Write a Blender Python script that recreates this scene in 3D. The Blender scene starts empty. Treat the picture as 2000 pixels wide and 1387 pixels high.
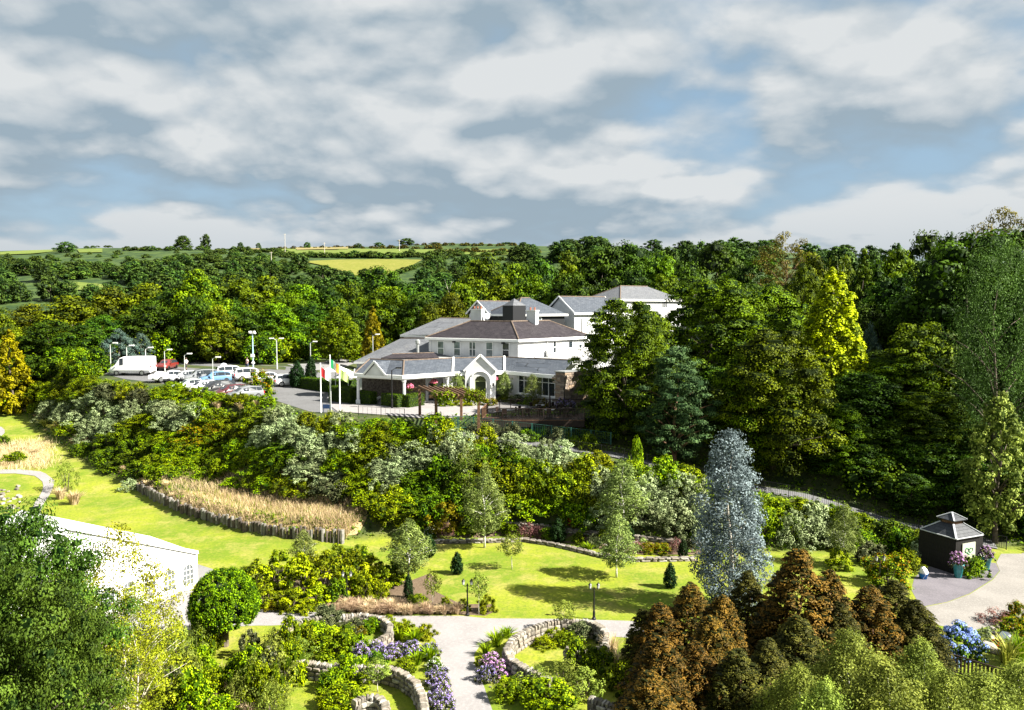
import bpy, bmesh, math, random
import numpy as np
from mathutils import Vector, Matrix
random.seed(7)
R = math.radians
SC = bpy.context.scene
COL = SC.collection

# ---------------------------------------------------------------- camera
FPX, CX, CY, HZ, ZC = 1500.0, 1000.0, 693.5, 600.0, 18.5      # photo pixels, horizon row, camera height over the lawn
PITCH = math.atan((CY - HZ) / FPX)
cam_d = bpy.data.cameras.new('camera')
cam_d.sensor_width = 36.0
cam_d.lens = 36.0 * FPX / 2000.0
cam_d.clip_start, cam_d.clip_end = 0.5, 20000
cam = bpy.data.objects.new('camera', cam_d)
COL.objects.link(cam)
cam.location = (0, 0, ZC)
cam.rotation_euler = (math.pi / 2 - PITCH, 0, 0)
SC.camera = cam

# ---------------------------------------------------------------- light
SUN_EL = R(39)
SUN_AZ = math.atan2(0.96, -0.28)            # clockwise from +Y
SUNV = Vector((math.sin(SUN_AZ) * math.cos(SUN_EL), math.cos(SUN_AZ) * math.cos(SUN_EL), math.sin(SUN_EL)))
sd = bpy.data.lights.new('sun', 'SUN')
sd.energy, sd.angle, sd.color = 5.0, R(0.5), (1.0, 0.95, 0.84)
so = bpy.data.objects.new('sun', sd)
COL.objects.link(so)
so.rotation_euler = (-SUNV).to_track_quat('-Z', 'Y').to_euler()
SC.view_settings.view_transform = 'Standard'
SC.view_settings.look = 'None'
SC.view_settings.exposure = 2.05
SC.view_settings.gamma = 1.0
SC.cycles.max_bounces = 5; SC.cycles.diffuse_bounces = 2; SC.cycles.transmission_bounces = 3

def nd(nt, t, **kw):
    n = nt.nodes.new(t)
    for k, v in kw.items():
        if k.startswith('i_'):
            key = k[2:]
            n.inputs[int(key) if key.isdigit() else key.replace('_', ' ')].default_value = v
        else:
            setattr(n, k, v)
    return n

def math_n(nt, op, a, b=None, c=None, clamp=False):
    n = nt.nodes.new('ShaderNodeMath'); n.operation = op; n.use_clamp = clamp
    for i, v in enumerate((a, b, c)):
        if v is None: continue
        if hasattr(v, 'links'): nt.links.new(v, n.inputs[i])
        else: n.inputs[i].default_value = v
    return n.outputs[0]

def mixc(nt, f, a, b):
    n = nt.nodes.new('ShaderNodeMix'); n.data_type = 'RGBA'
    for s, v in ((n.inputs[0], f), (n.inputs[6], a), (n.inputs[7], b)):
        if hasattr(v, 'links'): nt.links.new(v, s)
        else: s.default_value = v if not isinstance(v, tuple) or len(v) == 4 else (*v, 1)
    return n.outputs[2]

def smooth(nt, v, lo, hi):
    n = nt.nodes.new('ShaderNodeMapRange'); n.interpolation_type = 'SMOOTHSTEP'
    nt.links.new(v, n.inputs[0]); n.inputs[1].default_value = lo; n.inputs[2].default_value = hi
    return n.outputs[0]

W = bpy.data.worlds.new('World'); SC.world = W; W.use_nodes = True
W.cycles.sampling_method = 'MANUAL'; W.cycles.sample_map_resolution = 256
wt = W.node_tree; wt.nodes.clear()
sky = nd(wt, 'ShaderNodeTexSky', sky_type='NISHITA', sun_disc=False, sun_elevation=SUN_EL, sun_rotation=SUN_AZ, air_density=1.0, dust_density=0.6, ozone_density=1.6)
tc = nd(wt, 'ShaderNodeTexCoord')
sep = nd(wt, 'ShaderNodeSeparateXYZ'); wt.links.new(tc.outputs['Generated'], sep.inputs[0])
def cloud_field(dz, seed, scale, detail=8.0, rough=0.50):
    z = math_n(wt, 'ADD', sep.outputs[2], dz)
    den = math_n(wt, 'ADD', math_n(wt, 'MAXIMUM', z, 0.0), 0.30)
    c = nd(wt, 'ShaderNodeCombineXYZ')
    wt.links.new(math_n(wt, 'DIVIDE', sep.outputs[0], den), c.inputs[0])
    wt.links.new(math_n(wt, 'DIVIDE', sep.outputs[1], den), c.inputs[1])
    c.inputs[2].default_value = seed
    n = nd(wt, 'ShaderNodeTexNoise', i_Scale=scale, i_Detail=detail, i_Roughness=rough, i_Distortion=0.1)
    wt.links.new(c.outputs[0], n.inputs['Vector'])
    # billows: warped cells give the rounded heaps
    wv_ = nd(wt, 'ShaderNodeVectorMath', operation='MULTIPLY_ADD'); wv_.inputs[1].default_value = (0.35, 0.35, 0.35)
    wt.links.new(n.outputs['Color'], wv_.inputs[0]); wt.links.new(c.outputs[0], wv_.inputs[2])
    out = n.outputs[0]
    for sc_, am in ((scale * 1.9, 0.20), (scale * 4.6, 0.10)):
        v = nd(wt, 'ShaderNodeTexVoronoi', feature='F1', i_Scale=sc_)
        wt.links.new(wv_.outputs[0], v.inputs['Vector'])
        out = math_n(wt, 'ADD', out, math_n(wt, 'MULTIPLY', math_n(wt, 'SUBTRACT', 0.42, v.outputs['Distance']), am))
    return out
CS, CSEED = 1.8, 3.1
d0 = cloud_field(0.0, CSEED, CS)
d1 = cloud_field(0.055, CSEED, CS)
d2 = cloud_field(0.018, CSEED, CS)
cover = smooth(wt, d0, 0.21, 0.44)
top = math_n(wt, 'ADD', math_n(wt, 'MULTIPLY', math_n(wt, 'SUBTRACT', d0, d1), 3.9), math_n(wt, 'MULTIPLY', math_n(wt, 'SUBTRACT', d0, d2), 3.2))
thick = smooth(wt, d0, 0.50, 0.78)
lit = math_n(wt, 'SUBTRACT', math_n(wt, 'ADD', top, 0.52), math_n(wt, 'MULTIPLY', thick, 0.30), clamp=True)
ccol = mixc(wt, lit, (1.50, 1.93, 2.28), (3.25, 3.38, 3.44))
blue = mixc(wt, 0.78, sky.outputs[0], (1.30, 2.0, 2.62))
hz = smooth(wt, sep.outputs[2], 0.30, 0.02)
blue = mixc(wt, math_n(wt, 'MULTIPLY', hz, 0.55), blue, (1.6, 2.1, 2.55))
ccol = mixc(wt, math_n(wt, 'MULTIPLY', smooth(wt, sep.outputs[2], 0.14, 0.03), 0.45), ccol, (1.65, 2.05, 2.4))
skyc = mixc(wt, cover, blue, ccol)
bg = nd(wt, 'ShaderNodeBackground', i_Strength=0.055)
wt.links.new(skyc, bg.inputs[0])
wo = nd(wt, 'ShaderNodeOutputWorld'); wt.links.new(bg.outputs[0], wo.inputs[0])

# ---------------------------------------------------------------- pixel -> world
def ray(px, py):
    a = (px - CX) / FPX; b = -(py - CY) / FPX
    c, s = math.cos(PITCH), math.sin(PITCH)
    return (a, c + b * s, -s + b * c)
def WZ(px, py, Z):
    d = ray(px, py); t = (Z - ZC) / d[2]
    return (d[0] * t, d[1] * t, Z)
def WY(px, py, Y):
    d = ray(px, py); t = Y / d[1]
    return (d[0] * t, Y, ZC + d[2] * t)

# ---------------------------------------------------------------- terrain heights
def polydist(X, Y, poly, closed=True):
    n = len(poly); d2 = np.full(X.shape, 1e18); ins = np.zeros(X.shape, bool); tb = np.zeros(X.shape); seg = np.zeros(X.shape, int)
    for i in range(n if closed else n - 1):
        ax, ay = poly[i][:2]; bx, by = poly[(i + 1) % n][:2]
        ex, ey = bx - ax, by - ay
        t = np.clip(((X - ax) * ex + (Y - ay) * ey) / (ex * ex + ey * ey + 1e-9), 0, 1)
        q = (X - ax - t * ex) ** 2 + (Y - ay - t * ey) ** 2
        m = q < d2; d2 = np.where(m, q, d2); tb = np.where(m, t, tb); seg = np.where(m, i, seg)
        if closed:
            c = ((ay > Y) != (by > Y)) & (X < ex * (Y - ay) / (ey if abs(ey) > 1e-9 else 1e-9) + ax)
            ins ^= c
    d = np.sqrt(d2)
    if closed: d = np.where(ins, 0, d)
    return d, seg, tb

def zg(Y): return np.maximum(0, (Y - 75) * 0.08)
def hitg(px, py):          # on the garden's own gentle rise
    d = ray(px, py); Y = 0
    t = -ZC / d[2]
    for _ in range(30):
        t = (float(zg(np.array(d[1] * t))) - ZC) / d[2] * 0.5 + t * 0.5
    return (d[0] * t, d[1] * t)
FOOT = [hitg(*p) for p in [(20, 790), (70, 840), (130, 880), (190, 925), (268, 960), (330, 1002), (420, 1035), (540, 1055), (662, 1063), (760, 1054), (850, 1052), (940, 1050), (1080, 1058), (1180, 1078), (1360, 1085), (1480, 1080), (1600, 1078), (1780, 1092), (1960, 1074), (2080, 1066)]]
GARDEN = FOOT + [(120, 45), (160, -60), (-260, -60), (-260, 150), (-110, 150)]
CREST = [WZ(*p)[:2] for p in [(215, 742, 9.0), (330, 757, 8.6), (420, 775, 8.4), (520, 785, 8), (600, 812, 8), (760, 822, 8)]]
PLAT = [(-92, 150), (-80, 128), (-64, 112)] + CREST + [(-7, 71.5), (-5, 74), (7, 76), (18, 77), (32, 74), (50, 70), (80, 66), (130, 60), (240, 160), (100, 165), (0, 165), (-60, 165)]
PATHC = [(-7.5, 70.5, 7.6), (-4.8, 68.8, 7.0), (2, 68.4, 6.2), (9.2, 68, 5.3), (17.8, 66.2, 3.3), (25, 65.4, 2.2), (31, 61.4, 0.9), (37.5, 58.6, 0.1)]
FLINE = [hitg(*p) for p in [(266, 955), (300, 980), (350, 1005), (420, 1028), (480, 1042), (540, 1052), (600, 1058), (668, 1062)]]
TERR = [(x + 1.2, y + 2.6, 1.35) for x, y in FLINE[1:-1]]

def _n(X, Y, s, k=0.0):
    return np.sin(X / s + 1.3 + k) * np.cos(Y / s * 1.13 + 0.7 - k) + 0.5 * np.sin((X + Y) / s * 1.7 + 2.1 * k)

def zfun(X, Y):
    X = np.asarray(X, float); Y = np.asarray(Y, float)
    dg, _, _ = polydist(X, Y, GARDEN)
    dp, _, _ = polydist(X, Y, PLAT)
    dq, sg, tb = polydist(X, Y, PATHC, False)
    pz = np.array([p[2] for p in PATHC]); zq = pz[sg] * (1 - tb) + pz[np.minimum(sg + 1, len(pz) - 1)] * tb
    dt, _, _ = polydist(X, Y, TERR, False)
    dq = np.maximum(dq - 1.5, 0); dt = np.maximum(dt - 1.6, 0)
    zp = 8 + np.clip((Y - 88) * 0.06, 0, 1.6) * np.clip((-18 - X) / 10, 0, 1)
    w = lambda d, p=1.6: 1 / (d + 0.02) ** p
    wg, wp, wq, wt_ = w(dg), w(dp), w(dq), w(dt) * 0.6
    z = (wg * zg(Y) + wp * zp + wq * zq + wt_ * 1.35) / (wg + wp + wq + wt_)
    # country beyond
    hp_y = np.array([0, 140, 165, 200, 240, 290, 350, 420, 470, 560, 800, 1600, 4000, 9000])
    hp_z = np.array([0, 0, -1, 0.5, 8, 17, 29, 41, 45.5, 46, 40, 25, 10, 0])
    tilt = np.clip(-X / 400, -0.5, 0.6)
    hill = np.interp(Y + 25 * tilt + 12 * _n(X, Y, 90.0), hp_y, hp_z) * (1 - 0.10 * np.clip(X / 200, 0, 1)) 
    hill = hill + np.clip((Y - 180) / 100, 0, 1) * (1.4 * _n(X, Y, 60.0, 1.0) + 0.6 * _n(X, Y, 23.0, 2.0))
    far = np.clip((Y - 150) / 60, 0, 1)
    side = np.clip((np.abs(X) - 150) / 150, 0, 1)
    base = np.where(Y > 140, 9.0, z)
    base = z * (1 - far) + 9.0 * far
    z = base * (1 - side * 0.3) + hill
    return z
def ground(x, y): return float(zfun(np.array([x]), np.array([y]))[0])
_T = np.concatenate([np.arange(15, 160, 0.4), np.arange(160, 700, 2.0)])
def hit(px, py):
    d = ray(px, py)
    x, y, z = d[0] * _T, d[1] * _T, ZC + d[2] * _T
    g = zfun(x, y); m = np.nonzero(z < g)[0]
    if len(m) == 0: i = len(_T) - 1; return (x[i], y[i], g[i])
    i = max(m[0], 1); a0 = z[i - 1] - g[i - 1]; a1 = z[i] - g[i]; f = a0 / (a0 - a1)
    t = _T[i - 1] + f * (_T[i] - _T[i - 1])
    return (d[0] * t, d[1] * t, ZC + d[2] * t)

# ---------------------------------------------------------------- materials
MATS = {}
def new_mat(name):
    m = bpy.data.materials.new(name); m.use_nodes = True
    nt = m.node_tree; b = nt.nodes['Principled BSDF']
    b.inputs['Specular IOR Level'].default_value = 0.25
    return m, nt, b
def mat(name, col, rough=0.7, metal=0.0, var=0.12, scale=3.0, bump=0.0, spec=0.25, coat=0.0):
    if name in MATS: return MATS[name]
    m, nt, b = new_mat(name)
    t = nd(nt, 'ShaderNodeTexCoord')
    n = nd(nt, 'ShaderNodeTexNoise', i_Scale=scale, i_Detail=6.0, i_Roughness=0.6)
    nt.links.new(t.outputs['Object'], n.inputs['Vector'])
    lo = tuple(c * (1 - var) for c in col); hi = tuple(min(1, c * (1 + var)) for c in col)
    nt.links.new(mixc(nt, smooth(nt, n.outputs[0], 0.3, 0.7), lo, hi), b.inputs['Base Color'])
    b.inputs['Roughness'].default_value = rough; b.inputs['Metallic'].default_value = metal
    b.inputs['Specular IOR Level'].default_value = spec; b.inputs['Coat Weight'].default_value = coat
    if bump:
        bp = nd(nt, 'ShaderNodeBump', i_Strength=bump, i_Distance=0.03)
        nt.links.new(n.outputs[0], bp.inputs['Height']); nt.links.new(bp.outputs[0], b.inputs['Normal'])
    MATS[name] = m
    return m
def leafmat(name, lo, hi, trans=0.2, rough=0.5, jit=0.22):
    if name in MATS: return MATS[name]
    m, nt, b = new_mat(name)
    if not name.startswith('flower'): lo = tuple(x * 0.46 for x in lo); hi = tuple(x * (1.22 if 'shrub' in name or name in ('leaf_silver', 'leaf_yellowgreen', 'leaf_grey', 'leaf_mahonia', 'leaf_lime', 'leaf_light_ash', 'leaf_rust', 'leaf_topiary') else 0.80 if name == 'leaf_gold' else 0.92) for x in hi)
    a = nd(nt, 'ShaderNodeAttribute', attribute_name='var')
    oi = nd(nt, 'ShaderNodeObjectInfo')
    c = mixc(nt, a.outputs['Fac'], lo, hi)
    hs = nd(nt, 'ShaderNodeHueSaturation')
    hj = 0.012 if 'rust' in name else 0.03
    nt.links.new(math_n(nt, 'ADD', math_n(nt, 'MULTIPLY', oi.outputs['Random'], hj), 0.502 - hj * 0.45), hs.inputs['Hue'])
    nt.links.new(math_n(nt, 'ADD', math_n(nt, 'MULTIPLY', oi.outputs['Random'], jit * 2), 1 - jit), hs.inputs['Value'])
    hs.inputs['Saturation'].default_value = 1.0 if any(q in name for q in ('euc', 'silver', 'straw', 'flower', 'grey')) else 1.1
    nt.links.new(c, hs.inputs['Color'])
    nt.links.new(hs.outputs[0], b.inputs['Base Color'])
    b.inputs['Roughness'].default_value = 0.65; b.inputs['Specular IOR Level'].default_value = 0.12
    tr = nd(nt, 'ShaderNodeBsdfTranslucent'); nt.links.new(hs.outputs[0], tr.inputs[0])
    mx = nd(nt, 'ShaderNodeMixShader'); mx.inputs[0].default_value = trans
    out = nt.nodes['Material Output']
    nt.links.new(b.outputs[0], mx.inputs[1]); nt.links.new(tr.outputs[0], mx.inputs[2]); nt.links.new(mx.outputs[0], out.inputs[0])
    MATS[name] = m
    return m
def ground_mat(name, cols, scales=(0.6, 6.0), rough=0.9, bump=0.3, bscale=30.0, dist=0.03):
    if name in MATS: return MATS[name]
    m, nt, b = new_mat(name)
    g = nd(nt, 'ShaderNodeNewGeometry')
    n1 = nd(nt, 'ShaderNodeTexNoise', i_Scale=scales[0], i_Detail=5.0, i_Roughness=0.6); nt.links.new(g.outputs['Position'], n1.inputs['Vector'])
    n2 = nd(nt, 'ShaderNodeTexNoise', i_Scale=scales[1], i_Detail=6.0, i_Roughness=0.7); nt.links.new(g.outputs['Position'], n2.inputs['Vector'])
    n3 = nd(nt, 'ShaderNodeTexNoise', i_Scale=bscale, i_Detail=3.0); nt.links.new(g.outputs['Position'], n3.inputs['Vector'])
    cols = [tuple(x * 0.74 for x in c_) for c_ in cols]
    c = mixc(nt, smooth(nt, n1.outputs[0], 0.36, 0.64), cols[0], cols[1])
    c = mixc(nt, smooth(nt, n2.outputs[0], 0.45, 0.72), c, cols[2])
    c2 = mixc(nt, smooth(nt, n3.outputs[0], 0.3, 0.75), tuple(x * 0.72 for x in cols[0]), cols[2])
    c = mixc(nt, 0.3, c, c2)
    nt.links.new(c, b.inputs['Base Color']); b.inputs['Roughness'].default_value = rough
    bp = nd(nt, 'ShaderNodeBump', i_Strength=bump, i_Distance=dist)
    nt.links.new(n3.outputs[0], bp.inputs['Height']); nt.links.new(bp.outputs[0], b.inputs['Normal'])
    MATS[name] = m
    return m

# ---------------------------------------------------------------- mesh helpers
def link(o, parent=None):
    COL.objects.link(o)
    if parent is not None: o.parent = parent
    return o
def tag(o, label, cat, group=None):
    o['label'] = label; o['category'] = cat
    if group: o['group'] = group
    return o
def thing(name, label, cat, loc=(0, 0, 0), rz=0.0, group=None):
    o = bpy.data.objects.new(name, None); o.empty_display_size = 0.3
    link(o); o.location = loc; o.rotation_euler = (0, 0, rz)
    return tag(o, label, cat, group)
class MB:
    def __init__(s): s.v = []; s.f = []; s.uv = {}
    def face(s, pts, uv=None):
        i = len(s.v); s.v += [tuple(p) for p in pts]; s.f.append(tuple(range(i, i + len(pts))))
        if uv: s.uv[len(s.f) - 1] = uv
        return s
    def box(s, c, d, rz=0.0, taper=1.0):
        cx, cy, cz = c; dx, dy, dz = d[0] / 2, d[1] / 2, d[2] / 2
        ca, sa = math.cos(rz), math.sin(rz); i = len(s.v)
        for zz, k in ((-dz, 1.0), (dz, taper)):
            for xx, yy in ((-dx, -dy), (dx, -dy), (dx, dy), (-dx, dy)):
                xx *= k; yy *= k
                s.v.append((cx + xx * ca - yy * sa, cy + xx * sa + yy * ca, cz + zz))
        s.f += [tuple(i + k for k in q) for q in ((3, 2, 1, 0), (4, 5, 6, 7), (0, 1, 5, 4), (1, 2, 6, 5), (2, 3, 7, 6), (3, 0, 4, 7))]
        return s
    def bar(s, a, b, w, h):
        a = Vector(a); b = Vector(b); d = (b - a).normalized()
        up = Vector((0, 0, 1)) if abs(d.z) < 0.95 else Vector((0, 1, 0))
        r = d.cross(up).normalized(); u = r.cross(d); i = len(s.v)
        for p in (a, b):
            for k, l in ((-1, -1), (1, -1), (1, 1), (-1, 1)): s.v.append(tuple(p + r * (k * w / 2) + u * (l * h / 2)))
        s.f += [tuple(i + k for k in q) for q in ((0, 1, 2, 3), (7, 6, 5, 4), (0, 4, 5, 1), (1, 5, 6, 2), (2, 6, 7, 3), (3, 7, 4, 0))]
        return s
    def tube(s, pts, rad, n=6, cap=True):
        i0 = len(s.v); m = len(pts)
        if not hasattr(rad, '__len__'): rad = [rad] * m
        for k in range(m):
            p = Vector(pts[k]); d = (Vector(pts[min(k + 1, m - 1)]) - Vector(pts[max(k - 1, 0)]))
            d = d.normalized() if d.length > 1e-9 else Vector((0, 0, 1))
            up = Vector((0, 0, 1)) if abs(d.z) < 0.9 else Vector((1, 0, 0))
            r = d.cross(up).normalized(); u = r.cross(d)
            for j in range(n):
                a = 2 * math.pi * j / n
                s.v.append(tuple(p + (r * math.cos(a) + u * math.sin(a)) * rad[k]))
        for k in range(m - 1):
            for j in range(n):
                a = i0 + k * n + j; b = i0 + k * n + (j + 1) % n
                s.f.append((a, b, b + n, a + n))
        if cap:
            s.f.append(tuple(i0 + j for j in range(n))[::-1]); s.f.append(tuple(i0 + (m - 1) * n + j for j in range(n)))
        return s
    def lathe(s, prof, n=12, c=(0, 0, 0), sq=False):
        i0 = len(s.v)
        for r, z in prof:
            for j in range(n):
                a = 2 * math.pi * (j + 0.5) / n
                s.v.append((c[0] + r * math.cos(a), c[1] + r * math.sin(a), c[2] + z))
        for k in range(len(prof) - 1):
            for j in range(n):
                a = i0 + k * n + j; b = i0 + k * n + (j + 1) % n
                s.f.append((a, b, b + n, a + n))
        s.f.append(tuple(i0 + j for j in range(n))[::-1]); s.f.append(tuple(i0 + (len(prof) - 1) * n + j for j in range(n)))
        return s
    def prism(s, poly, z0, z1):
        i = len(s.v); n = len(poly)
        ar = sum(poly[k][0] * poly[(k + 1) % n][1] - poly[(k + 1) % n][0] * poly[k][1] for k in range(n))
        if ar < 0: poly = poly[::-1]
        s.v += [(p[0], p[1], z0) for p in poly] + [(p[0], p[1], z1) for p in poly]
        s.f.append(tuple(i + k for k in range(n))[::-1]); s.f.append(tuple(i + n + k for k in range(n)))
        for k in range(n):
            l = (k + 1) % n; s.f.append((i + k, i + l, i + n + l, i + n + k))
        return s
    def slab(s, pts, th=0.12):
        # thick roof plane; uv in metres, u along the first edge
        P = [Vector(p) for p in pts]; n = (P[1] - P[0]).cross(P[-1] - P[0]).normalized()
        if n.z < 0: P = P[::-1]; n = -n
        u = Vector((n.y, -n.x, 0)); u = u.normalized() if u.length > 1e-6 else Vector((1, 0, 0)); v = n.cross(u)
        o = P[0]; i = len(s.v); k = len(P)
        s.v += [tuple(p) for p in P] + [tuple(p - n * th) for p in P]
        s.uv[len(s.f)] = [((p - o).dot(u), (p - o).dot(v)) for p in P]
        s.f.append(tuple(range(i, i + k))); s.f.append(tuple(range(i + k, i + 2 * k))[::-1])
        for a in range(k):
            b = (a + 1) % k; s.f.append((i + a, i + k + a, i + k + b, i + b))
        return s
    def mesh(s, name, m=None, sm=False):
        me = bpy.data.meshes.new(name); me.from_pydata(s.v, [], s.f)
        if s.uv:
            ul = me.uv_layers.new(name='UVMap')
            for fi, uvs in s.uv.items():
                for li, q in zip(me.polygons[fi].loop_indices, uvs): ul.data[li].uv = q
        if m is not None: me.materials.append(m)
        if sm: me.shade_smooth()
        me.update()
        return me
    def build(s, name, m, parent=None, sm=False):
        return link(bpy.data.objects.new(name, s.mesh(name, m, sm)), parent)
def obj(name, me, parent=None, loc=None, rot=None, scale=None):
    o = bpy.data.objects.new(name, me)
    if loc is not None: o.location = loc
    if rot is not None: o.rotation_euler = rot
    if scale is not None: o.scale = scale if hasattr(scale, '__len__') else (scale,) * 3
    return link(o, parent)

# ---------------------------------------------------------------- terrain sheet
def axis(core0, core1, step, lo, hi, g=1.16):
    a = list(np.arange(core0, core1 + 1e-6, step))
    s = step
    while a[-1] < hi: s *= g; a.append(a[-1] + s)
    s = step; b = []; x = core0
    while x > lo: s *= g; x -= s; b.append(x)
    return np.array(b[::-1] + a)
gx = axis(-112, 62, 0.9, -5000, 5000); gy = axis(16, 128, 0.9, -60, 9000, 1.06)
GX, GY = np.meshgrid(gx, gy); GZ = zfun(GX, GY)
nx, ny = len(gx), len(gy)
verts = np.stack([GX.ravel(), GY.ravel(), GZ.ravel()], 1)
ii = (np.arange(ny - 1)[:, None] * nx + np.arange(nx - 1)[None, :]).ravel()
faces = np.stack([ii, ii + 1, ii + 1 + nx, ii + nx], 1)
tm = bpy.data.meshes.new('ground')
tm.from_pydata(verts.tolist(), [], faces.tolist()); tm.shade_smooth()
dgar, _, _ = polydist(GX, GY, GARDEN); dpl, _, _ = polydist(GX, GY, PLAT)
lawn = np.clip(1 - dgar / 0.7, 0, 1)
at = tm.attributes.new('lawn', 'FLOAT', 'POINT'); at.data.foreach_set('value', lawn.ravel())
gm, nt, b = new_mat('ground_cover')
geo = nd(nt, 'ShaderNodeNewGeometry')
def gn(scale, detail=5.0, rough=0.6):
    n = nd(nt, 'ShaderNodeTexNoise', i_Scale=scale, i_Detail=detail, i_Roughness=rough)
    nt.links.new(geo.outputs['Position'], n.inputs['Vector']); return n.outputs[0]
la = nd(nt, 'ShaderNodeAttribute', attribute_name='lawn')
lc = mixc(nt, smooth(nt, gn(0.16), 0.38, 0.62), (0.112, 0.165, 0.006), (0.205, 0.228, 0.012))
lc = mixc(nt, math_n(nt, 'MULTIPLY', smooth(nt, gn(0.42, 7.0, 0.7), 0.48, 0.66), 0.8), lc, (0.27, 0.235, 0.06))
lc = mixc(nt, math_n(nt, 'MULTIPLY', smooth(nt, gn(1.6, 6.0, 0.78), 0.47, 0.68), 0.7), lc, (0.235, 0.215, 0.04))
lc = mixc(nt, math_n(nt, 'MULTIPLY', smooth(nt, gn(4.5, 5.0, 0.8), 0.42, 0.66), 0.62), lc, (0.055, 0.105, 0.006))
bc = mixc(nt, smooth(nt, gn(0.5), 0.35, 0.65), (0.022, 0.040, 0.010), (0.062, 0.070, 0.020))
hc = mixc(nt, smooth(nt, gn(0.12, 8.0, 0.75), 0.4, 0.6), (0.014, 0.034, 0.008), (0.045, 0.075, 0.014))
sp = nd(nt, 'ShaderNodeSeparateXYZ'); nt.links.new(geo.outputs['Position'], sp.inputs[0])
bc = mixc(nt, smooth(nt, sp.outputs[1], 150, 190), bc, hc)
gc = mixc(nt, la.outputs['Fac'], bc, lc)
nt.links.new(gc, b.inputs['Base Color']); b.inputs['Roughness'].default_value = 0.9
bp = nd(nt, 'ShaderNodeBump', i_Strength=0.5, i_Distance=0.05); nt.links.new(gn(14.0, 4.0, 0.7), bp.inputs['Height']); nt.links.new(bp.outputs[0], b.inputs['Normal'])
tm.materials.append(gm)
terr = link(bpy.data.objects.new('ground', tm)); terr['kind'] = 'structure'

def resample(pl, n):
    pl = np.array(pl, float); s = np.r_[0, np.cumsum(np.hypot(*np.diff(pl[:, :2], axis=0).T))]
    t = np.linspace(0, s[-1], n)
    return np.stack([np.interp(t, s, pl[:, k]) for k in range(pl.shape[1])], 1)
def drape(name, A, Bp, n, m, dz, material, pixels=True, zlock=None):
    """sheet between two polylines, laid on the ground"""
    A = resample(A, n); Bp = resample(Bp, n); V = []; F = []
    for j in range(m + 1):
        f = j / m
        for i in range(n):
            q = A[i] * (1 - f) + Bp[i] * f
            if pixels:
                p = WZ(q[0], q[1], zlock) if zlock is not None else hit(q[0], q[1])
            else:
                p = (q[0], q[1], ground(q[0], q[1]))
            V.append((p[0], p[1], p[2] + dz))
    for j in range(m):
        for i in range(n - 1):
            a = j * n + i; F.append((a, a + 1, a + 1 + n, a + n))
    me = bpy.data.meshes.new(name); me.from_pydata(V, [], F); me.materials.append(material)
    bm = bmesh.new(); bm.from_mesh(me); bmesh.ops.recalc_face_normals(bm, faces=bm.faces)
    if sum(f.normal.z for f in bm.faces) < 0: bmesh.ops.reverse_faces(bm, faces=bm.faces)
    bm.to_mesh(me); bm.free(); me.shade_smooth()
    o = link(bpy.data.objects.new(name, me)); o['kind'] = 'structure'
    return o
def flat_sheet(name, pxs, z, material, Z0=0.0):
    pts = [WZ(x, y, Z0) for x, y in pxs]
    mb = MB(); mb.face([(p[0], p[1], Z0 + z) for p in pts])
    me = mb.mesh(name, material)
    bm = bmesh.new(); bm.from_mesh(me); bmesh.ops.triangulate(bm, faces=bm.faces)
    for f in bm.faces:
        if f.normal.z < 0: f.normal_flip()
    bm.to_mesh(me); bm.free()
    o = link(bpy.data.objects.new(name, me)); o['kind'] = 'structure'
    return o

# ================================================================ setting: fields, paths, roads
gravel = ground_mat('gravel_pale', [(0.265, 0.25, 0.25), (0.32, 0.30, 0.30), (0.38, 0.36, 0.36)], (0.5, 5.0), bump=0.35, bscale=45.0)
asphalt = ground_mat('asphalt', [(0.12, 0.12, 0.125), (0.155, 0.155, 0.165), (0.20, 0.20, 0.20)], (0.3, 4.0), bump=0.25, bscale=40.0)
pave = ground_mat('paving', [(0.20, 0.20, 0.205), (0.25, 0.245, 0.245), (0.31, 0.30, 0.295)], (0.4, 3.0), bump=0.25, bscale=25.0)
purple_gravel = ground_mat('slate_gravel', [(0.13, 0.12, 0.14), (0.18, 0.165, 0.19), (0.25, 0.23, 0.25)], (0.8, 9.0), bump=0.6, bscale=30.0)
setts = ground_mat('stone_setts', [(0.22, 0.205, 0.19), (0.29, 0.27, 0.25), (0.36, 0.34, 0.32)], (0.5, 7.0), bump=0.5, bscale=16.0)
soil = ground_mat('soil', [(0.10, 0.065, 0.04), (0.16, 0.11, 0.07), (0.24, 0.18, 0.12)], (0.8, 6.0), bump=0.6, bscale=14.0, dist=0.08)
strawg = ground_mat('dry_grass', [(0.34, 0.23, 0.10), (0.48, 0.34, 0.16), (0.60, 0.45, 0.24)], (0.5, 4.0), bump=0.6, bscale=12.0, dist=0.1)
field_y = ground_mat('field_grass_yellow', [(0.14, 0.16, 0.018), (0.19, 0.20, 0.025), (0.25, 0.23, 0.05)], (0.02, 0.3), bump=0.2, bscale=1.0)
field_g = ground_mat('field_grass', [(0.11, 0.17, 0.022), (0.15, 0.20, 0.030), (0.20, 0.22, 0.045)], (0.02, 0.3), bump=0.2, bscale=1.0)
field_s = ground_mat('field_straw', [(0.27, 0.22, 0.09), (0.33, 0.27, 0.12), (0.22, 0.20, 0.06)], (0.03, 0.3), bump=0.2, bscale=1.0)

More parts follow.
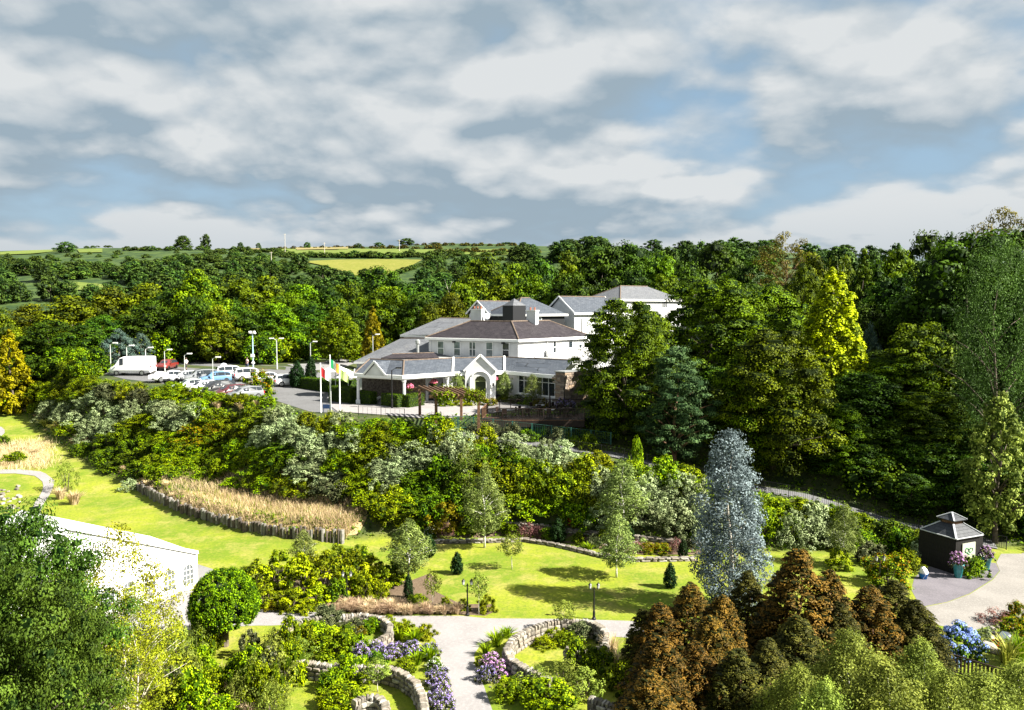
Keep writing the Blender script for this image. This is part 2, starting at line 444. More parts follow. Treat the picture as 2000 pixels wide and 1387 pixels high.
drape('field', [(590, 512), (660, 509), (740, 508), (825, 509)], [(650, 524), (690, 545), (720, 553), (790, 528)], 14, 6, 0.45, field_y)
drape('field', [(0, 491), (60, 487), (110, 487)], [(0, 499), (60, 497), (112, 492)], 10, 3, 0.45, field_g)
drape('field', [(150, 488), (200, 487)], [(155, 495), (200, 494)], 8, 3, 0.45, field_g)
drape('field', [(255, 482), (330, 480), (430, 479), (505, 482)], [(258, 488), (330, 488), (430, 487), (510, 489)], 14, 3, 0.45, field_s)
drape('field', [(545, 488), (640, 487), (760, 488), (850, 489)], [(560, 499), (640, 500), (760, 500), (850, 498)], 14, 3, 0.45, field_g)
drape('field', [(870, 489), (930, 488), (1000, 489)], [(880, 498), (930, 499), (1000, 499)], 10, 3, 0.45, field_g)
drape('field', [(105, 556), (150, 553), (230, 560)], [(112, 566), (180, 570), (240, 566)], 10, 4, 0.45, field_g)
drape('field', [(575, 485), (620, 484), (680, 484)], [(580, 490), (620, 489), (680, 489)], 10, 2, 0.6, field_s)

# main garden path with its funnel, one flat sheet
flat_sheet('gravel_path', [(318, 1170), (360, 1150), (420, 1168), (500, 1190), (640, 1197), (760, 1203), (900, 1203), (950, 1208), (1100, 1209), (1235, 1213), (1262, 1216), (1262, 1248), (1200, 1244), (1120, 1236), (1040, 1228), (985, 1240), (940, 1258), (926, 1278), (928, 1300), (945, 1340), (966, 1400), (985, 1480), (895, 1480), (893, 1400), (880, 1340), (862, 1290), (850, 1250), (822, 1227), (770, 1213), (640, 1216), (530, 1222), (500, 1222), (380, 1228), (300, 1241)], 0.008, gravel)
flat_sheet('marquee_apron', [(150, 1205), (300, 1150), (385, 1102), (432, 1117), (400, 1140), (362, 1149), (319, 1171), (302, 1238), (200, 1255), (150, 1250)], 0.012, pave)
flat_sheet('slate_gravel', [(1780, 1152), (1786, 1128), (1810, 1108), (1900, 1095), (1945, 1100), (1952, 1115), (1938, 1132), (1893, 1160), (1850, 1176), (1798, 1186)], 0.006, purple_gravel)
flat_sheet('sett_paving', [(1800, 1187), (1850, 1177), (1894, 1161), (1939, 1133), (1953, 1116), (1946, 1099), (1955, 1082), (2120, 1075), (2150, 1200), (2000, 1205), (1900, 1232), (1835, 1222), (1815, 1205)], 0.010, setts)
drape('gravel_path', [(-40, 918), (40, 917), (85, 922), (108, 940), (100, 962), (82, 990), (76, 1015), (70, 1050)], [(-40, 926), (30, 925), (70, 930), (86, 944), (82, 962), (66, 985), (60, 1012), (50, 1050)], 26, 2, 0.03, gravel)
drape('gravel_path', [(-30, 832), (0, 832), (9, 840)], [(-30, 855), (0, 855), (9, 846)], 6, 2, 0.04, gravel)
# straw patches and planting beds
drape('dry_meadow', [(-30, 772), (20, 757), (42, 755)], [(-30, 800), (10, 790), (40, 775)], 8, 4, 0.04, strawg)
drape('dry_meadow', [(272, 950), (330, 958), (420, 962), (520, 972), (640, 990), (720, 1005)], [(282, 964), (345, 1000), (430, 1022), (540, 1043), (640, 1050), (700, 1045)], 22, 6, 0.05, strawg)
flat_sheet('planting_bed', [(470, 1140), (560, 1110), (700, 1120), (800, 1135), (840, 1120), (858, 1135), (840, 1150), (900, 1180), (960, 1180), (965, 1195), (948, 1203), (900, 1200), (760, 1200), (640, 1194), (500, 1186)], 0.006, soil)
drape('planting_bed', [(850, 1040), (990, 1020), (1140, 1040), (1240, 1046), (1370, 1062)], [(850, 1050), (990, 1052), (1100, 1060), (1240, 1084), (1370, 1084)], 20, 4, 0.04, soil)

# forecourt and car park
drape('car_park', [(150, 716), (300, 700), (420, 708), (560, 716), (640, 722), (690, 735)], [(240, 740), (340, 752), (430, 770), (530, 780), (610, 806), (680, 806)], 30, 8, 0.02, asphalt)
drape('forecourt', [(640, 790), (760, 792), (850, 775), (900, 768), (960, 765), (1060, 775), (1140, 770)], [(660, 805), (760, 812), (850, 820), (900, 815), (960, 808), (1060, 795), (1140, 790)], 70, 18, 0.06, gravel)
drape('road', [(780, 640), (700, 690), (620, 710), (560, 712)], [(800, 650), (720, 700), (660, 722), (600, 724)], 12, 4, 0.03, pave)
# path down the bank
c = resample(PATHC, 60)
V, F = [], []
for i, (x, y, z) in enumerate(c):
    t = c[min(i + 1, 59)] - c[max(i - 1, 0)]; n = np.array([-t[1], t[0]]) / math.hypot(t[0], t[1])
    for s in (-1.25, 1.25):
        V.append((x + n[0] * s, y + n[1] * s, max(z, ground(x + n[0] * s, y + n[1] * s)) + 0.04))
    if i: F.append((2 * i - 2, 2 * i - 1, 2 * i + 1, 2 * i))
pm = bpy.data.meshes.new('bank_path'); pm.from_pydata(V, [], [f[::-1] for f in F]); pm.materials.append(asphalt)
po = link(bpy.data.objects.new('bank_path', pm)); po['kind'] = 'structure'

# ================================================================ foliage generators
rng = np.random.default_rng(11)
def unit(n):
    v = rng.normal(size=(n, 3)); return v / np.linalg.norm(v, axis=1, keepdims=True)
def quads_mesh(name, V, var, material):
    n = len(V); me = bpy.data.meshes.new(name)
    me.vertices.add(4 * n); me.vertices.foreach_set('co', V.reshape(-1).astype(np.float32))
    me.loops.add(4 * n); me.loops.foreach_set('vertex_index', np.arange(4 * n, dtype=np.int32))
    me.polygons.add(n); me.polygons.foreach_set('loop_start', np.arange(0, 4 * n, 4, dtype=np.int32))
    me.polygons.foreach_set('loop_total', np.full(n, 4, dtype=np.int32))
    a = me.attributes.new('var', 'FLOAT', 'POINT'); a.data.foreach_set('value', np.repeat(np.clip(var, 0, 1), 4).astype(np.float32))
    me.materials.append(material); me.update(calc_edges=True)
    return me
def leaf_quads(P, N, S, asp=0.62, axis_dir=None):
    n = len(P)
    N = N / (np.linalg.norm(N, axis=1, keepdims=True) + 1e-9)
    t = unit(n) if axis_dir is None else axis_dir + 0.5 * unit(n)
    t = t - N * np.sum(t * N, 1, keepdims=True); t /= (np.linalg.norm(t, axis=1, keepdims=True) + 1e-9)
    b = np.cross(N, t); S = S[:, None] if hasattr(S, '__len__') else S
    bend = N * (S * 0.18)
    return np.stack([P - t * S * 0.5 - bend, P + b * S * asp * 0.5, P + t * S * 0.5 - bend, P - b * S * asp * 0.5], 1)
def clump_leaves(C, rad, per, leaf, flat=0.7, out=None, droop=0.0, rough=0.5, asp=0.62, up=0.35, core=0.0):
    """leaves on the shells of many small ellipsoids; C centres, rad radii"""
    k = len(C); idx = np.repeat(np.arange(k), per)
    d = unit(len(idx)); d[:, 2] += up * 0.6; d /= np.linalg.norm(d, axis=1, keepdims=True)
    r = rad[idx] * (0.55 + 0.55 * rng.random(len(idx)) ** 0.6)
    off = d * r[:, None]; off[:, 2] *= flat
    off[:, 2] -= droop * (off[:, 0] ** 2 + off[:, 1] ** 2) / (rad[idx] + 1e-6)
    P = C[idx] + off
    N = d + rough * unit(len(idx)) + np.array([0, 0, up])
    S = leaf * (0.7 + 0.6 * rng.random(len(idx)))
    cv = rng.random(k)
    var = 0.68 * cv[idx] ** 1.2 + 0.32 * rng.random(len(idx))
    V = leaf_quads(P, N, S, asp)
    if core:      # hidden dark block added inside every clump to stop light and deepen shade
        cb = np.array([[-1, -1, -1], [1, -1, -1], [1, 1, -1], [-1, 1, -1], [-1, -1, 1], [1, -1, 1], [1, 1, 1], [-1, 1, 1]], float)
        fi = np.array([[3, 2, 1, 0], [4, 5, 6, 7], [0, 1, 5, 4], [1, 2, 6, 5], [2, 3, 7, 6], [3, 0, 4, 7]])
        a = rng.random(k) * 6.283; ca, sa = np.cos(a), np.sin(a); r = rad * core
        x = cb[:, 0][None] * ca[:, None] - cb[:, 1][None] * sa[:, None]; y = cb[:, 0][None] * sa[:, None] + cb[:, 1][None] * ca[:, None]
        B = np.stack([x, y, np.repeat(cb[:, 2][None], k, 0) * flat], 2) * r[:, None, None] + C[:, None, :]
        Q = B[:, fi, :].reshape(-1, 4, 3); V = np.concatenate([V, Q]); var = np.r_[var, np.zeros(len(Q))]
    return V, var
def crown_centres(H, W_, z0, prof, n, inner=0.45, jit=0.12):
    ts = np.linspace(0.001, 0.999, 400); rr = np.array([prof(t) for t in ts]); w = rr + 0.12; cdf = np.cumsum(w) / w.sum()
    u = (np.arange(n) + rng.random(n)) / n; t = np.interp(u, cdf, ts)
    a = np.arange(n) * 2.39996 + rng.random(n) * 0.9
    q = inner + (1 - inner) * rng.random(n) ** 0.55
    r = np.interp(t, ts, rr) * W_ / 2 * q * (1 + jit * rng.normal(size=n))
    return np.stack([r * np.cos(a), r * np.sin(a), z0 + t * (H - z0)], 1), t
def limbs(H, W_, z0, C, r0, nl=10, lean=0.03, top=0.82, n=6, curve=0.25):
    mb = MB(); k = 7
    path = [(lean * H * math.sin(i * 0.9) * i / k, lean * H * math.cos(i * 1.3 + 1) * i / k, H * top * i / k) for i in range(k + 1)]
    mb.tube(path, [r0 * (1.35 if i == 0 else 1) * (1 - 0.86 * i / k) for i in range(k + 1)], n)
    order = np.argsort(-np.hypot(C[:, 0], C[:, 1]) + rng.random(len(C)))[:nl]
    for j in order:
        e = C[j]; f = max(0.12, min(0.9, (e[2] - np.hypot(e[0], e[1]) * 0.6) / (H * top))); fi = f * k; i0 = int(fi); i1 = min(k, i0 + 1); g = fi - i0
        s = np.array(path[i0]) * (1 - g) + np.array(path[i1]) * g
        m_ = (s + e) / 2; m_[2] += curve * np.linalg.norm(e - s) * 0.3
        ra = r0 * (1 - 0.86 * f) * 0.55
        mb.tube([tuple(s), tuple(m_), tuple(e)], [ra, ra * 0.62, ra * 0.2], 5)
    return mb
ROUND = lambda t: math.sqrt(max(0, 1 - (2 * t - 0.92) ** 2)) if t < 0.96 else 0.35
EGG = lambda t: math.sin(math.pi * min(1, t * 0.92 + 0.06) ** 0.75)
DOME = lambda t: math.sqrt(max(0.02, 1 - t ** 2.2))
CONE = lambda t: (1 - t) ** 0.72 * min(1, 0.75 + t * 3) + 0.03
TALLC = lambda t: (1 - t) ** 0.6 * min(1, 0.6 + t * 3) + 0.03
COLM = lambda t: math.sin(math.pi * min(1, t * 0.88 + 0.1)) ** 0.55
VASE = lambda t: math.sin(math.pi * min(1, 0.04 + t * 0.93) ** 1.35)
bark = mat('bark', (0.10, 0.08, 0.06), 0.9, var=0.35, scale=6, bump=0.6)
bark_pale = mat('bark_pale', (0.42, 0.38, 0.32), 0.8, var=0.35, scale=7, bump=0.3)
bark_birch = mat('bark_birch', (0.62, 0.60, 0.55), 0.7, var=0.35, scale=9, bump=0.3)
bark_red = mat('bark_red', (0.16, 0.09, 0.055), 0.9, var=0.3, scale=6, bump=0.6)

PROTO = {}
BEECH = lambda t: math.sin(math.pi * min(1, 0.10 + t * 0.84) ** 0.9) ** 0.6
BUSHC = lambda t: (1 - t ** 1.5) ** 0.75 * min(1, 0.8 + t) + 0.03
def proto_tree(kind, variants, H, W_, prof, material, bk, z0=0.18, n=70, csz=0.17, per=70, leaf=0.3, flat=0.7, nl=9, r0=0.28, inner=0.45, droop=0.0, rough=0.5, asp=0.62, up=0.35, top=0.8, jit=0.12, lean=0.03, csz_top=1.0, core=0.42):
    L = []
    for _ in range(variants):
        C, t = crown_centres(H, W_, z0 * H, prof, n, inner, jit)
        rad = W_ * csz * (0.7 + 0.6 * rng.random(n)) * (1 - (1 - csz_top) * t)
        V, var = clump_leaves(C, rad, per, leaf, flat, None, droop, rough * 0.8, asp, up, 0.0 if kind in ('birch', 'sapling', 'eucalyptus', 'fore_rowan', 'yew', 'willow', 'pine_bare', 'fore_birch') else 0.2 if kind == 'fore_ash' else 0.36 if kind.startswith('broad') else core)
        parts = []
        if bk is not None: parts.append(('trunk', limbs(H, W_, z0 * H, C, r0, nl, lean, top).mesh(kind + '_trunk', bk, True)))
        parts.append(('crown', quads_mesh(kind + '_crown', V, var, material)))
        L.append(parts)
    PROTO[kind] = dict(L=L, H=H, W=W_, i=0)
def plant(kind, name, x, y, h, w, label, cat, group=None, z=None, rz=None, wy=None):
    p = PROTO[kind]; parts = p['L'][p['i'] % len(p['L'])]; p['i'] += 1
    z = ground(x, y) if z is None else z
    o = thing(name, label, cat, (x, y, z - 0.03), random.uniform(0, 6.28) if rz is None else rz, group)
    o.scale = (w / p['W'], (wy or w) / p['W'], h / p['H'])
    for nm, me in parts:
        q_ = obj(nm, me, o)
        if nm == 'flowers': q_['kind'] = 'stuff'
    return o
def tree_px(kind, name, px, ytop, Y, wpx, label, group=None, cat='tree', sink=0.0):
    top = WY(px, ytop, Y); zgr = ground(top[0], Y)
    depth = Y * math.cos(PITCH) + (ZC - top[2]) * math.sin(PITCH)
    if kind.startswith('broad'): wpx = min(wpx, 1.15 * (top[2] - zgr) * FPX / depth)
    return plant(kind, name, top[0], Y, max(1.0, top[2] - zgr + 0.2), wpx / FPX * depth * (1.0 if kind in ('far_tree', 'dead', 'yew', 'birch', 'sapling') else 1.08), label, cat, group)
def shrub_px(kind, name, px, py, wpx, hpx, label, group=None, cat='shrub'):
    p = hit(px, py); depth = p[1]
    return plant(kind, name, p[0], p[1], hpx / FPX * depth, wpx / FPX * depth, label, cat, group)

# leaf colours
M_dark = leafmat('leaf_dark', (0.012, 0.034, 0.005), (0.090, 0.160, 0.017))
M_mid = leafmat('leaf_mid', (0.028, 0.064, 0.006), (0.190, 0.280, 0.024))
M_bright = leafmat('leaf_bright', (0.055, 0.110, 0.006), (0.240, 0.310, 0.022))
M_olive = leafmat('leaf_olive', (0.032, 0.054, 0.006), (0.200, 0.235, 0.022))
M_yel = leafmat('leaf_yellowgreen', (0.10, 0.14, 0.006), (0.36, 0.39, 0.022))
M_gold = leafmat('leaf_gold', (0.16, 0.14, 0.008), (0.42, 0.36, 0.016))
M_lime = leafmat('leaf_lime', (0.144, 0.200, 0.010), (0.484, 0.507, 0.035))
M_silver = leafmat('leaf_silver', (0.14, 0.19, 0.060), (0.44, 0.52, 0.26))
M_euc = leafmat('leaf_eucalyptus', (0.055, 0.09, 0.095), (0.30, 0.375, 0.395))
M_rust = leafmat('leaf_rust', (0.030, 0.033, 0.008), (0.210, 0.122, 0.032), trans=0.1)
M_rustg = leafmat('leaf_rust_green', (0.028, 0.034, 0.008), (0.140, 0.132, 0.028), trans=0.1)
M_pine = leafmat('leaf_pine', (0.026, 0.060, 0.020), (0.140, 0.225, 0.085), trans=0.1)
M_blue = leafmat('leaf_blue', (0.052, 0.095, 0.075), (0.204, 0.277, 0.224), trans=0.1)
M_orange = leafmat('leaf_orange', (0.134, 0.075, 0.010), (0.459, 0.224, 0.029))
M_grey = leafmat('leaf_grey', (0.045, 0.060, 0.020), (0.20, 0.215, 0.095))
M_birch = leafmat('leaf_birch', (0.065, 0.105, 0.015), (0.33, 0.385, 0.085))
M_ash = leafmat('leaf_ash', (0.016, 0.042, 0.007), (0.125, 0.195, 0.034))
M_purple = leafmat('flower_purple', (0.15, 0.10, 0.36), (0.42, 0.34, 0.72), trans=0.1)
M_lilac = leafmat('flower_lilac', (0.30, 0.10, 0.36), (0.68, 0.40, 0.72), trans=0.1)
M_hyd = leafmat('flower_blue', (0.08, 0.15, 0.40), (0.26, 0.38, 0.68), trans=0.1)
M_pink = leafmat('flower_pink', (0.55, 0.06, 0.16), (0.85, 0.30, 0.42), trans=0.1)
M_white = leafmat('flower_white', (0.55, 0.55, 0.50), (0.85, 0.85, 0.80), trans=0.1)
M_red = leafmat('leaf_red', (0.288, 0.030, 0.010), (0.550, 0.083, 0.024), trans=0.1)
M_straw = leafmat('straw', (0.42, 0.31, 0.15), (0.90, 0.70, 0.42), trans=0.25)
M_tan = leafmat('straw_tan', (0.42, 0.28, 0.16), (0.74, 0.55, 0.36), trans=0.25)
M_blade = leafmat('blade_green', (0.062, 0.120, 0.008), (0.255, 0.330, 0.024))

# tree prototypes: big broadleaves, conifers, garden trees
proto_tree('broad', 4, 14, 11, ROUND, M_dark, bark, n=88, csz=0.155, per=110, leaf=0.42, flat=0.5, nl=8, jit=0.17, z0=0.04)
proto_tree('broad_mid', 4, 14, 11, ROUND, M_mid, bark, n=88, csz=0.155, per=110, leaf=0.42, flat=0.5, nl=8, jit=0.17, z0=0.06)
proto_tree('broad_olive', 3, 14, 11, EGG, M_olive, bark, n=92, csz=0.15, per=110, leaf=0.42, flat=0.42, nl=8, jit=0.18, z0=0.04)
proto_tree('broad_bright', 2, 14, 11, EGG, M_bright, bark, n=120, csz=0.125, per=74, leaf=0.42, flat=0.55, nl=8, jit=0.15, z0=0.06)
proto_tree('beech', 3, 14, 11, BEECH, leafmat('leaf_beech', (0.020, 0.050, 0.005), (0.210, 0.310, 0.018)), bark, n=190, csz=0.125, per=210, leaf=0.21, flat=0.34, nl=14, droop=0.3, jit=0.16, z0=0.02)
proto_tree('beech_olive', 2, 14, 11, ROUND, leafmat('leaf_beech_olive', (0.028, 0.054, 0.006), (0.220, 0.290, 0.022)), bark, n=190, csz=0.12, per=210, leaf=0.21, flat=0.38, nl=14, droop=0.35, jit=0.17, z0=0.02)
proto_tree('pine', 2, 14, 9, EGG, M_pine, bark_red, n=150, csz=0.12, per=120, leaf=0.26, flat=0.42, nl=26, jit=0.22, z0=0.12, asp=0.3, inner=0.3)
proto_tree('pine_bare', 1, 14, 10, VASE, leafmat('leaf_pine_olive', (0.052, 0.055, 0.010), (0.191, 0.165, 0.029)), bark_red, n=50, csz=0.12, per=80, leaf=0.34, flat=0.35, nl=26, jit=0.2, z0=0.45, asp=0.35, inner=0.3, lean=0.06)
proto_tree('gold_conifer', 2, 14, 8, TALLC, M_lime, bark, n=230, csz=0.11, per=84, leaf=0.28, flat=0.55, nl=6, droop=0.7, jit=0.08, z0=0.03, inner=0.4, csz_top=0.6, up=0.5)
proto_tree('yellow_conifer', 1, 10, 6, CONE, M_gold, bark, n=110, csz=0.12, per=60, leaf=0.32, flat=0.8, nl=6, jit=0.12, z0=0.03, inner=0.6, csz_top=0.5, up=0.5)
proto_tree('green_conifer', 2, 14, 7, CONE, M_mid, bark, n=120, csz=0.10, per=60, leaf=0.36, flat=0.6, nl=5, droop=0.3, jit=0.08, z0=0.04, inner=0.6, csz_top=0.5)
proto_tree('blue_conifer', 2, 9, 7, EGG, M_blue, bark, n=80, csz=0.13, per=70, leaf=0.26, flat=0.7, nl=5, jit=0.1, z0=0.05, asp=0.35, inner=0.5)
proto_tree('rust_conifer', 3, 7, 3.6, BUSHC, M_rust, bark_red, n=340, csz=0.12, per=84, leaf=0.12, flat=0.32, nl=0, droop=0.7, jit=0.07, z0=0.02, inner=0.5, csz_top=0.6, asp=0.4, up=0.5, r0=0.16)
proto_tree('rust_green_conifer', 3, 7, 3.6, BUSHC, M_rustg, bark_red, n=340, csz=0.12, per=84, leaf=0.12, flat=0.32, nl=0, droop=0.7, jit=0.07, z0=0.02, inner=0.5, csz_top=0.6, asp=0.4, up=0.5, r0=0.16)
proto_tree('eucalyptus', 1, 11, 4.4, lambda t: COLM(t) * (1.06 - 0.45 * t), M_euc, bark_pale, n=230, csz=0.115, per=120, leaf=0.13, flat=0.95, nl=14, jit=0.2, z0=0.04, r0=0.16, top=0.9, inner=0.4, asp=0.75, rough=0.9)
proto_tree('birch', 3, 7.5, 3.4, lambda t: math.sin(math.pi * min(1, 0.08 + t * 0.9) ** 0.8) * 0.95, leafmat('leaf_silverbirch', (0.065, 0.105, 0.016), (0.30, 0.36, 0.09)), bark_birch, n=120, csz=0.12, per=56, leaf=0.16, flat=0.9, nl=16, droop=0.3, jit=0.2, z0=0.22, r0=0.075, top=0.93, inner=0.3)
proto_tree('sapling', 2, 3.2, 1.8, ROUND, M_birch, bark_pale, n=34, csz=0.15, per=36, leaf=0.14, flat=0.8, nl=10, jit=0.2, z0=0.45, r0=0.035, top=0.9)
proto_tree('fore_birch', 3, 8, 5.5, lambda t: EGG(t), M_birch, bark_birch, n=200, csz=0.108, per=150, leaf=0.125, flat=1.0, nl=22, jit=0.2, z0=0.2, r0=0.10, top=0.95, up=0.5, rough=0.8)
proto_tree('fore_ash', 2, 12, 10, ROUND, M_ash, bark, n=210, csz=0.108, per=230, leaf=0.175, flat=0.48, nl=26, jit=0.16, z0=0.06, r0=0.22, asp=0.5, rough=0.7)
proto_tree('fore_rowan', 2, 10, 7, EGG, leafmat('leaf_rowan', (0.10, 0.13, 0.012), (0.42, 0.44, 0.055)), bark_pale, n=190, csz=0.09, per=62, leaf=0.15, flat=0.75, nl=24, jit=0.2, z0=0.15, r0=0.11, rough=0.8)
proto_tree('light_ash', 1, 12, 7, EGG, leafmat('leaf_light_ash', (0.103, 0.170, 0.030), (0.344, 0.425, 0.106)), bark, n=120, csz=0.10, per=70, leaf=0.26, flat=0.6, nl=12, jit=0.16, z0=0.1)
proto_tree('willow', 2, 18, 9, lambda t: COLM(t), leafmat('leaf_willow', (0.022, 0.046, 0.010), (0.130, 0.200, 0.050)), bark, n=260, csz=0.11, per=110, leaf=0.21, flat=1.1, nl=18, droop=0.2, jit=0.16, z0=0.04, asp=0.4, rough=0.8)
proto_tree('far_tree', 4, 9, 9, DOME, leafmat('leaf_far', (0.018, 0.046, 0.012), (0.110, 0.180, 0.036)), bark, n=42, csz=0.16, per=34, leaf=0.75, flat=0.62, nl=3, jit=0.2, z0=0.1)
proto_tree('far_bush', 3, 4, 6, DOME, leafmat('leaf_farbush', (0.024, 0.056, 0.013), (0.130, 0.190, 0.036)), None, n=22, csz=0.19, per=26, leaf=0.7, flat=0.6, jit=0.15, z0=0.02)
proto_tree('far_gorse', 2, 3, 6, DOME, leafmat('leaf_gorse', (0.036, 0.045, 0.010), (0.166, 0.130, 0.024)), None, n=20, csz=0.19, per=26, leaf=0.6, flat=0.6, jit=0.15, z0=0.02)
def dead_tree(kind, H, W_, seed, m_):
    rr = random.Random(seed); mb = MB()
    def br(p, d, l, r, dep):
        q = Vector(p) + Vector(d) * l; mid = Vector(p) + Vector(d) * l * 0.5 + Vector((rr.uniform(-1, 1), rr.uniform(-1, 1), 0.3)) * l * 0.08
        mb.tube([tuple(p), tuple(mid), tuple(q)], [r, r * 0.8, r * 0.55], 5)
        if dep == 0: return
        for _ in range(3 if dep > 2 else 2):
            nd_ = (Vector(d) + Vector((rr.uniform(-1, 1), rr.uniform(-1, 1), rr.uniform(-0.15, 0.6))) * 0.75).normalized()
            br(q if rr.random() < 0.6 else mid, nd_, l * rr.uniform(0.55, 0.8), r * 0.55, dep - 1)
    br((0, 0, 0), (0.02, 0, 1), H * 0.34, W_ * 0.035, 5)
    PROTO[kind] = dict(L=[[('trunk', mb.mesh(kind, m_, True))]], H=H, W=W_, i=0)
dead_tree('dead', 12, 9, 5, bark_pale)

# shrubs
def proto_shrub(kind, variants, material, leaf=0.15, n=34, per=60, prof=DOME, H=2.0, W_=3.0, csz=0.15, flat=0.8, flowers=None, fl=0.5, **k):
    L = []
    for _ in range(variants):
        C, t = crown_centres(H, W_, 0.0, prof, n, 0.35, 0.16)
        rad = W_ * csz * (0.65 + 0.7 * rng.random(n))
        V, var = clump_leaves(C, rad, per, leaf, flat, None, k.get('droop', 0.0), k.get('rough', 0.6), k.get('asp', 0.62), k.get('up', 0.65), 0.0 if kind in ('s_loose', 's_red', 's_heather', 's_willow') else 0.30 if kind == 's_silver' else 0.38)
        st = MB()
        for j in range(5):
            a = j * 1.26; st.tube([(0.1 * math.cos(a), 0.1 * math.sin(a), 0), (W_ * 0.16 * math.cos(a), W_ * 0.16 * math.sin(a), H * 0.55)], [0.04, 0.015], 5)
        parts = [('stems', st.mesh(kind + '_stems', bark)), ('foliage', quads_mesh(kind + '_foliage', V, var, material))]
        if flowers:
            m_ = int(n * per * fl); ci = rng.integers(0, n, m_)
            d = unit(m_); d[:, 2] = np.abs(d[:, 2]) + 0.3; d /= np.linalg.norm(d, axis=1, keepdims=True)
            P = C[ci] + d * rad[ci][:, None] * np.array([1, 1, flat]) * 1.06
            keep = rng.random(m_) < 0.35 + 0.65 * (P[:, 2] / H > 0.4)
            V2 = leaf_quads(P[keep], d[keep] + 0.3 * unit(keep.sum()), leaf * 0.75 * (0.7 + 0.6 * rng.random(keep.sum())), 0.9)
            parts.append(('flowers', quads_mesh(kind + '_flowers', V2, rng.random(keep.sum()), flowers)))
        L.append(parts)
    PROTO[kind] = dict(L=L, H=H, W=W_, i=0)
def proto_blades(kind, variants, material, n=160, H=1.0, W_=1.2, w=0.03, arch=0.6, stiff=0.5):
    L = []
    for _ in range(variants):
        a = rng.random(n) * 6.283; lean = rng.random(n) ** 0.7 * arch; hh = H * (0.6 + 0.45 * rng.random(n)); r0 = rng.random(n) * W_ * 0.12
        d = np.stack([np.cos(a), np.sin(a), 0 * a], 1); s = np.stack([-np.sin(a), np.cos(a), 0 * a], 1)
        b0 = d * r0[:, None]; up = np.array([0, 0, 1.0])
        mid = b0 + d * (lean * W_ * 0.22)[:, None] + up * (hh * 0.62)[:, None]
        tip = b0 + d * (lean * W_ * 0.62)[:, None] + up * (hh * (1 - 0.45 * lean * (1 - stiff)))[:, None]
        q1 = np.stack([b0 - s * w / 2, b0 + s * w / 2, mid + s * w * 0.45, mid - s * w * 0.45], 1)
        q2 = np.stack([mid - s * w * 0.45, mid + s * w * 0.45, tip + s * w * 0.06, tip - s * w * 0.06], 1)
        var = rng.random(n)
        L.append([('blades', quads_mesh(kind + '_blades', np.concatenate([q1, q2]), np.r_[var, var], material))])
    PROTO[kind] = dict(L=L, H=H, W=W_, i=0)
proto_shrub('s_silver', 3, M_silver, leaf=0.13, n=46, per=52, csz=0.11, H=2.2)
M_sg = leafmat('leaf_shrub_green', (0.040, 0.085, 0.006), (0.250, 0.335, 0.026))
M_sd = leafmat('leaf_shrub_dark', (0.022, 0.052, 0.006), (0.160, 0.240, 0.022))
M_so = leafmat('leaf_shrub_olive', (0.050, 0.080, 0.006), (0.270, 0.320, 0.028))
M_sb = leafmat('leaf_shrub_bright', (0.075, 0.140, 0.006), (0.340, 0.440, 0.022))
proto_shrub('s_green', 3, M_sg, leaf=0.15, n=38, per=52)
proto_shrub('s_bright', 3, M_sb, leaf=0.15, n=38, per=52)
proto_shrub('s_dark', 3, M_sd, leaf=0.16, n=38, per=50)
proto_shrub('s_olive', 3, M_so, leaf=0.14, n=40, per=50)
proto_shrub('s_yellow', 2, M_yel, leaf=0.13, n=34, per=46)
proto_shrub('s_gold', 2, M_gold, leaf=0.12, n=30, per=46)
proto_shrub('s_orange', 2, M_so, leaf=0.13, n=36, per=46, flowers=M_orange, fl=0.55)
proto_shrub('s_grey', 2, M_grey, leaf=0.12, n=40, per=50, rough=0.9)
proto_shrub('s_willow', 1, leafmat('leaf_bushwillow', (0.072, 0.100, 0.018), (0.242, 0.271, 0.071)), leaf=0.14, n=60, per=50, csz=0.09, flat=1.4, H=3, W_=3, prof=EGG, asp=0.25, rough=0.8)
proto_shrub('s_red', 1, M_red, leaf=0.1, n=14, per=30, H=1.2, W_=0.8, prof=EGG)
proto_shrub('s_hydrangea', 1, M_mid, leaf=0.14, n=60, per=40, csz=0.10, H=1.6, W_=3, flowers=M_hyd, fl=1.4)
proto_shrub('s_purple', 2, M_grey, leaf=0.08, n=44, per=36, csz=0.10, H=0.9, W_=1.6, flowers=M_purple, fl=0.5, flat=1.1)
proto_shrub('s_lilac', 1, M_grey, leaf=0.08, n=36, per=36, csz=0.10, H=0.9, W_=1.6, flowers=M_lilac, fl=0.75, flat=1.1)
proto_shrub('s_heather', 2, leafmat('leaf_heather', (0.103, 0.050, 0.050), (0.331, 0.165, 0.153)), leaf=0.08, n=24, per=40, H=0.7, W_=1.4)
proto_shrub('s_loose', 3, M_birch, leaf=0.10, n=46, per=34, csz=0.10, flat=1.1, H=2.0, W_=2.0, prof=EGG, rough=0.9)
proto_shrub('s_white', 1, M_mid, leaf=0.10, n=26, per=40, H=1, W_=1.6, flowers=M_white, fl=0.35)
proto_shrub('s_mahonia', 3, leafmat('leaf_mahonia', (0.045, 0.085, 0.005), (0.30, 0.34, 0.022)), leaf=0.17, n=44, per=40, csz=0.12, H=2.4, W_=2.6, prof=EGG, flat=0.55)
proto_tree('yew', 1, 1.8, 1.0, lambda t: math.sin(math.pi * min(1, 0.12 + t * 0.86) ** 0.75), leafmat('leaf_yew', (0.008, 0.022, 0.006), (0.028, 0.060, 0.016)), bark, n=90, csz=0.13, per=36, leaf=0.12, flat=1.3, nl=0, z0=0.06, r0=0.04, jit=0.05, inner=0.4, asp=0.5)
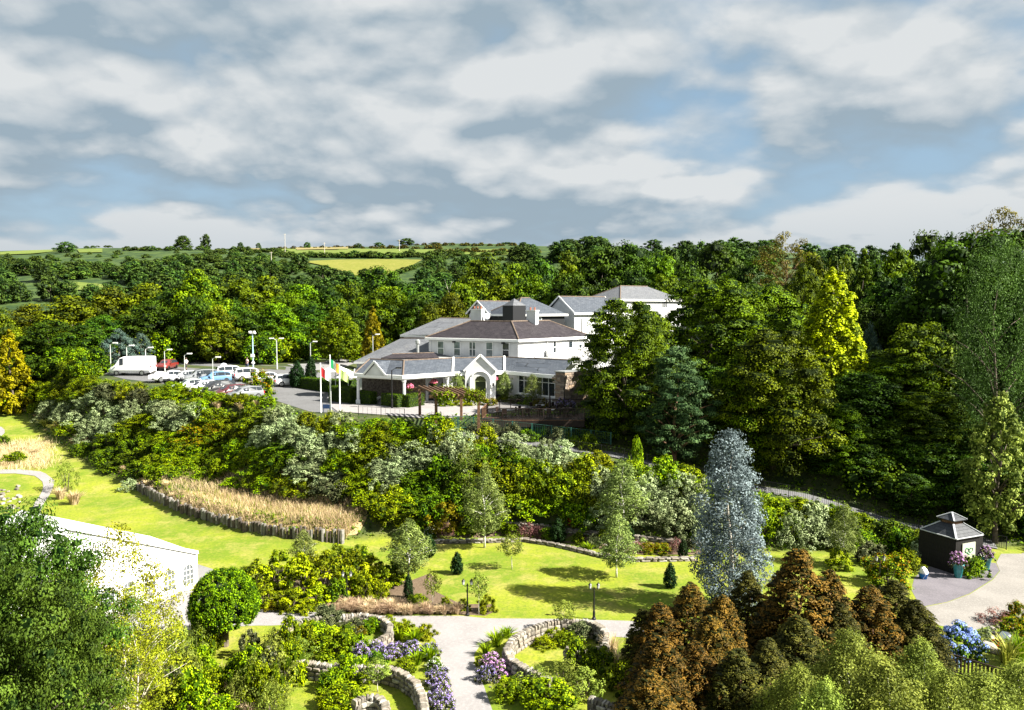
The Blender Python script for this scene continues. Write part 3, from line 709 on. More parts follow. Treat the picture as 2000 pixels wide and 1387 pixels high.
proto_tree('topiary', 1, 2.6, 3.6, lambda t: (math.sqrt(max(0, 1 - ((t - 0.22) / 0.78) ** 2)) if t > 0.22 else 0.72 + 0.28 * math.sqrt(t / 0.22)), leafmat('leaf_topiary', (0.035, 0.085, 0.005), (0.22, 0.34, 0.020)), None, n=520, csz=0.06, per=36, leaf=0.085, flat=0.8, z0=0.0, jit=0.012, inner=0.95, rough=0.9)
proto_blades('b_straw', 2, M_tan, n=240, H=0.75, W_=1.0, w=0.022, arch=0.9, stiff=0.2)
proto_blades('b_green', 2, M_blade, n=90, H=0.8, W_=1.1, w=0.05, arch=0.7)
proto_blades('b_phormium', 2, leafmat('blade_phormium', (0.103, 0.130, 0.020), (0.382, 0.354, 0.094)), n=80, H=1.8, W_=2.2, w=0.09, arch=0.8)
proto_blades('b_wheat', 1, M_straw, n=220, H=1.2, W_=1.0, w=0.018, arch=0.6)

# ================================================================ woods and trees
# (kind, px, top row, distance, width px)
NM = {'broad': 'broadleaf_tree', 'broad_mid': 'broadleaf_tree', 'broad_olive': 'broadleaf_tree', 'broad_bright': 'broadleaf_tree', 'green_conifer': 'conifer_tree', 'yellow_conifer': 'golden_conifer', 'gold_conifer': 'golden_conifer', 'blue_conifer': 'blue_conifer', 'pine': 'pine_tree', 'pine_bare': 'pine_tree', 'beech': 'beech_tree', 'beech_olive': 'beech_tree', 'dead': 'dead_tree', 'willow': 'willow_tree', 'light_ash': 'ash_tree', 'far_tree': 'hill_tree'}
KD = {'broad': 'dark green broadleaf tree', 'broad_mid': 'mid green broadleaf tree', 'broad_olive': 'olive green broadleaf tree', 'broad_bright': 'bright green broadleaf tree', 'green_conifer': 'green conical conifer', 'dead': 'bare pale dead tree', 'pine': 'blue green pine', 'willow': 'tall grey green willow-like tree', 'beech': 'layered green beech', 'beech_olive': 'olive beech', 'far_tree': 'small dark round tree'}
CARWOOD = [('broad_olive', -10, 608, 128, 120), ('broad_olive', 60, 596, 138, 120), ('broad_olive', 135, 582, 134, 130), ('broad', 95, 630, 122, 90), ('broad', 165, 640, 120, 90), ('broad_olive', 215, 566, 140, 130), ('broad', 200, 620, 124, 90),
    ('broad_olive', 285, 556, 142, 130), ('broad', 330, 575, 132, 120), ('broad', 300, 600, 126, 110), ('broad_mid', 455, 548, 146, 110), ('broad', 440, 590, 134, 100),
    ('broad_olive', 520, 545, 150, 110), ('broad_mid', 540, 598, 128, 90), ('broad', 490, 612, 126, 90), ('broad_mid', 590, 560, 146, 100), ('broad_mid', 560, 580, 138, 90), ('broad', 640, 570, 146, 90), ('broad_mid', 680, 560, 150, 90),
    ('broad', 745, 528, 160, 110), ('broad_mid', 755, 566, 142, 100), ('broad', 790, 560, 150, 90), ('broad', 820, 575, 140, 80), ('broad_olive', 840, 598, 132, 70), ('broad', 20, 690, 118, 60), ('broad', 60, 700, 116, 70), ('broad_mid', 30, 735, 116, 60), ('broad_mid', 110, 690, 118, 60), ('broad', 380, 585, 124, 70), ('broad', 690, 600, 138, 70), ('broad', 600, 600, 136, 80)]
def sized(Y, yt, w):
    h = ZC - 9 + (HZ - yt) / FPX * Y
    return ('tall ' if h > 13.2 else 'lower ') + ('broad ' if w * Y / FPX > 9.5 else 'slim ')
def zone(px, table): return [n_ for lim, n_ in table if px < lim][0]
ZCAR = [(200, 'wood near the yellow conifer'), (330, 'wood behind the white van'), (520, 'wood around the camera mast'), (700, 'wood behind the twin-headed lamp'), (9999, 'wood beside the long slate-roofed wing')]
ZBACK = [(1100, 'wood behind the gabled white wing'), (1330, 'wood behind the three-storey block'), (1560, 'wood behind the tall beech'), (1720, 'wood behind the golden weeping conifer'), (9999, 'wood behind the bare dead trunk')]
for k, px, yt, Y, w in CARWOOD: tree_px(k, NM[k], px, yt, Y, w, sized(Y, yt, w) + KD[k] + ' in the ' + zone(px, ZCAR), 'trees in the wood behind the car park')
tree_px('broad_bright', 'broadleaf_tree', 385, 531, 130, 110, 'tallest bright green tree in the wood behind the car park, near the camera mast')
tree_px('broad_bright', 'broadleaf_tree', 425, 600, 122, 80, 'bright green tree at the car park edge beside the camera mast', cat='tree')
tree_px('yellow_conifer', 'golden_conifer', 18, 648, 112, 80, 'bright yellow conifer below the wood at the meadow end')
tree_px('yellow_conifer', 'golden_conifer', 728, 602, 118, 50, 'golden yellow conifer beside the hotel drive')
tree_px('broad_bright', 'broadleaf_tree', 660, 604, 124, 80, 'yellow green tree between golden conifer and twin-headed lamp')
tree_px('green_conifer', 'conifer_tree', 690, 585, 140, 40, 'narrow dark green conifer behind the golden conifer')
tree_px('blue_conifer', 'blue_conifer', 232, 648, 116, 62, 'larger blue grey conifer behind the white van')
tree_px('blue_conifer', 'blue_conifer', 275, 652, 119, 42, 'smaller blue grey conifer behind the white van')
BACK = [('broad_mid', 945, 512, 150, 110), ('broad_olive', 880, 575, 136, 90), ('broad_mid', 900, 560, 142, 90), ('broad_olive', 980, 545, 142, 90), ('broad_mid', 1010, 520, 152, 90), ('broad', 1060, 515, 150, 100), ('broad_mid', 1035, 545, 142, 90), ('broad_olive', 1110, 500, 150, 90), ('broad', 1180, 490, 152, 130), ('broad', 1110, 540, 140, 100), ('broad', 1240, 485, 154, 110), ('broad_mid', 1290, 505, 146, 90), ('broad', 1340, 520, 140, 90), ('broad', 1400, 486, 150, 120), ('broad', 1350, 545, 130, 80), ('broad_mid', 1300, 545, 134, 80), ('broad', 1240, 535, 136, 90), ('broad', 1480, 510, 140, 100), ('broad', 1440, 530, 130, 90), ('broad_olive', 1590, 498, 120, 90), ('broad', 1700, 520, 112, 90), ('green_conifer', 1690, 490, 110, 70), ('broad_mid', 1755, 495, 112, 90), ('broad_mid', 1640, 510, 120, 70), ('broad', 1740, 550, 100, 110), ('broad', 1810, 463, 130, 90), ('broad', 1850, 470, 124, 70), ('broad_bright', 1915, 500, 110, 90), ('broad_olive', 1855, 530, 100, 90), ('broad', 1790, 590, 95, 110), ('broad', 1880, 600, 92, 110), ('broad', 1690, 600, 96, 90), ('broad_mid', 1850, 505, 118, 70), ('broad', 2040, 520, 100, 160), ('broad', 2080, 500, 90, 200), ('broad', 2200, 500, 95, 240)]
for k, px, yt, Y, w in BACK: tree_px(k, NM[k], px, yt, Y, w, sized(Y, yt, w) + KD[k] + ' in the ' + zone(px, ZBACK), 'trees in the wood behind the hotel')
tree_px('pine_bare', 'pine_tree', 1530, 458, 128, 110, 'wind-bent olive pine rising above the wood behind the hotel')
tree_px('pine_bare', 'pine_tree', 1960, 412, 92, 150, 'tall open dark pine above all the other trees')
tree_px('dead', 'dead_tree', 885, 512, 146, 80, 'bare pale dead tree in the wood left of the gabled white wing')
tree_px('dead', 'dead_tree', 1640, 468, 118, 60, 'bare dead tree standing against the sky above the golden conifer')
tree_px('dead', 'dead_tree', 1850, 575, 82, 90, 'bare pale dead tree with a thick trunk beside the leafy dark tree')
# large trees by the hotel
tree_px('beech', 'beech_tree', 1262, 612, 80, 120, 'leafy beech just behind the large layered beech')
tree_px('beech', 'beech_tree', 1222, 592, 73, 165, 'large layered green beech beside the stone-ended glazed wing')
tree_px('beech', 'beech_tree', 1395, 548, 82, 200, 'tall spreading beech in front of the three-storey white block')
tree_px('beech', 'beech_tree', 1490, 560, 86, 180, 'green beech between the tall beech and the golden conifer')
tree_px('beech_olive', 'beech_tree', 1515, 650, 70, 200, 'broad olive beech hanging over the dark slope')
tree_px('beech_olive', 'beech_tree', 1470, 690, 71, 150, 'lower olive beech hanging low above the silver eucalyptus')
tree_px('pine', 'pine_tree', 1320, 680, 69, 140, 'blue green pine with layered boughs above the bank path')
tree_px('beech', 'beech_tree', 1265, 640, 76, 90, 'brownish beech between the layered beech and the pine')
tree_px('gold_conifer', 'golden_conifer', 1628, 528, 79, 150, 'tall golden weeping conifer among the dark trees')
tree_px('beech_olive', 'beech_tree', 1570, 520, 92, 80, 'yellowing olive tree behind the golden weeping conifer')
tree_px('broad_mid', 'broadleaf_tree', 1800, 640, 74, 130, 'leafy dark tree standing alone below the dead trunk')
tree_px('blue_conifer', 'blue_conifer', 1700, 640, 84, 50, 'small blue conifer beside the golden weeping conifer')
tree_px('broad_olive', 'broadleaf_tree', 1710, 690, 82, 60, 'loose greyish bush tree below the small blue conifer')
tree_px('willow', 'willow_tree', 1955, 470, 66, 150, 'tall grey green willow-like tree over the kiosk paving')
tree_px('willow', 'willow_tree', 2060, 520, 72, 140, 'grey green willow-like tree at the edge of the kiosk wood')
tree_px('light_ash', 'ash_tree', 1955, 772, 59, 120, 'light green ash tree on the slope above the kiosk')
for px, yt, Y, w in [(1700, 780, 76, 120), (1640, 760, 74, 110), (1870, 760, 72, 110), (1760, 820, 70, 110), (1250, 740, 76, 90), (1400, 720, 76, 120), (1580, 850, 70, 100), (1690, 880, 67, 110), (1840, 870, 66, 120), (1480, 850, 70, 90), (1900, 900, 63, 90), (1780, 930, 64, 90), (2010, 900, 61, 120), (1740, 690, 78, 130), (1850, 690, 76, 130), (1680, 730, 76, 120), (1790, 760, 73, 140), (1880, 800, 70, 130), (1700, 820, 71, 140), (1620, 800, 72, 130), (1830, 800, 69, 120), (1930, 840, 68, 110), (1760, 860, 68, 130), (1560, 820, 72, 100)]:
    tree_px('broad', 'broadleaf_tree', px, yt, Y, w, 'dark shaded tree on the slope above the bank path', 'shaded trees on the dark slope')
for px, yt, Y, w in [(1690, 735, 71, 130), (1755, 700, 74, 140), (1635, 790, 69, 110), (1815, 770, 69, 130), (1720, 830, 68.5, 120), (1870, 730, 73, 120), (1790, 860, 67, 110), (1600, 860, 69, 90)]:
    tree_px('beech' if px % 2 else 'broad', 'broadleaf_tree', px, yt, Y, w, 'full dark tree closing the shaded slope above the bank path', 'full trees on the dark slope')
for x, y, h in [(58, 62, 17), (66, 70, 18), (60, 50, 16), (72, 58, 18), (55, 74, 17), (64, 80, 19), (78, 74, 20), (50, 84, 18), (58, 90, 19)]:  # wood continued, mostly out of view; added to cast shade on the slope
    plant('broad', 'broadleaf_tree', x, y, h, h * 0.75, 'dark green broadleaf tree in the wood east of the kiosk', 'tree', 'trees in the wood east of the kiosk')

# hillside: trees, hedges, bushes
rs = random.Random(3)
HILL = [(128, 474, 420, 36), (357, 462, 440, 34), (401, 458, 445, 18), (795, 466, 430, 30), (850, 474, 430, 22), (990, 474, 420, 24), (1085, 478, 400, 28), (740, 474, 440, 18), (700, 476, 440, 14), (600, 474, 440, 14), (470, 474, 440, 12), (505, 475, 440, 10), (880, 478, 440, 20), (1030, 480, 420, 20), (1135, 480, 400, 30), (1305, 484, 300, 50), (1370, 476, 320, 40), (1345, 474, 330, 36), (1750, 478, 300, 40), (1640, 482, 320, 60), (1590, 484, 330, 50), (1700, 484, 310, 50)]
for px, yt, Y, w in HILL: tree_px('far_tree', 'hill_tree', px, yt, Y, w, 'dark round tree standing on the hill crest', 'trees on the hill crest')
MIDH = []
for i in range(150):
    px = rs.uniform(-60, 1050); py = rs.uniform(528, 605)
    if px > 1000: py = rs.uniform(495, 520)
    if 590 < px < 830 and 504 < py < 556: continue
    if 95 < px < 245 and 548 < py < 580: continue
    MIDH.append((px, py))
for px, py in MIDH:
    p = hit(px, py)
    if p[1] < 165 or p[1] > 460: continue
    h = rs.uniform(6, 11) * np.interp(p[1], [170, 260, 400], [1.1, 0.8, 0.5])
    plant('far_tree', 'hill_tree', p[0], p[1], h, h * rs.uniform(0.9, 1.4), ('tall' if h > 7 else 'small') + ' dark round tree in the ' + zone(px, [(250, 'valley near the small green field'), (560, 'valley below the straw field'), (860, 'valley below the yellow field'), (9999, 'valley behind the bare dead tree')]), 'tree', 'trees in the wooded valley')
for i in range(70):
    px = rs.uniform(1080, 1960); py = rs.uniform(494, 530); p = hit(px, py)
    if p[1] < 190 or p[1] > 470: continue
    h = rs.uniform(6, 10); plant('far_tree', 'hill_tree', p[0], p[1], h, h * rs.uniform(1.0, 1.5), 'dark round tree on the far hill seen over the hotel wood', 'tree', 'trees on the hill over the hotel wood')
def hedge_row(pts, n, kind, label, group, h=(1.2, 2.4)):
    for q in resample(pts, n):
        p = hit(q[0] + rs.uniform(-4, 4), q[1] + rs.uniform(-0.7, 0.7))
        hh = rs.uniform(*h)
        plant(kind, 'hedge_bush', p[0], p[1], hh, hh * rs.uniform(1.8, 2.8), label, 'bush', group)
hedge_row([(0, 489), (120, 485), (250, 482)], 22, 'far_bush', 'dark bush in the hedge along the hill crest', 'hedge bushes on the hill crest', (0.8, 1.6))
hedge_row([(250, 489), (420, 489), (560, 493)], 26, 'far_bush', 'dark bush in the hedge below the straw field', 'hedge bushes below the straw field')
hedge_row([(440, 478), (600, 477), (800, 479), (1000, 480)], 40, 'far_gorse', 'olive gorse bush on the hill crest', 'gorse bushes on the hill crest', (0.8, 1.6))
hedge_row([(560, 501), (640, 503), (760, 503), (850, 502)], 26, 'far_bush', 'dark bush in the hedge above the yellow field', 'hedge bushes above the yellow field', (1.8, 3.0))
hedge_row([(580, 522), (650, 545), (700, 558)], 14, 'far_bush', 'dark bush in the hedge beside the yellow field', 'hedge bushes beside the yellow field')
hedge_row([(700, 556), (760, 540), (820, 522), (850, 510)], 18, 'far_bush', 'dark bush in the hedge under the yellow field', 'hedge bushes under the yellow field')
hedge_row([(850, 494), (930, 493), (1050, 494)], 20, 'far_gorse', 'olive gorse bush among the small hill fields', 'gorse bushes among the fields')
hedge_row([(545, 486), (700, 485), (860, 486)], 24, 'far_gorse', 'olive gorse bush between the crest fields', 'gorse bushes between the crest fields', (1, 1.8))
for i in range(230):
    px = rs.uniform(-30, 620) if i < 170 else rs.uniform(780, 1100); py = rs.uniform(494, 545)
    if 590 < px < 830 and 504 < py < 556: continue
    p = hit(px, py)
    if p[1] < 200 or p[1] > 470: continue
    hh = rs.uniform(2.2, 5.0) * float(np.interp(p[1], [260, 380], [1.0, 0.5]))
    plant('far_bush', 'hill_bush', p[0], p[1], hh, hh * rs.uniform(1.6, 2.6), ('large' if hh > 3 else 'small') + ' dark scrub bush on the hillside ' + zone(px, [(300, 'near the small green field'), (620, 'below the straw field'), (9999, 'right of the yellow field')]).replace('right of', 'beyond'), 'bush', 'scrub bushes on the hillside')

# ================================================================ buildings
def slate_mat(name, c1, c2, c3, moss=0.0):
    m, nt, b = new_mat(name)
    t = nd(nt, 'ShaderNodeTexCoord')
    br = nd(nt, 'ShaderNodeTexBrick', i_Scale=1.0, i_Mortar_Size=0.012, i_Brick_Width=0.42, i_Row_Height=0.26, i_Bias=0.0)
    br.inputs['Color1'].default_value = (*c1, 1); br.inputs['Color2'].default_value = (*c2, 1); br.inputs['Mortar'].default_value = (*[x * 0.35 for x in c1], 1)
    nt.links.new(t.outputs['UV'], br.inputs['Vector'])
    n = nd(nt, 'ShaderNodeTexNoise', i_Scale=0.9, i_Detail=8.0, i_Roughness=0.65); nt.links.new(t.outputs['UV'], n.inputs['Vector'])
    n2 = nd(nt, 'ShaderNodeTexNoise', i_Scale=9.0, i_Detail=4.0); nt.links.new(t.outputs['UV'], n2.inputs['Vector'])
    c = mixc(nt, math_n(nt, 'MULTIPLY', smooth(nt, n.outputs[0], 0.5, 0.75), 0.6 + moss), br.outputs[0], c3)
    c = mixc(nt, math_n(nt, 'MULTIPLY', smooth(nt, n2.outputs[0], 0.6, 0.75), 0.35), c, tuple(min(1, x * 1.8) for x in c2))
    nt.links.new(c, b.inputs['Base Color']); b.inputs['Roughness'].default_value = 0.55
    bp = nd(nt, 'ShaderNodeBump', i_Strength=0.6, i_Distance=0.03); nt.links.new(br.outputs['Fac'], bp.inputs['Height']); bp.invert = True
    nt.links.new(bp.outputs[0], b.inputs['Normal'])
    MATS[name] = m
    return m
slate = slate_mat('slate_grey', (0.045, 0.053, 0.068), (0.068, 0.078, 0.096), (0.098, 0.106, 0.12))
slate_old = slate_mat('slate_old', (0.019, 0.015, 0.018), (0.034, 0.028, 0.032), (0.06, 0.052, 0.054), 0.15)
slate_pale = slate_mat('slate_pale', (0.092, 0.096, 0.108), (0.125, 0.13, 0.142), (0.155, 0.152, 0.15))
slate_hung = slate_mat('slate_hung', (0.035, 0.038, 0.045), (0.05, 0.053, 0.06), (0.075, 0.077, 0.085))
render_w = mat('white_render', (0.58, 0.585, 0.59), 0.85, var=0.13, scale=0.7, bump=0.08)
trim = mat('white_trim', (0.78, 0.78, 0.77), 0.45, var=0.03)
glass = mat('dark_glass', (0.018, 0.024, 0.03), 0.08, var=0.4, scale=0.6, spec=0.6)
glass_t = mat('curtained_glass', (0.10, 0.13, 0.135), 0.12, var=0.5, scale=1.2, spec=0.6)
ridge_m = mat('ridge_tile', (0.12, 0.09, 0.07), 0.85, var=0.35, scale=4)
terra = mat('terracotta', (0.26, 0.10, 0.06), 0.8, var=0.2)
dark_in = mat('dark_interior', (0.012, 0.012, 0.014), 0.7)
stone_m = mat('rubble_stone', (0.17, 0.135, 0.105), 0.9, var=0.55, scale=5, bump=0.8)
felt = mat('flat_roof_felt', (0.25, 0.25, 0.25), 0.9, var=0.2, scale=1.5)
metal_g = mat('grey_metal', (0.35, 0.36, 0.36), 0.45, metal=0.6, var=0.1)
black_m = mat('black_metal', (0.012, 0.012, 0.013), 0.4, var=0.1)
wood_d = mat('dark_stained_wood', (0.020, 0.012, 0.009), 0.6, var=0.4, scale=5)
wood_b = mat('brown_timber', (0.12, 0.065, 0.038), 0.75, var=0.35, scale=4)

def V2(a): return np.array(a[:2], float)
def unit2(a): a = np.array(a[:2], float); return a / np.linalg.norm(a)
def wall(par, a, b, z0, z1, m=None, th=0.3, name='wall', inward=None):
    a, b = V2(a), V2(b); d = unit2(b - a); n = np.array([-d[1], d[0]])
    if inward is None:
        if n[1] < 0: n = -n
    else: n = np.array(inward)
    return MB().prism([tuple(a), tuple(b), tuple(b + n * th), tuple(a + n * th)], z0, z1).build(name, m or render_w, par)
def gable(par, a, b, z0, ze, zr, th=0.3, m=None):
    a, b = V2(a), V2(b); d = unit2(b - a); n = np.array([-d[1], d[0]])
    if n[1] < 0: n = -n
    mid = (a + b) / 2; pts = [(*a, z0), (*b, z0), (*b, ze), (*mid, zr), (*a, ze)]
    P = pts + [(p[0] + n[0] * th, p[1] + n[1] * th, p[2]) for p in pts]
    mb = MB(); mb.v = P; mb.f = [(0, 1, 2, 3, 4), (9, 8, 7, 6, 5)] + [(i, 5 + i, 5 + (i + 1) % 5, (i + 1) % 5) for i in range(5)]
    return mb.build('wall', m or render_w, par)
def window(par, c, n, w, h, m=None, split=0.5, mull=0, sill=True, name='window', fw=0.07):
    """c = centre on the wall face (x, y, z); n = outward direction"""
    n = unit2(n); d = np.array([-n[1], n[0]]); c = np.array(c, float)
    def pt(u, v, o): return (c[0] + d[0] * u + n[0] * o, c[1] + d[1] * u + n[1] * o, c[2] + v)
    fr = MB()
    bars = [(-w / 2, -w / 2 + fw, -h / 2, h / 2), (w / 2 - fw, w / 2, -h / 2, h / 2), (-w / 2 + fw, w / 2 - fw, h / 2 - fw, h / 2), (-w / 2 + fw, w / 2 - fw, -h / 2, -h / 2 + fw)]
    if split: bars.append((-w / 2 + fw, w / 2 - fw, h * (split - 0.5) - 0.03, h * (split - 0.5) + 0.03))
    for k in range(mull):
        u = -w / 2 + w * (k + 1) / (mull + 1); bars.append((u - 0.035, u + 0.035, -h / 2 + fw, h / 2 - fw))
    for u0, u1, v0, v1 in bars:
        q = [pt(u0, v0, 0.06), pt(u1, v0, 0.06), pt(u1, v1, 0.06), pt(u0, v1, 0.06)]; r = [pt(u0, v0, -0.02), pt(u1, v0, -0.02), pt(u1, v1, -0.02), pt(u0, v1, -0.02)]
        i = len(fr.v); fr.v += q + r
        fr.f += [tuple(i + k for k in f) for f in ((0, 1, 2, 3), (0, 4, 5, 1), (1, 5, 6, 2), (2, 6, 7, 3), (3, 7, 4, 0))]
    f = fr.build(name, trim, par)
    pn = MB().face([pt(-w / 2, -h / 2, 0.012), pt(w / 2, -h / 2, 0.012), pt(w / 2, h / 2, 0.012), pt(-w / 2, h / 2, 0.012)])
    pn.build('pane', m or glass, f)
    if sill:
        s = MB(); a_, b_ = pt(-w / 2 - 0.08, -h / 2 - 0.05, 0.07), pt(w / 2 + 0.08, -h / 2 - 0.05, 0.07)
        s.bar(a_, b_, 0.16, 0.09); s.build('sill', trim, f)
    return f
def roofp(par, pts, m, th=0.12): return MB().slab(pts, th).build('roof', m, par)
def ridge(par, a, b, r=0.11, m=None): return MB().tube([a, b], r, 6).build('ridge_tiles', m or ridge_m, par)
def fascia(par, a, b, z, h=0.26, w=0.12): return MB().bar((a[0], a[1], z - h / 2), (b[0], b[1], z - h / 2), w, h).build('fascia', trim, par)
def gutter(par, a, b, z): return MB().tube([(a[0], a[1], z), (b[0], b[1], z)], 0.07, 6).build('gutter', trim, par)
def chimney(par, x, y, z0, z1, w, d, rz, pots=3):
    c = MB().box((x, y, (z0 + z1) / 2), (w, d, z1 - z0), rz).build('chimney', render_w, par)
    MB().box((x, y, z1 + 0.06), (w + 0.16, d + 0.16, 0.12), rz).build('chimney_cap', trim, c)
    for k in range(pots):
        u = (k - (pots - 1) / 2) * w / (pots + 0.2)
        MB().lathe([(0.12, 0), (0.10, 0.28), (0.125, 0.3), (0.125, 0.36)], 8, (x + u * math.cos(rz), y + u * math.sin(rz), z1 + 0.12)).build('chimney_pot', terra, c)
    return c

# --- main two-storey block
mainb = thing('hotel_block', 'white two-storey hotel block with dark slate hipped roof and two chimneys', 'building', (0, 96, 8))
def rel(par):      # parts are given in world coordinates: undo the parent's place
    par['_'] = 1
    for o in par.children: o.matrix_parent_inverse = Matrix.Translation(-Vector(par.location))
    del par['_']
C_, L_, R_ = np.array([0.72, 90.0]), np.array([-10.4, 95.9]), np.array([9.9, 99.8])
uu, vv = unit2(L_ - C_), unit2(R_ - C_)
n1 = np.array([-uu[1], uu[0]]); n1 = n1 if n1[1] > 0 else -n1
n2 = np.array([-vv[1], vv[0]]); n2 = n2 if n2[0] < 0 else -n2
def corner(d):   # offset both fronts by d
    A = np.array([n1, n2]); return C_ + np.linalg.solve(A, np.array([d, d]))
ZE, ZR = 14.73, 16.75
DW = 7.6
MB().prism([tuple(C_), tuple(L_), tuple(L_ + n1 * DW), tuple(corner(DW)), tuple(R_ + n2 * DW), tuple(R_)], 7.5, ZE - 0.1).build('wall', render_w, mainb)
oh = 0.35
Ce, Le, Re = corner(-oh), L_ + uu * oh - n1 * oh, R_ + vv * oh - n2 * oh
Lb, Rb, Mi = L_ + uu * oh + n1 * (DW + oh), R_ + vv * oh + n2 * (DW + oh), corner(DW + oh)
Mr = corner(DW / 2); Lr = L_ - uu * 3.8 + n1 * DW / 2; Rr = R_ - vv * 3.4 + n2 * DW / 2
e3 = lambda p: (p[0], p[1], ZE); r3 = lambda p: (p[0], p[1], ZR)
for q in ([e3(Le), e3(Ce), r3(Mr), r3(Lr)], [e3(Ce), e3(Re), r3(Rr), r3(Mr)], [e3(Lb), e3(Le), r3(Lr)], [e3(Re), e3(Rb), r3(Rr)], [e3(Mi), e3(Lb), r3(Lr), r3(Mr)], [e3(Rb), e3(Mi), r3(Mr), r3(Rr)]): roofp(mainb, q, slate_old)
for a, b in ((e3(Ce), r3(Mr)), (r3(Mr), r3(Lr)), (r3(Mr), r3(Rr)), (e3(Le), r3(Lr)), (e3(Re), r3(Rr))): ridge(mainb, a, b)
for a, b in ((Le, Ce), (Ce, Re)): fascia(mainb, a, b, ZE - 0.06, 0.24); gutter(mainb, a, b, ZE - 0.05)
for i, px in enumerate([861, 893, 923, 956, 988]):
    # windows of the front range, where the column of pixels meets the wall
    d = ray(px, 680); t = np.linalg.solve(np.array([[d[0], -uu[0]], [d[1], -uu[1]]]), C_)
    p = C_ + uu * t[1]
    window(mainb, (p[0], p[1], 13.42), -n1, 0.98, 1.8, glass_t if i < 4 else glass, 0.5)
for px, py, w, h in ((1083, 678, 0.6, 1.5), (1114, 673, 0.9, 0.9), (1133, 676, 0.7, 0.6)):
    d = ray(px, py); t = np.linalg.solve(np.array([[d[0], -vv[0]], [d[1], -vv[1]]]), C_)
    p = C_ + vv * t[1]; z = ZC + d[2] * t[0]
    window(mainb, (p[0], p[1], z), -n2, w, h, glass, 0.5 if h > 1 else 0)
rzm = math.atan2(uu[1], uu[0])
cl = WY(933, 626, 100); chimney(mainb, cl[0], cl[1], 15.5, 18.15, 1.6, 0.9, rzm)
cr = WY(1040, 630, 97.2); chimney(mainb, cr[0], cr[1], 15.2, 18.0, 1.3, 0.9, rzm, 2)
dish = MB(); dish.lathe([(0.02, 0), (0.2, 0.04), (0.38, 0.16), (0.36, 0.17), (0.18, 0.07), (0.02, 0.03)], 14)
o = dish.build('satellite_dish', trim, mainb, True); o.location = (cl[0] + 1.2, cl[1] - 0.5, 17.3); o.rotation_euler = (R(75), 0, R(25))
for px in (888, 984):      # floodlights under the eaves
    d = ray(px, 662); t = np.linalg.solve(np.array([[d[0], -uu[0]], [d[1], -uu[1]]]), C_); p = C_ + uu * t[1] - n1 * 0.25
    MB().box((p[0], p[1], 14.25), (0.35, 0.2, 0.18), rzm).build('floodlight', black_m, mainb)
for px, py, w, h in ((1048, 688, 0.9, 1.4), (1074, 690, 0.9, 0.9)):
    q = WY(px, py, 92.5 if px < 1060 else 93.6)
    ac = thing('air_conditioner', 'white double-fan air conditioning unit on the flat roof' if px < 1060 else 'white single-fan air conditioning unit on the flat roof', 'air conditioner', (q[0], q[1], 12.42), math.atan2(vv[1], vv[0]))
    MB().box((0, 0, h / 2 + 0.05), (w, 0.4, h)).build('casing', trim, ac)
    for k in range(2 if px < 1060 else 1):
        f = MB().lathe([(0.24, 0), (0.24, 0.03), (0.2, 0.04)], 14).build('fan_grille', metal_g, ac); f.rotation_euler = (R(90), 0, 0); f.location = (-0.05, -0.205, 0.4 + 0.62 * k)
    for s in (-1, 1): MB().box((s * w * 0.35, 0, 0.03), (0.08, 0.46, 0.06)).build('foot', black_m, ac)

for p in (L_ - uu * 0.3, C_ + uu * 6.2, C_ + vv * 5.2): MB().tube([(*(p - (n1 if p[0] < 1 else n2) * 0.08), 8.0), (*(p - (n1 if p[0] < 1 else n2) * 0.08), ZE - 0.2)], 0.05, 6).build('downpipe', trim, mainb)
# --- glazed and canopied front wing
wing = thing('hotel_front_wing', 'low white front wing with slate roof, columned canopy and arched entrance gable', 'building', (0, 85, 8))
ZV, ZT = 11.33, 12.67
E0, K_, V1, V2p, E3_ = (-17.1, 83.0), (-11.4, 80.0), (-6.5, 84.0), (-0.86, 85.9), (4.9, 80.0)
R0 = WY(722, 704, 86.3)[:2]; RK = WY(789, 705, 84.0)[:2]; RV1 = WY(886, 700, 87.7)[:2]; RV2 = WY(985, 697, 89.8)[:2]; R3 = WY(1118, 704, 84.3)[:2]
E0b = (-18.2, 88.5)
zv = lambda p: (p[0], p[1], ZV); zt = lambda p: (p[0], p[1], ZT)
for q in ([zv(E0), zv(K_), zt(RK), zt(R0)], [zv(K_), zv(V1), zt(RV1), zt(RK)], [zv(V1), zv(V2p), zt(RV2), zt(RV1)], [zv(V2p), zv(E3_), zt(R3), zt(RV2)], [zv(E0b), zv(E0), zt(R0)]): roofp(wing, q, slate)
for a, b in ((zv(K_), zt(RK)), (zt(R0), zt(RK)), (zt(RK), zt(RV1)), (zt(RV1), zt(RV2)), (zt(RV2), zt(R3)), (zv(E0), zt(R0))): ridge(wing, a, b, 0.09)
for a, b in ((zv(V1), zt(RV1)), (zv(V2p), zt(RV2))): MB().bar((a[0], a[1], a[2] + 0.1), (b[0], b[1], b[2] + 0.1), 0.22, 0.1).build('valley_upstand', trim, wing)
fr_ = [RK, RV1, RV2, R3, (9.5, 90), tuple(R_ + n2 * 0.5), tuple(C_), tuple(L_), (-14, 92), R0]
MB().prism([tuple(p[:2]) for p in fr_], 12.2, 12.42).build('flat_roof', felt, wing)
for a, b in ((E0, K_), (K_, V1), (V1, V2p), (V2p, E3_), (E0b, E0)): fascia(wing, a, b, ZV + 0.02, 0.36, 0.16); gutter(wing, a, b, ZV)
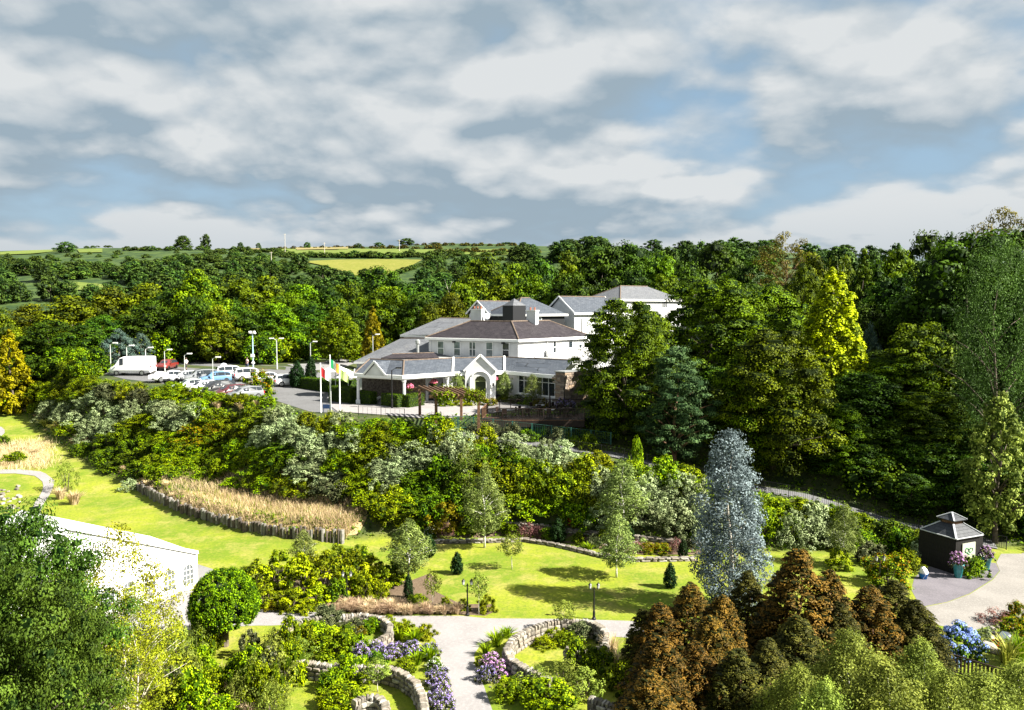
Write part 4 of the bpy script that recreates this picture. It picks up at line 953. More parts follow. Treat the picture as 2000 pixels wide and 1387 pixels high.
# canopy columns with base and capital, deep beam between
colp = MB(); colp.box((0, 0, 0.22), (0.46, 0.46, 0.44)).lathe([(0.17, 0.4), (0.15, 2.55), (0.19, 2.6), (0.19, 2.7)], 14).box((0, 0, 2.78), (0.44, 0.44, 0.16))
cme = colp.mesh('column', trim)
for p in ((-16.75, 83.25), (-11.35, 80.45), (-7.1, 83.95)):
    obj('column', cme, wing, (p[0], p[1], 8.0))
for a, b in (((-16.75, 83.25), (-11.35, 80.45)), ((-11.35, 80.45), (-7.1, 83.95))): MB().bar((a[0], a[1], 11.0), (b[0], b[1], 11.0), 0.34, 0.3).build('beam', trim, wing)
# gablet over the steps
gd = unit2(np.array(K_) - np.array(E0)); gn_ = np.array([gd[1], -gd[0]]); g0 = np.array(E0) + gd * 1.45; g1 = np.array(E0) + gd * 4.35; gm_ = (g0 + g1) / 2
f_ = lambda p, z, o=0.0: (p[0] + gn_[0] * o, p[1] + gn_[1] * o, z)
MB().face([f_(g0, ZV - 0.1, 0.12), f_(g1, ZV - 0.1, 0.12), f_(gm_, ZT - 0.1, 0.12)]).face([f_(g0, ZV - 0.1, 0.0), f_(gm_, ZT - 0.1, 0.0), f_(g1, ZV - 0.1, 0.0)]).build('gablet_wall', render_w, wing)
gb = gm_ - gn_ * 2.6
roofp(wing, [f_(g0, ZV - 0.05, 0.2), f_(gm_, ZT, 0.2), (gb[0], gb[1], ZT)], slate); roofp(wing, [f_(gm_, ZT, 0.2), f_(g1, ZV - 0.05, 0.2), (gb[0], gb[1], ZT)], slate)
for a in (g0, g1): MB().bar(f_(a, ZV + 0.0, 0.26), f_(gm_, ZT + 0.06, 0.26), 0.08, 0.2).build('bargeboard', trim, wing)
# walls behind the canopy
wall(wing, (-17.2, 87.6), (-9.6, 85.0), 7.6, 11.2, stone_m)
wall(wing, (-9.6, 85.0), (-6.6, 86.9), 7.6, 11.2)
wall(wing, (-6.9, 84.6), (-5.2, 87.2), 7.6, 11.2, th=0.25)
for t_, w_ in ((0.18, 0.8), (0.62, 0.6)):
    p = np.array([-9.6, 85.0]) * (1 - t_) + np.array([-6.6, 86.9]) * t_; nn = np.array([0.535, -0.845])
    window(wing, (p[0], p[1], 9.1), nn, w_, 2.1, glass, 0, sill=False, name='door', fw=0.05)
p = np.array([-6.9, 84.6]) * 0.5 + np.array([-5.2, 87.2]) * 0.5
window(wing, (p[0] + 0.0, p[1], 9.2), np.array([0.84, -0.55]), 0.8, 2.2, glass, 0, sill=False, name='door', fw=0.05)
window(wing, (-7.6, 86.25), np.array([0.535, -0.845]), 0.1, 0.1) if False else None
wall(wing, (-7.6, 84.35), (-6.55, 84.5), 7.6, 11.1, th=0.6)
# entrance gable
py0 = 84.15; pc = -3.48; pw = 3.36
gx0, gx1 = pc - pw / 2, pc + pw / 2
N = 14; ar = 0.62; ah = 2.35
outer = [(gx0, 7.7), (gx1, 7.7), (gx1, 11.6), (pc, 13.15), (gx0, 11.6)]
arch = [(pc - ar, 7.7)] + [(pc - ar * math.cos(math.pi * k / N), 8 + ah + ar * math.sin(math.pi * k / N)) for k in range(N + 1)] + [(pc + ar, 7.7)]
def holed(y):
    # the gable face as strips round the arched opening
    P = []
    L1 = [(gx0, 7.7), (gx0, 10.35)] + [(gx0, 10.35 + (11.6 - 10.35) * k / 4) for k in range(1, 4)] + [(gx0 + (pc - gx0) * k / 4, 11.6 + 1.55 * k / 4) for k in range(0, 5)]
    A1 = arch[:2 + N // 2]
    n_ = max(len(L1), len(A1)); l1 = resample(L1, n_); a1 = resample(A1, n_)
    fs = []
    for k in range(n_ - 1):
        q = [l1[k], a1[k], a1[k + 1], l1[k + 1]]
        fs.append([(p[0], y, p[1]) for p in q]); fs.append([(2 * pc - p[0], y, p[1]) for p in q[::-1]])
    return fs, a1
gmsh = MB(); fs, a1 = holed(py0)
for f in fs: gmsh.face(f)
for k in range(len(a1) - 1):     # reveal
    for s in (0, 1):
        fx = (lambda v: v) if s == 0 else (lambda v: 2 * pc - v)
        gmsh.face([(fx(a1[k][0]), py0, a1[k][1]), (fx(a1[k][0]), py0 + 0.35, a1[k][1]), (fx(a1[k + 1][0]), py0 + 0.35, a1[k + 1][1]), (fx(a1[k + 1][0]), py0, a1[k + 1][1])])
for s in (gx0, gx1): gmsh.face([(s, py0, 7.7), (s, py0 + 3.2, 7.7), (s, py0 + 3.2, 11.6), (s, py0, 11.6)])
gmsh.build('entrance_gable', render_w, wing)
for s in (-1, 1):
    a = (pc + s * (pw / 2 + 0.15), py0 - 0.06, 11.5); b = (pc, py0 - 0.06, 13.28)
    MB().bar(a, b, 0.22, 0.2).build('coping', trim, wing)
    roofp(wing, [(pc + s * (pw / 2 + 0.1), py0 + 0.05, 11.55), (pc, py0 + 0.05, 13.18), (pc, py0 + 3.4, 13.18), (pc + s * (pw / 2 + 0.1), py0 + 3.4, 11.55)], slate)
rg = MB(); K2 = 16
for rr_, oo in ((1.12, 0.05),):
    pts = [(pc - rr_ * math.cos(math.pi * k / K2), py0 - 0.05, 8 + ah + rr_ * math.sin(math.pi * k / K2)) for k in range(K2 + 1)]
    pts = [(pc - rr_, py0 - 0.05, 8.0)] + pts + [(pc + rr_, py0 - 0.05, 8.0)]
    rg.tube(pts, 0.075, 6)
rg.build('arch_moulding', trim, wing)
gframe = mat('green_frame', (0.16, 0.19, 0.08), 0.5)
dr = MB().box((pc, py0 + 0.30, 9.15), (1.2, 0.06, 2.3)).build('door', mat('dark_green_door', (0.022, 0.034, 0.012), 0.35), wing)
MB().box((pc, py0 + 0.22, 10.35), (1.24, 0.14, 0.09)).build('transom', gframe, dr)
for s in (-1, 1): MB().box((pc + s * 0.58, py0 + 0.22, 9.15), (0.08, 0.12, 2.3)).build('door_frame', gframe, dr)
fan = MB().face([(pc - 0.62 * math.cos(math.pi * k / 12), py0 + 0.26, 10.35 + 0.62 * math.sin(math.pi * k / 12)) for k in range(13)][::-1]).build('fanlight', glass, wing)
for k in range(1, 6):
    a = math.pi * k / 6; MB().bar((pc, py0 + 0.23, 10.37), (pc - 0.6 * math.cos(a), py0 + 0.23, 10.37 + 0.6 * math.sin(a)), 0.03, 0.03).build('glazing_bar', gframe, fan)
for s in (-1, 1):
    wl = MB(); wl.box((pc + s * 1.42, py0 - 0.2, 10.0), (0.22, 0.22, 0.34), 0, 0.8).bar((pc + s * 1.42, py0, 9.7), (pc + s * 1.42, py0 - 0.22, 9.8), 0.05, 0.05).build('wall_lantern', black_m, wing)
# right glazed range
wd = unit2(np.array(E3_) - np.array(V2p)); wn = np.array([wd[1], -wd[0]]); wn = wn if wn[1] < 0 else -wn
a0 = np.array(V2p) + wd * 0.2 - wn * 0.45; a1_ = np.array(E3_) - wd * 0.1 - wn * 0.45; Lw = np.linalg.norm(a1_ - a0)
wall(wing, a0, a1_, 7.6, 8.95, th=0.3, inward=-wn)
wall(wing, a0, a0 + wd * 1.5, 8.95, 11.15, th=0.3, inward=-wn); wall(wing, a0, a1_, 11.05, 11.3, th=0.3, inward=-wn)
wc = a0 + wd * (1.5 + (Lw - 1.5) / 2)
gl = window(wing, (wc[0] - wn[0] * 0.1, wc[1] - wn[1] * 0.1, 10.0), wn, Lw - 1.5, 2.1, glass, 0.70, mull=6, name='glazing', fw=0.1)
MB().bar((*(a0 + wd * 1.4 + wn * 0.08), 8.93), (*(a1_ + wn * 0.08), 8.93), 0.3, 0.1).build('long_sill', trim, wing)
# rubble stone end wall
S_ = np.array(WY(1103, 740, 78.9)[:2]); su, sv = np.array([-0.80, 0.6]), np.array([0.75, 0.66])
stw = MB().prism([tuple(S_), tuple(S_ + su * 1.15), tuple(S_ + su * 1.15 + sv * 5.5), tuple(S_ + sv * 5.5)], 7.5, 11.78).build('stone_end_wall', stone_m, wing)
MB().prism([tuple(S_ - su * 0.08 - sv * 0.08), tuple(S_ + su * 1.25 - sv * 0.08), tuple(S_ + su * 1.25 + sv * 5.6), tuple(S_ - su * 0.08 + sv * 5.6)], 11.78, 11.88).build('wall_capping', metal_g, stw)
smesh = []
for k in range(8):
    mb = MB(); mb.box((0, 0, 0), (1, 1, 1)); mb.v = [tuple(q * random.uniform(0.82, 1.0) for q in v) for v in mb.v]; smesh.append(mb)
sm_ = [m_.mesh('stone', mat('stone_%d' % (i % 4), [(0.22, 0.17, 0.13), (0.30, 0.25, 0.20), (0.15, 0.12, 0.10), (0.26, 0.19, 0.13)][i % 4], 0.9, var=0.25, scale=4, bump=0.4)) for i, m_ in enumerate(smesh)]
for dirv, base, ln, nout in ((sv, S_, 5.0, -su), (su, S_, 1.15, -sv)):
    z = 8.0
    while z < 11.6:
        t = random.uniform(-0.2, 0); hh = random.uniform(0.16, 0.26)
        while t < ln - 0.2:
            w_ = random.uniform(0.35, 0.75); q = base + dirv * (max(0, t) + w_ / 2) + nout * 0.01
            obj('stone', random.choice(sm_), stw, (q[0], q[1], z + hh / 2), (0, 0, math.atan2(dirv[1], dirv[0])), (w_ * 0.96, 0.1, hh * 0.93)); t += w_
        z += hh

# --- rear ranges
def block(name, label, K, u, lu, v, lv, z0, ze, zr, rm, hip=True, wm=None, over=0.35, inset=None, ridge_on='v'):
    K = np.array(K, float); u, v = unit2(u), unit2(v)
    t = thing(name, label, 'building', (K[0], K[1], z0))
    t_loc = Vector((K[0], K[1], z0))
    MB().prism([tuple(K), tuple(K + u * lu), tuple(K + u * lu + v * lv), tuple(K + v * lv)], z0, ze - 0.08).build('wall', wm or render_w, t)
    a, b, c, d = K - u * over - v * over, K + u * (lu + over) - v * over, K + u * (lu + over) + v * (lv + over), K - u * over + v * (lv + over)
    i = inset if inset is not None else lu / 2
    m0, m1 = K + u * lu / 2 + v * (i if hip else -over), K + u * lu / 2 + v * (lv - (i if hip else -over))
    E = lambda p: (p[0], p[1], ze); T = lambda p: (p[0], p[1], zr)
    roofp(t, [E(a), E(d), T(m1), T(m0)], rm); roofp(t, [E(b), E(c), T(m1), T(m0)], rm)
    if hip: roofp(t, [E(a), E(b), T(m0)], rm); roofp(t, [E(d), E(c), T(m1)], rm)
    else:
        for q in (0, lv):
            A, B = K + v * q, K + u * lu + v * q; MB().face([(*A, ze - 0.08), (*B, ze - 0.08), (*((A + B) / 2), zr - 0.1)]).build('gable_wall', wm or render_w, t)
            o_ = -over if q == 0 else lv + over
            for s in (a if q == 0 else d, b if q == 0 else c):
                mm = m0 if q == 0 else m1; MB().bar((s[0], s[1], ze), (mm[0], mm[1], zr), 0.08, 0.22).build('bargeboard', trim, t)
    ridge(t, T(m0), T(m1), 0.1)
    if hip:
        for p in (a, b): ridge(t, E(p), T(m0), 0.09)
    for p, q in ((a, b), (a, d)): 
        if hip or (p is a and q is d): fascia(t, p, q, ze + 0.02, 0.24); gutter(t, p, q, ze)
    return t, K, u, v
U3, V3 = (-0.6, 0.8), (0.8, 0.6)
t3, K3, u3, v3 = block('hotel_block', 'three-storey white hotel block with pale hipped slate roof', (16.6, 118), U3, 7.9, V3, 14.1, 7.5, 19.65, 21.9, slate_pale)
q = K3 + u3 * 3.6; window(t3, (q[0], q[1], 18.9), -v3, 1.5, 1.25, glass_t, 0, 2)
q = K3 + u3 * 3.6; window(t3, (q[0], q[1], 15.9), -v3, 1.5, 1.25, glass, 0, 2)
q = K3 + v3 * 10.0; window(t3, (q[0], q[1], 18.9), -u3, 1.4, 1.1, glass, 0, 2)
q = K3 + v3 * 4.0; window(t3, (q[0], q[1], 18.9), -u3, 1.4, 1.1, glass, 0, 2)
t4, K4, u4, v4 = block('hotel_block', 'slate-hung dark rear hotel block with hipped grey roof', (0.6, 106.5), U3, 7.2, V3, 8.8, 7.5, 17.45, 19.85, slate, wm=slate_hung)
tw = np.array(WY(1002, 612, 104.6)[:2])
MB().prism([tuple(tw), tuple(tw + np.array(U3) * 2.4), tuple(tw + np.array(U3) * 2.4 + np.array(V3) * 2.2), tuple(tw + np.array(V3) * 2.2)], 12, 18.7).build('slate_hung_tower', slate_hung, t4)
ap = tw + np.array(U3) * 1.2 + np.array(V3) * 1.1
qq = [tw, tw + np.array(U3) * 2.4, tw + np.array(U3) * 2.4 + np.array(V3) * 2.2, tw + np.array(V3) * 2.2]
for k in range(4): roofp(t4, [(*qq[k], 18.72), (*qq[(k + 1) % 4], 18.72), (*ap, 19.7)], slate_pale)
q = K4 + v4 * 3.4; window(t4, (q[0], q[1], 16.6), -u4, 2.2, 0.9, glass_t, 0, 0)
g5 = np.array(WY(925, 612, 113)[:2])
t5, *_ = block('hotel_block', 'white gabled rear hotel wing behind the dish chimney', g5 + np.array([2.2, -1.6]), (-0.8, 0.6), 3.6, (0.62, 0.78), 9, 9, 17.5, 19.4, slate, hip=False)
t6, K6, u6, v6 = block('hotel_block', 'white gabled hotel wing beside the three-storey block', WY(1122, 612, 113)[:2], (-0.62, 0.78), 6.2, (0.78, 0.62), 9, 8, 17.6, 20.1, slate, hip=False)
MB().box((WY(1131, 625, 114)[0], 114, 15.6), (0.9, 0.3, 2.4)).build('window', glass, t6)
t7, *_ = block('hotel_block', 'low white outbuilding behind the tall beech', WY(1338, 588, 128)[:2], (-0.6, 0.8), 5, (0.8, 0.6), 6, 8, 19.5, 20.6, slate, hip=False)

# --- left slate-roofed wings
t8 = thing('hotel_block', 'white hotel wing with long grey slate roof next to the car park', 'building', (-12, 97, 8))
A0 = WY(782, 654, 103); A1 = WY(860, 621, 109); A2 = WY(921, 622, 107); A3 = WY(846, 654, 99)
roofp(t8, [A0, A3, A2, A1], slate_pale); ridge(t8, A1, A2)
roofp(t8, [A0, A1, (A1[0] - 1.5, A1[1] + 5, A0[2])], slate_pale)
B0 = WZ(691, 706, 11.75); B1 = (-6.8, 93.2, 11.9); B2 = WY(842, 661, 98.6); B3 = WY(783, 661, 101.5)
roofp(t8, [B0, B1, B2, B3], slate_pale); ridge(t8, B3, B2)
roofp(t8, [B0, B3, (B0[0] + 1, B0[1] + 9, B0[2])], slate_pale)
MB().prism([(B0[0] + 0.3, B0[1] + 0.3), (B1[0], B1[1] + 0.4), (B2[0], B2[1]), (-8, 104), (B0[0] + 1.3, B0[1] + 9)], 7.6, 11.65).build('wall', render_w, t8)
MB().prism([(A0[0] + 0.4, A0[1] + 0.3), (A3[0], A3[1] + 0.4), (A2[0], A2[1]), (A1[0], A1[1] + 1)], 8, A0[2] - 0.15).build('wall', render_w, t8)
fascia(t8, B0, B1, 11.72); fascia(t8, A0, A3, A0[2])
dd = unit2(np.array(B1[:2]) - np.array(B0[:2])); q = np.array(B0[:2]) + dd * 0.9 + np.array([0.25, 0.3])
window(t8, (q[0], q[1] - 0.12, 10.9), (dd[1], -dd[0]), 0.8, 0.7, glass, 0, 1)
# little roofs between
D0 = WY(744, 699, 88.5); D1 = WY(766, 691.5, 90); D2 = WY(848, 689, 91); D3 = WY(858, 699, 90)
roofp(t8, [D0, D3, D2, D1], slate_old); ridge(t8, D1, D2, 0.08)
vt = MB(); pv = WY(816, 690, 91); vt.tube([(pv[0], pv[1], 12.6), (pv[0], pv[1], 14.2)], 0.16, 8).lathe([(0.3, 0), (0.3, 0.35), (0.1, 0.5)], 10, (pv[0], pv[1], 14.2)); vt.build('flue', metal_g, t8)
for t in list(bpy.data.objects):
    if t.type == 'EMPTY' and t.get('category') == 'building':
        for ch in t.children: ch.matrix_parent_inverse = Matrix.Translation(-Vector(t.location))

# ================================================================ garden buildings
canvas = mat('white_canvas', (0.72, 0.72, 0.72), 0.6, var=0.02, scale=0.5)
clear_pl = mat('clear_plastic_window', (0.10, 0.11, 0.12), 0.15, var=0.3, scale=1.0, spec=0.5)
# marquee: the wide gable end with arched windows faces the apron
mq = thing('marquee', 'large white gabled marquee with arched clear windows', 'marquee')
F0 = np.array(WZ(385, 1147, 0)[:2]); fd, bd = np.array([-0.6, -0.8]), np.array([-0.8, 0.6]); he, hr, MW, ML = 2.35, 5.9, 16.0, 6.0
z = lambda p, h: (p[0], p[1], h)
F1 = F0 + fd * MW; G0, G1 = F0 + bd * ML, F1 + bd * ML; M0, M1 = (F0 + F1) / 2, (G0 + G1) / 2
for a, b, c in ((F0, F1, M0), (G0, G1, M1)): MB().face([z(a, 0), z(b, 0), z(b, he), z(c, hr), z(a, he)]).build('end_wall', canvas, mq)
for a, b in ((F0, G0), (F1, G1)):
    MB().face([z(a, 0), z(b, 0), z(b, he), z(a, he)]).build('side_wall', canvas, mq)
    s_ = -fd if a is F0 else fd
    MB().slab([z(a + s_ * 0.12 - bd * 0.12, he - 0.05), z(b + s_ * 0.12, he - 0.05), z(M1, hr + 0.03), z(M0 - bd * 0.12, hr + 0.03)], 0.05).build('roof', canvas, mq)
    MB().bar(z(a - bd * 0.1 + s_ * 0.05, he), z(M0 - bd * 0.1, hr + 0.02), 0.06, 0.22).build('valance', canvas, mq)
no_ = -bd
for k in range(12):
    cpt = F0 + fd * (0.62 + 1.28 * k) + no_ * 0.02
    pts = [(-0.36, 0.35)] + [(-0.36 * math.cos(math.pi * j / 10), 1.35 + 0.36 * math.sin(math.pi * j / 10)) for j in range(11)] + [(0.36, 0.35)]
    f_ = lambda u, v, o: (cpt[0] + fd[0] * u + no_[0] * o, cpt[1] + fd[1] * u + no_[1] * o, v)
    w_o = MB().face([f_(u, v, 0.0) for u, v in pts]).build('window', clear_pl, mq)
    fr = MB(); fr.tube([f_(u, v, 0.02) for u, v in pts + pts[:1]], 0.03, 4, False)
    for u in (-0.12, 0.12): fr.bar(f_(u, 0.35, 0.02), f_(u, 1.65, 0.02), 0.035, 0.02)
    for v in (0.7, 1.02, 1.35): fr.bar(f_(-0.34, v, 0.02), f_(0.34, v, 0.02), 0.03, 0.035)
    fr.build('window_bars', canvas, w_o)
for p in (F0, F1, G0, G1): MB().tube([z(p, 0), z(p, he)], 0.06, 6).build('post', canvas, mq)
seam = mat('canvas_seam', (0.42, 0.43, 0.44), 0.7)
for k in range(1, 6):
    u = MW * k / 6; top_ = he + (hr - he) * (1 - abs(u / MW - 0.5) * 2); q = F0 + fd * (u + 0.02) - bd * 0.015
    MB().bar(z(q, 0), z(q, top_), 0.03, 0.05).build('seam', seam, mq)
MB().bar(z(F0 - bd * 0.015, he), z(F1 - bd * 0.015, he), 0.03, 0.05).build('seam', seam, mq)

# kiosk
kc = np.array(WZ(1864, 1122, 0)[:2]); ku, kv = np.array([-0.43, 0.903]), np.array([0.92, 0.392]); kw = 2.35; kh = 2.55
ko = thing('kiosk', 'small black timber kiosk with two-tier slate pyramid roof', 'kiosk', (0, 0, 0))
kroof = slate_mat('kiosk_slate', (0.030, 0.034, 0.042), (0.045, 0.05, 0.058), (0.065, 0.07, 0.08))
lead = mat('lead_flashing', (0.42, 0.44, 0.46), 0.5, var=0.1)
tarred = mat('black_boards', (0.010, 0.009, 0.009), 0.65, var=0.3)
kp = [kc, kc + ku * kw, kc + ku * kw + kv * kw, kc + kv * kw]
MB().prism([tuple(p) for p in kp], 0.0, kh).build('wall', mat('black_board_backing', (0.006, 0.006, 0.006), 0.7), ko)
bme = MB().box((0, 0, 0), (0.15, 0.03, kh - 0.1)).mesh('board', tarred)
for base, dv_, nv in ((kc, ku, -kv), (kc, kv, -ku)):
    for k in range(17):
        q = base + dv_ * (0.08 + k * 0.162) + nv * 0.018; obj('board', bme, ko, (q[0], q[1], kh / 2), (0, 0, math.atan2(dv_[1], dv_[0])))
mc = (kp[0] + kp[2]) / 2
ex = lambda p, k: mc + (p - mc) * k
kt, kt2 = 3.25, 3.95
for k in range(4):
    a, b = kp[k], kp[(k + 1) % 4]
    roofp(ko, [(*ex(a, 1.16), kh), (*ex(b, 1.16), kh), (*ex(b, 0.42), kt), (*ex(a, 0.42), kt)], kroof, 0.06)
    roofp(ko, [(*ex(a, 0.56), kt + 0.28), (*ex(b, 0.56), kt + 0.28), (*mc, kt2)], kroof, 0.05)
    MB().bar((*ex(a, 1.17), kh + 0.03), (*ex(a, 0.42), kt + 0.03), 0.12, 0.05).build('hip_flashing', lead, ko)
    MB().bar((*ex(a, 0.57), kt + 0.31), (*mc, kt2 + 0.03), 0.09, 0.05).build('hip_flashing', lead, ko)
    MB().bar((*ex(a, 1.17), kh), (*ex(b, 1.17), kh), 0.05, 0.06).build('eaves_trim', lead, ko)
MB().prism([tuple(ex(p, 0.38)) for p in kp], kt - 0.1, kt + 0.3).build('lantern', wood_b, ko)
# map board on the right-hand wall
mbp = kc + kv * 1.25 - ku * -0.0 + np.array([-kv[1], kv[0]]) * 0; nrm = np.array([kv[1], -kv[0]])
sg = thing('map_board', 'white map board with green drawing on the black kiosk', 'sign', (0, 0, 0))
f_ = lambda u, v, o: (mbp[0] + kv[0] * u + nrm[0] * o, mbp[1] + kv[1] * u + nrm[1] * o, v)
MB().bar(f_(-0.65, 1.55, 0.08), f_(0.65, 1.55, 0.08), 0.05, 1.1).build('panel', mat('map_paper', (0.36, 0.37, 0.30), 0.5, var=0.08), sg)
gi = mat('map_green', (0.03, 0.16, 0.06), 0.5)
for pts in ([(-0.4, 1.6), (-0.3, 1.75), (-0.1, 1.72), (0.0, 1.55), (-0.15, 1.45), (-0.35, 1.48), (-0.4, 1.6)], [(0.0, 1.55), (0.12, 1.72), (0.34, 1.7), (0.36, 1.52), (0.15, 1.42), (0.0, 1.5)], [(-0.2, 1.4), (0.05, 1.3), (0.3, 1.36)]):
    MB().tube([f_(u, v, 0.11) for u, v in pts], 0.04, 4).build('map_line', gi, sg)
# planters
teal = mat('teal_glaze', (0.03, 0.20, 0.21), 0.3, var=0.3, scale=4, spec=0.5)
def planter(px, py, label, flower, h=0.95):
    p = WZ(px, py, 0)
    t = thing('planter', label, 'planter', (p[0], p[1], 0.012))
    MB().lathe([(0.20, 0), (0.22, 0.03), (0.34, h - 0.08), (0.37, h - 0.06), (0.37, h), (0.31, h), (0.30, h - 0.1)], 18).build('pot', teal, t, True)
    MB().lathe([(0.30, h - 0.08), (0.02, h - 0.06)], 14).build('soil', soil, t)
    plant(flower, 'potted_flowers', p[0], p[1], 0.85, 1.25, 'lilac flowers growing in the ' + ('front' if px < 1900 else 'rear') + ' teal kiosk planter', 'flowers', None, z=h - 0.08)
planter(1871, 1128, 'tall teal glazed planter at the kiosk corner', 's_lilac')
planter(1925, 1113, 'teal glazed planter behind the kiosk plant bed', 's_lilac', 0.9)
p = WZ(1803, 1130, 0)
bt = thing('tub', 'blue plastic tub with a white bag inside', 'tub', (p[0], p[1], 0.01))
MB().lathe([(0.24, 0), (0.29, 0.36), (0.31, 0.37), (0.27, 0.36), (0.22, 0.05)], 18).build('tub_body', mat('blue_plastic', (0.02, 0.16, 0.50), 0.35), bt, True)
p2 = thing('bag', 'white plastic bag slumped in the blue tub', 'bag', (p[0], p[1], 0.06))
sk = MB().lathe([(0.21, 0), (0.24, 0.25), (0.27, 0.42), (0.20, 0.6), (0.10, 0.72), (0.02, 0.74)], 14); sk.v = [(x + random.uniform(-0.05, 0.05), y + random.uniform(-0.05, 0.05), z_ + random.uniform(-0.03, 0.05)) for x, y, z_ in sk.v]
sk.build('bag_body', canvas, p2, True)
p = WZ(1933, 1128, 0)
bl = thing('bollard_light', 'short black bollard light on the slate gravel', 'bollard', (p[0], p[1], 0.01))
MB().lathe([(0.13, 0), (0.13, 0.05), (0.09, 0.07), (0.09, 0.32)], 12).build('post', black_m, bl); MB().lathe([(0.075, 0.32), (0.075, 0.42)], 12).build('lens', mat('frosted', (0.5, 0.5, 0.45), 0.3), bl); MB().lathe([(0.11, 0.42), (0.11, 0.47), (0.03, 0.54)], 12).build('cap', black_m, bl)
p = WZ(1963, 1262, 0)
sph = thing('garden_sphere', 'polished steel sphere among the kiosk rockery', 'ornament', (p[0], p[1], 0))
sm0 = MB().lathe([(0.02 + 0.40 * math.sin(math.pi * k / 14), 0.42 - 0.41 * math.cos(math.pi * k / 14)) for k in range(15)], 20); sm0.build('ball', mat('polished_steel', (0.65, 0.66, 0.68), 0.12, metal=1.0, var=0.05), sph, True)
MB().lathe([(0.16, 0), (0.13, 0.08)], 12).build('base', lead, sph)

# ================================================================ lamps
def garden_lantern(px, py, label, h=2.15, heads=2):
    p = hit(px, py)
    t = thing('garden_lantern', label, 'lamp post', (p[0], p[1], p[2]))
    MB().lathe([(0.13, 0), (0.13, 0.08), (0.08, 0.14), (0.075, 0.5), (0.05, 0.55), (0.04, h - 0.35), (0.06, h - 0.33), (0.03, h - 0.2)], 10).build('post', black_m, t)
    for s in ((-1, 1) if heads == 2 else (0,)):
        x = 0.24 * s; zz = h - 0.25
        if s: MB().tube([(0, 0, zz - 0.06), (x * 0.6, 0, zz - 0.12), (x, 0, zz - 0.02)], 0.02, 6).build('arm', black_m, t)
        l = MB().lathe([(0.07, 0), (0.10, 0.2)], 6, (x, 0, zz)).build('lantern', mat('lantern_glass', (0.32, 0.33, 0.33), 0.15, spec=0.6), t)
        MB().lathe([(0.13, 0.2), (0.05, 0.28), (0.015, 0.36)], 6, (x, 0, zz)).build('lantern_cap', black_m, l)
garden_lantern(913, 1202, 'black twin lantern post beside the tan grass tufts')
garden_lantern(1160, 1210, 'black twin lantern post at the lawn edge by the right spiral wall')
garden_lantern(678, 1184, 'black twin lantern post half hidden in the mahonia bed')
garden_lantern(1717, 1150, 'black lantern post beside the orange shrub')
lampgrey = mat('lamp_grey', (0.48, 0.50, 0.48), 0.5, metal=0.3, var=0.1)
lens_w = mat('lamp_lens', (0.75, 0.75, 0.72), 0.3)
def street_lamp(px, ytop, Y, label, heads=1, m=None, th=0.06):
    top = WY(px, ytop, Y); g = ground(top[0], Y); h = top[2] - g
    t = thing('street_lamp', label, 'street lamp', (top[0], Y, g))
    MB().tube([(0, 0, 0), (0, 0, 0.9), (0, 0, 0.95), (0, 0, h)], [th * 1.5, th * 1.5, th, th * 0.8], 8).build('post', m or lampgrey, t)
    for s in ((1,) if heads == 1 else (-1, 1)):
        a = MB(); a.tube([(0, 0, h - 0.05), (s * 0.25, 0, h + 0.12), (s * 0.5, 0, h + 0.2)], 0.035, 6).build('arm', m or lampgrey, t)
        b = MB(); b.box((s * 0.72, 0, h + 0.24), (0.62, 0.26, 0.14)); o = b.build('lamp_head', lens_w if m is None else m, t)
        MB().box((s * 0.74, 0, h + 0.155), (0.45, 0.2, 0.03)).build('lens', lens_w, o)
for px, yt, Y, lb in [(215, 673, 108, 'slim grey street lamp at the bonnet of the white van'), (247, 678, 107, 'slim grey street lamp over the door of the white van'), (284, 682, 106.5, 'slim grey street lamp at the tail of the white van'), (321, 686, 106, 'slim grey street lamp beside the covered trailer'), (360, 694, 105, 'slim grey street lamp near the walking person'), (415, 701, 98, 'slim grey street lamp above the pale green car'), (492, 731, 93, 'short grey street lamp beside the round car park bush'), (728, 656, 114, 'pale lamp beside the golden yellow conifer'), (606, 670, 116, 'thin dark lamp by the drive to the hotel')]:
    street_lamp(px, yt, Y, lb)
street_lamp(540, 664, 112, 'tall lamp with two heads at the back of the car park', 2, None, 0.08)
street_lamp(765, 723, 79, 'black lamp post in front of the columned canopy', 1, black_m, 0.07)
# camera mast
top = WY(493, 652, 110); g = ground(top[0], 110); h = top[2] - g
cm = thing('camera_mast', 'pale blue camera mast with white cameras in the car park', 'mast', (top[0], 110, g))
MB().tube([(0, 0, 0), (0, 0, h)], [0.12, 0.08], 8).build('pole', mat('pale_blue_paint', (0.30, 0.45, 0.50), 0.5), cm)
MB().box((0, 0, h + 0.1), (0.95, 0.3, 0.2)).build('camera_bar', lens_w, cm); MB().box((-0.25, -0.3, h + 0.3), (0.22, 0.6, 0.2)).build('camera', lens_w, cm); MB().box((0.3, -0.2, h + 0.3), (0.22, 0.5, 0.2)).build('camera', lens_w, cm)
MB().box((0, -0.13, h * 0.42), (0.55, 0.06, 0.45)).build('notice', lens_w, cm); MB().lathe([(0.05, -0.3), (0.28, 0), (0.05, 0.3)], 10, (0, 0, h * 0.22)).build('dome', lens_w, cm); MB().bar((-0.45, 0, h * 0.68), (0.45, 0, h * 0.68), 0.05, 0.05).build('crossarm', lampgrey, cm)
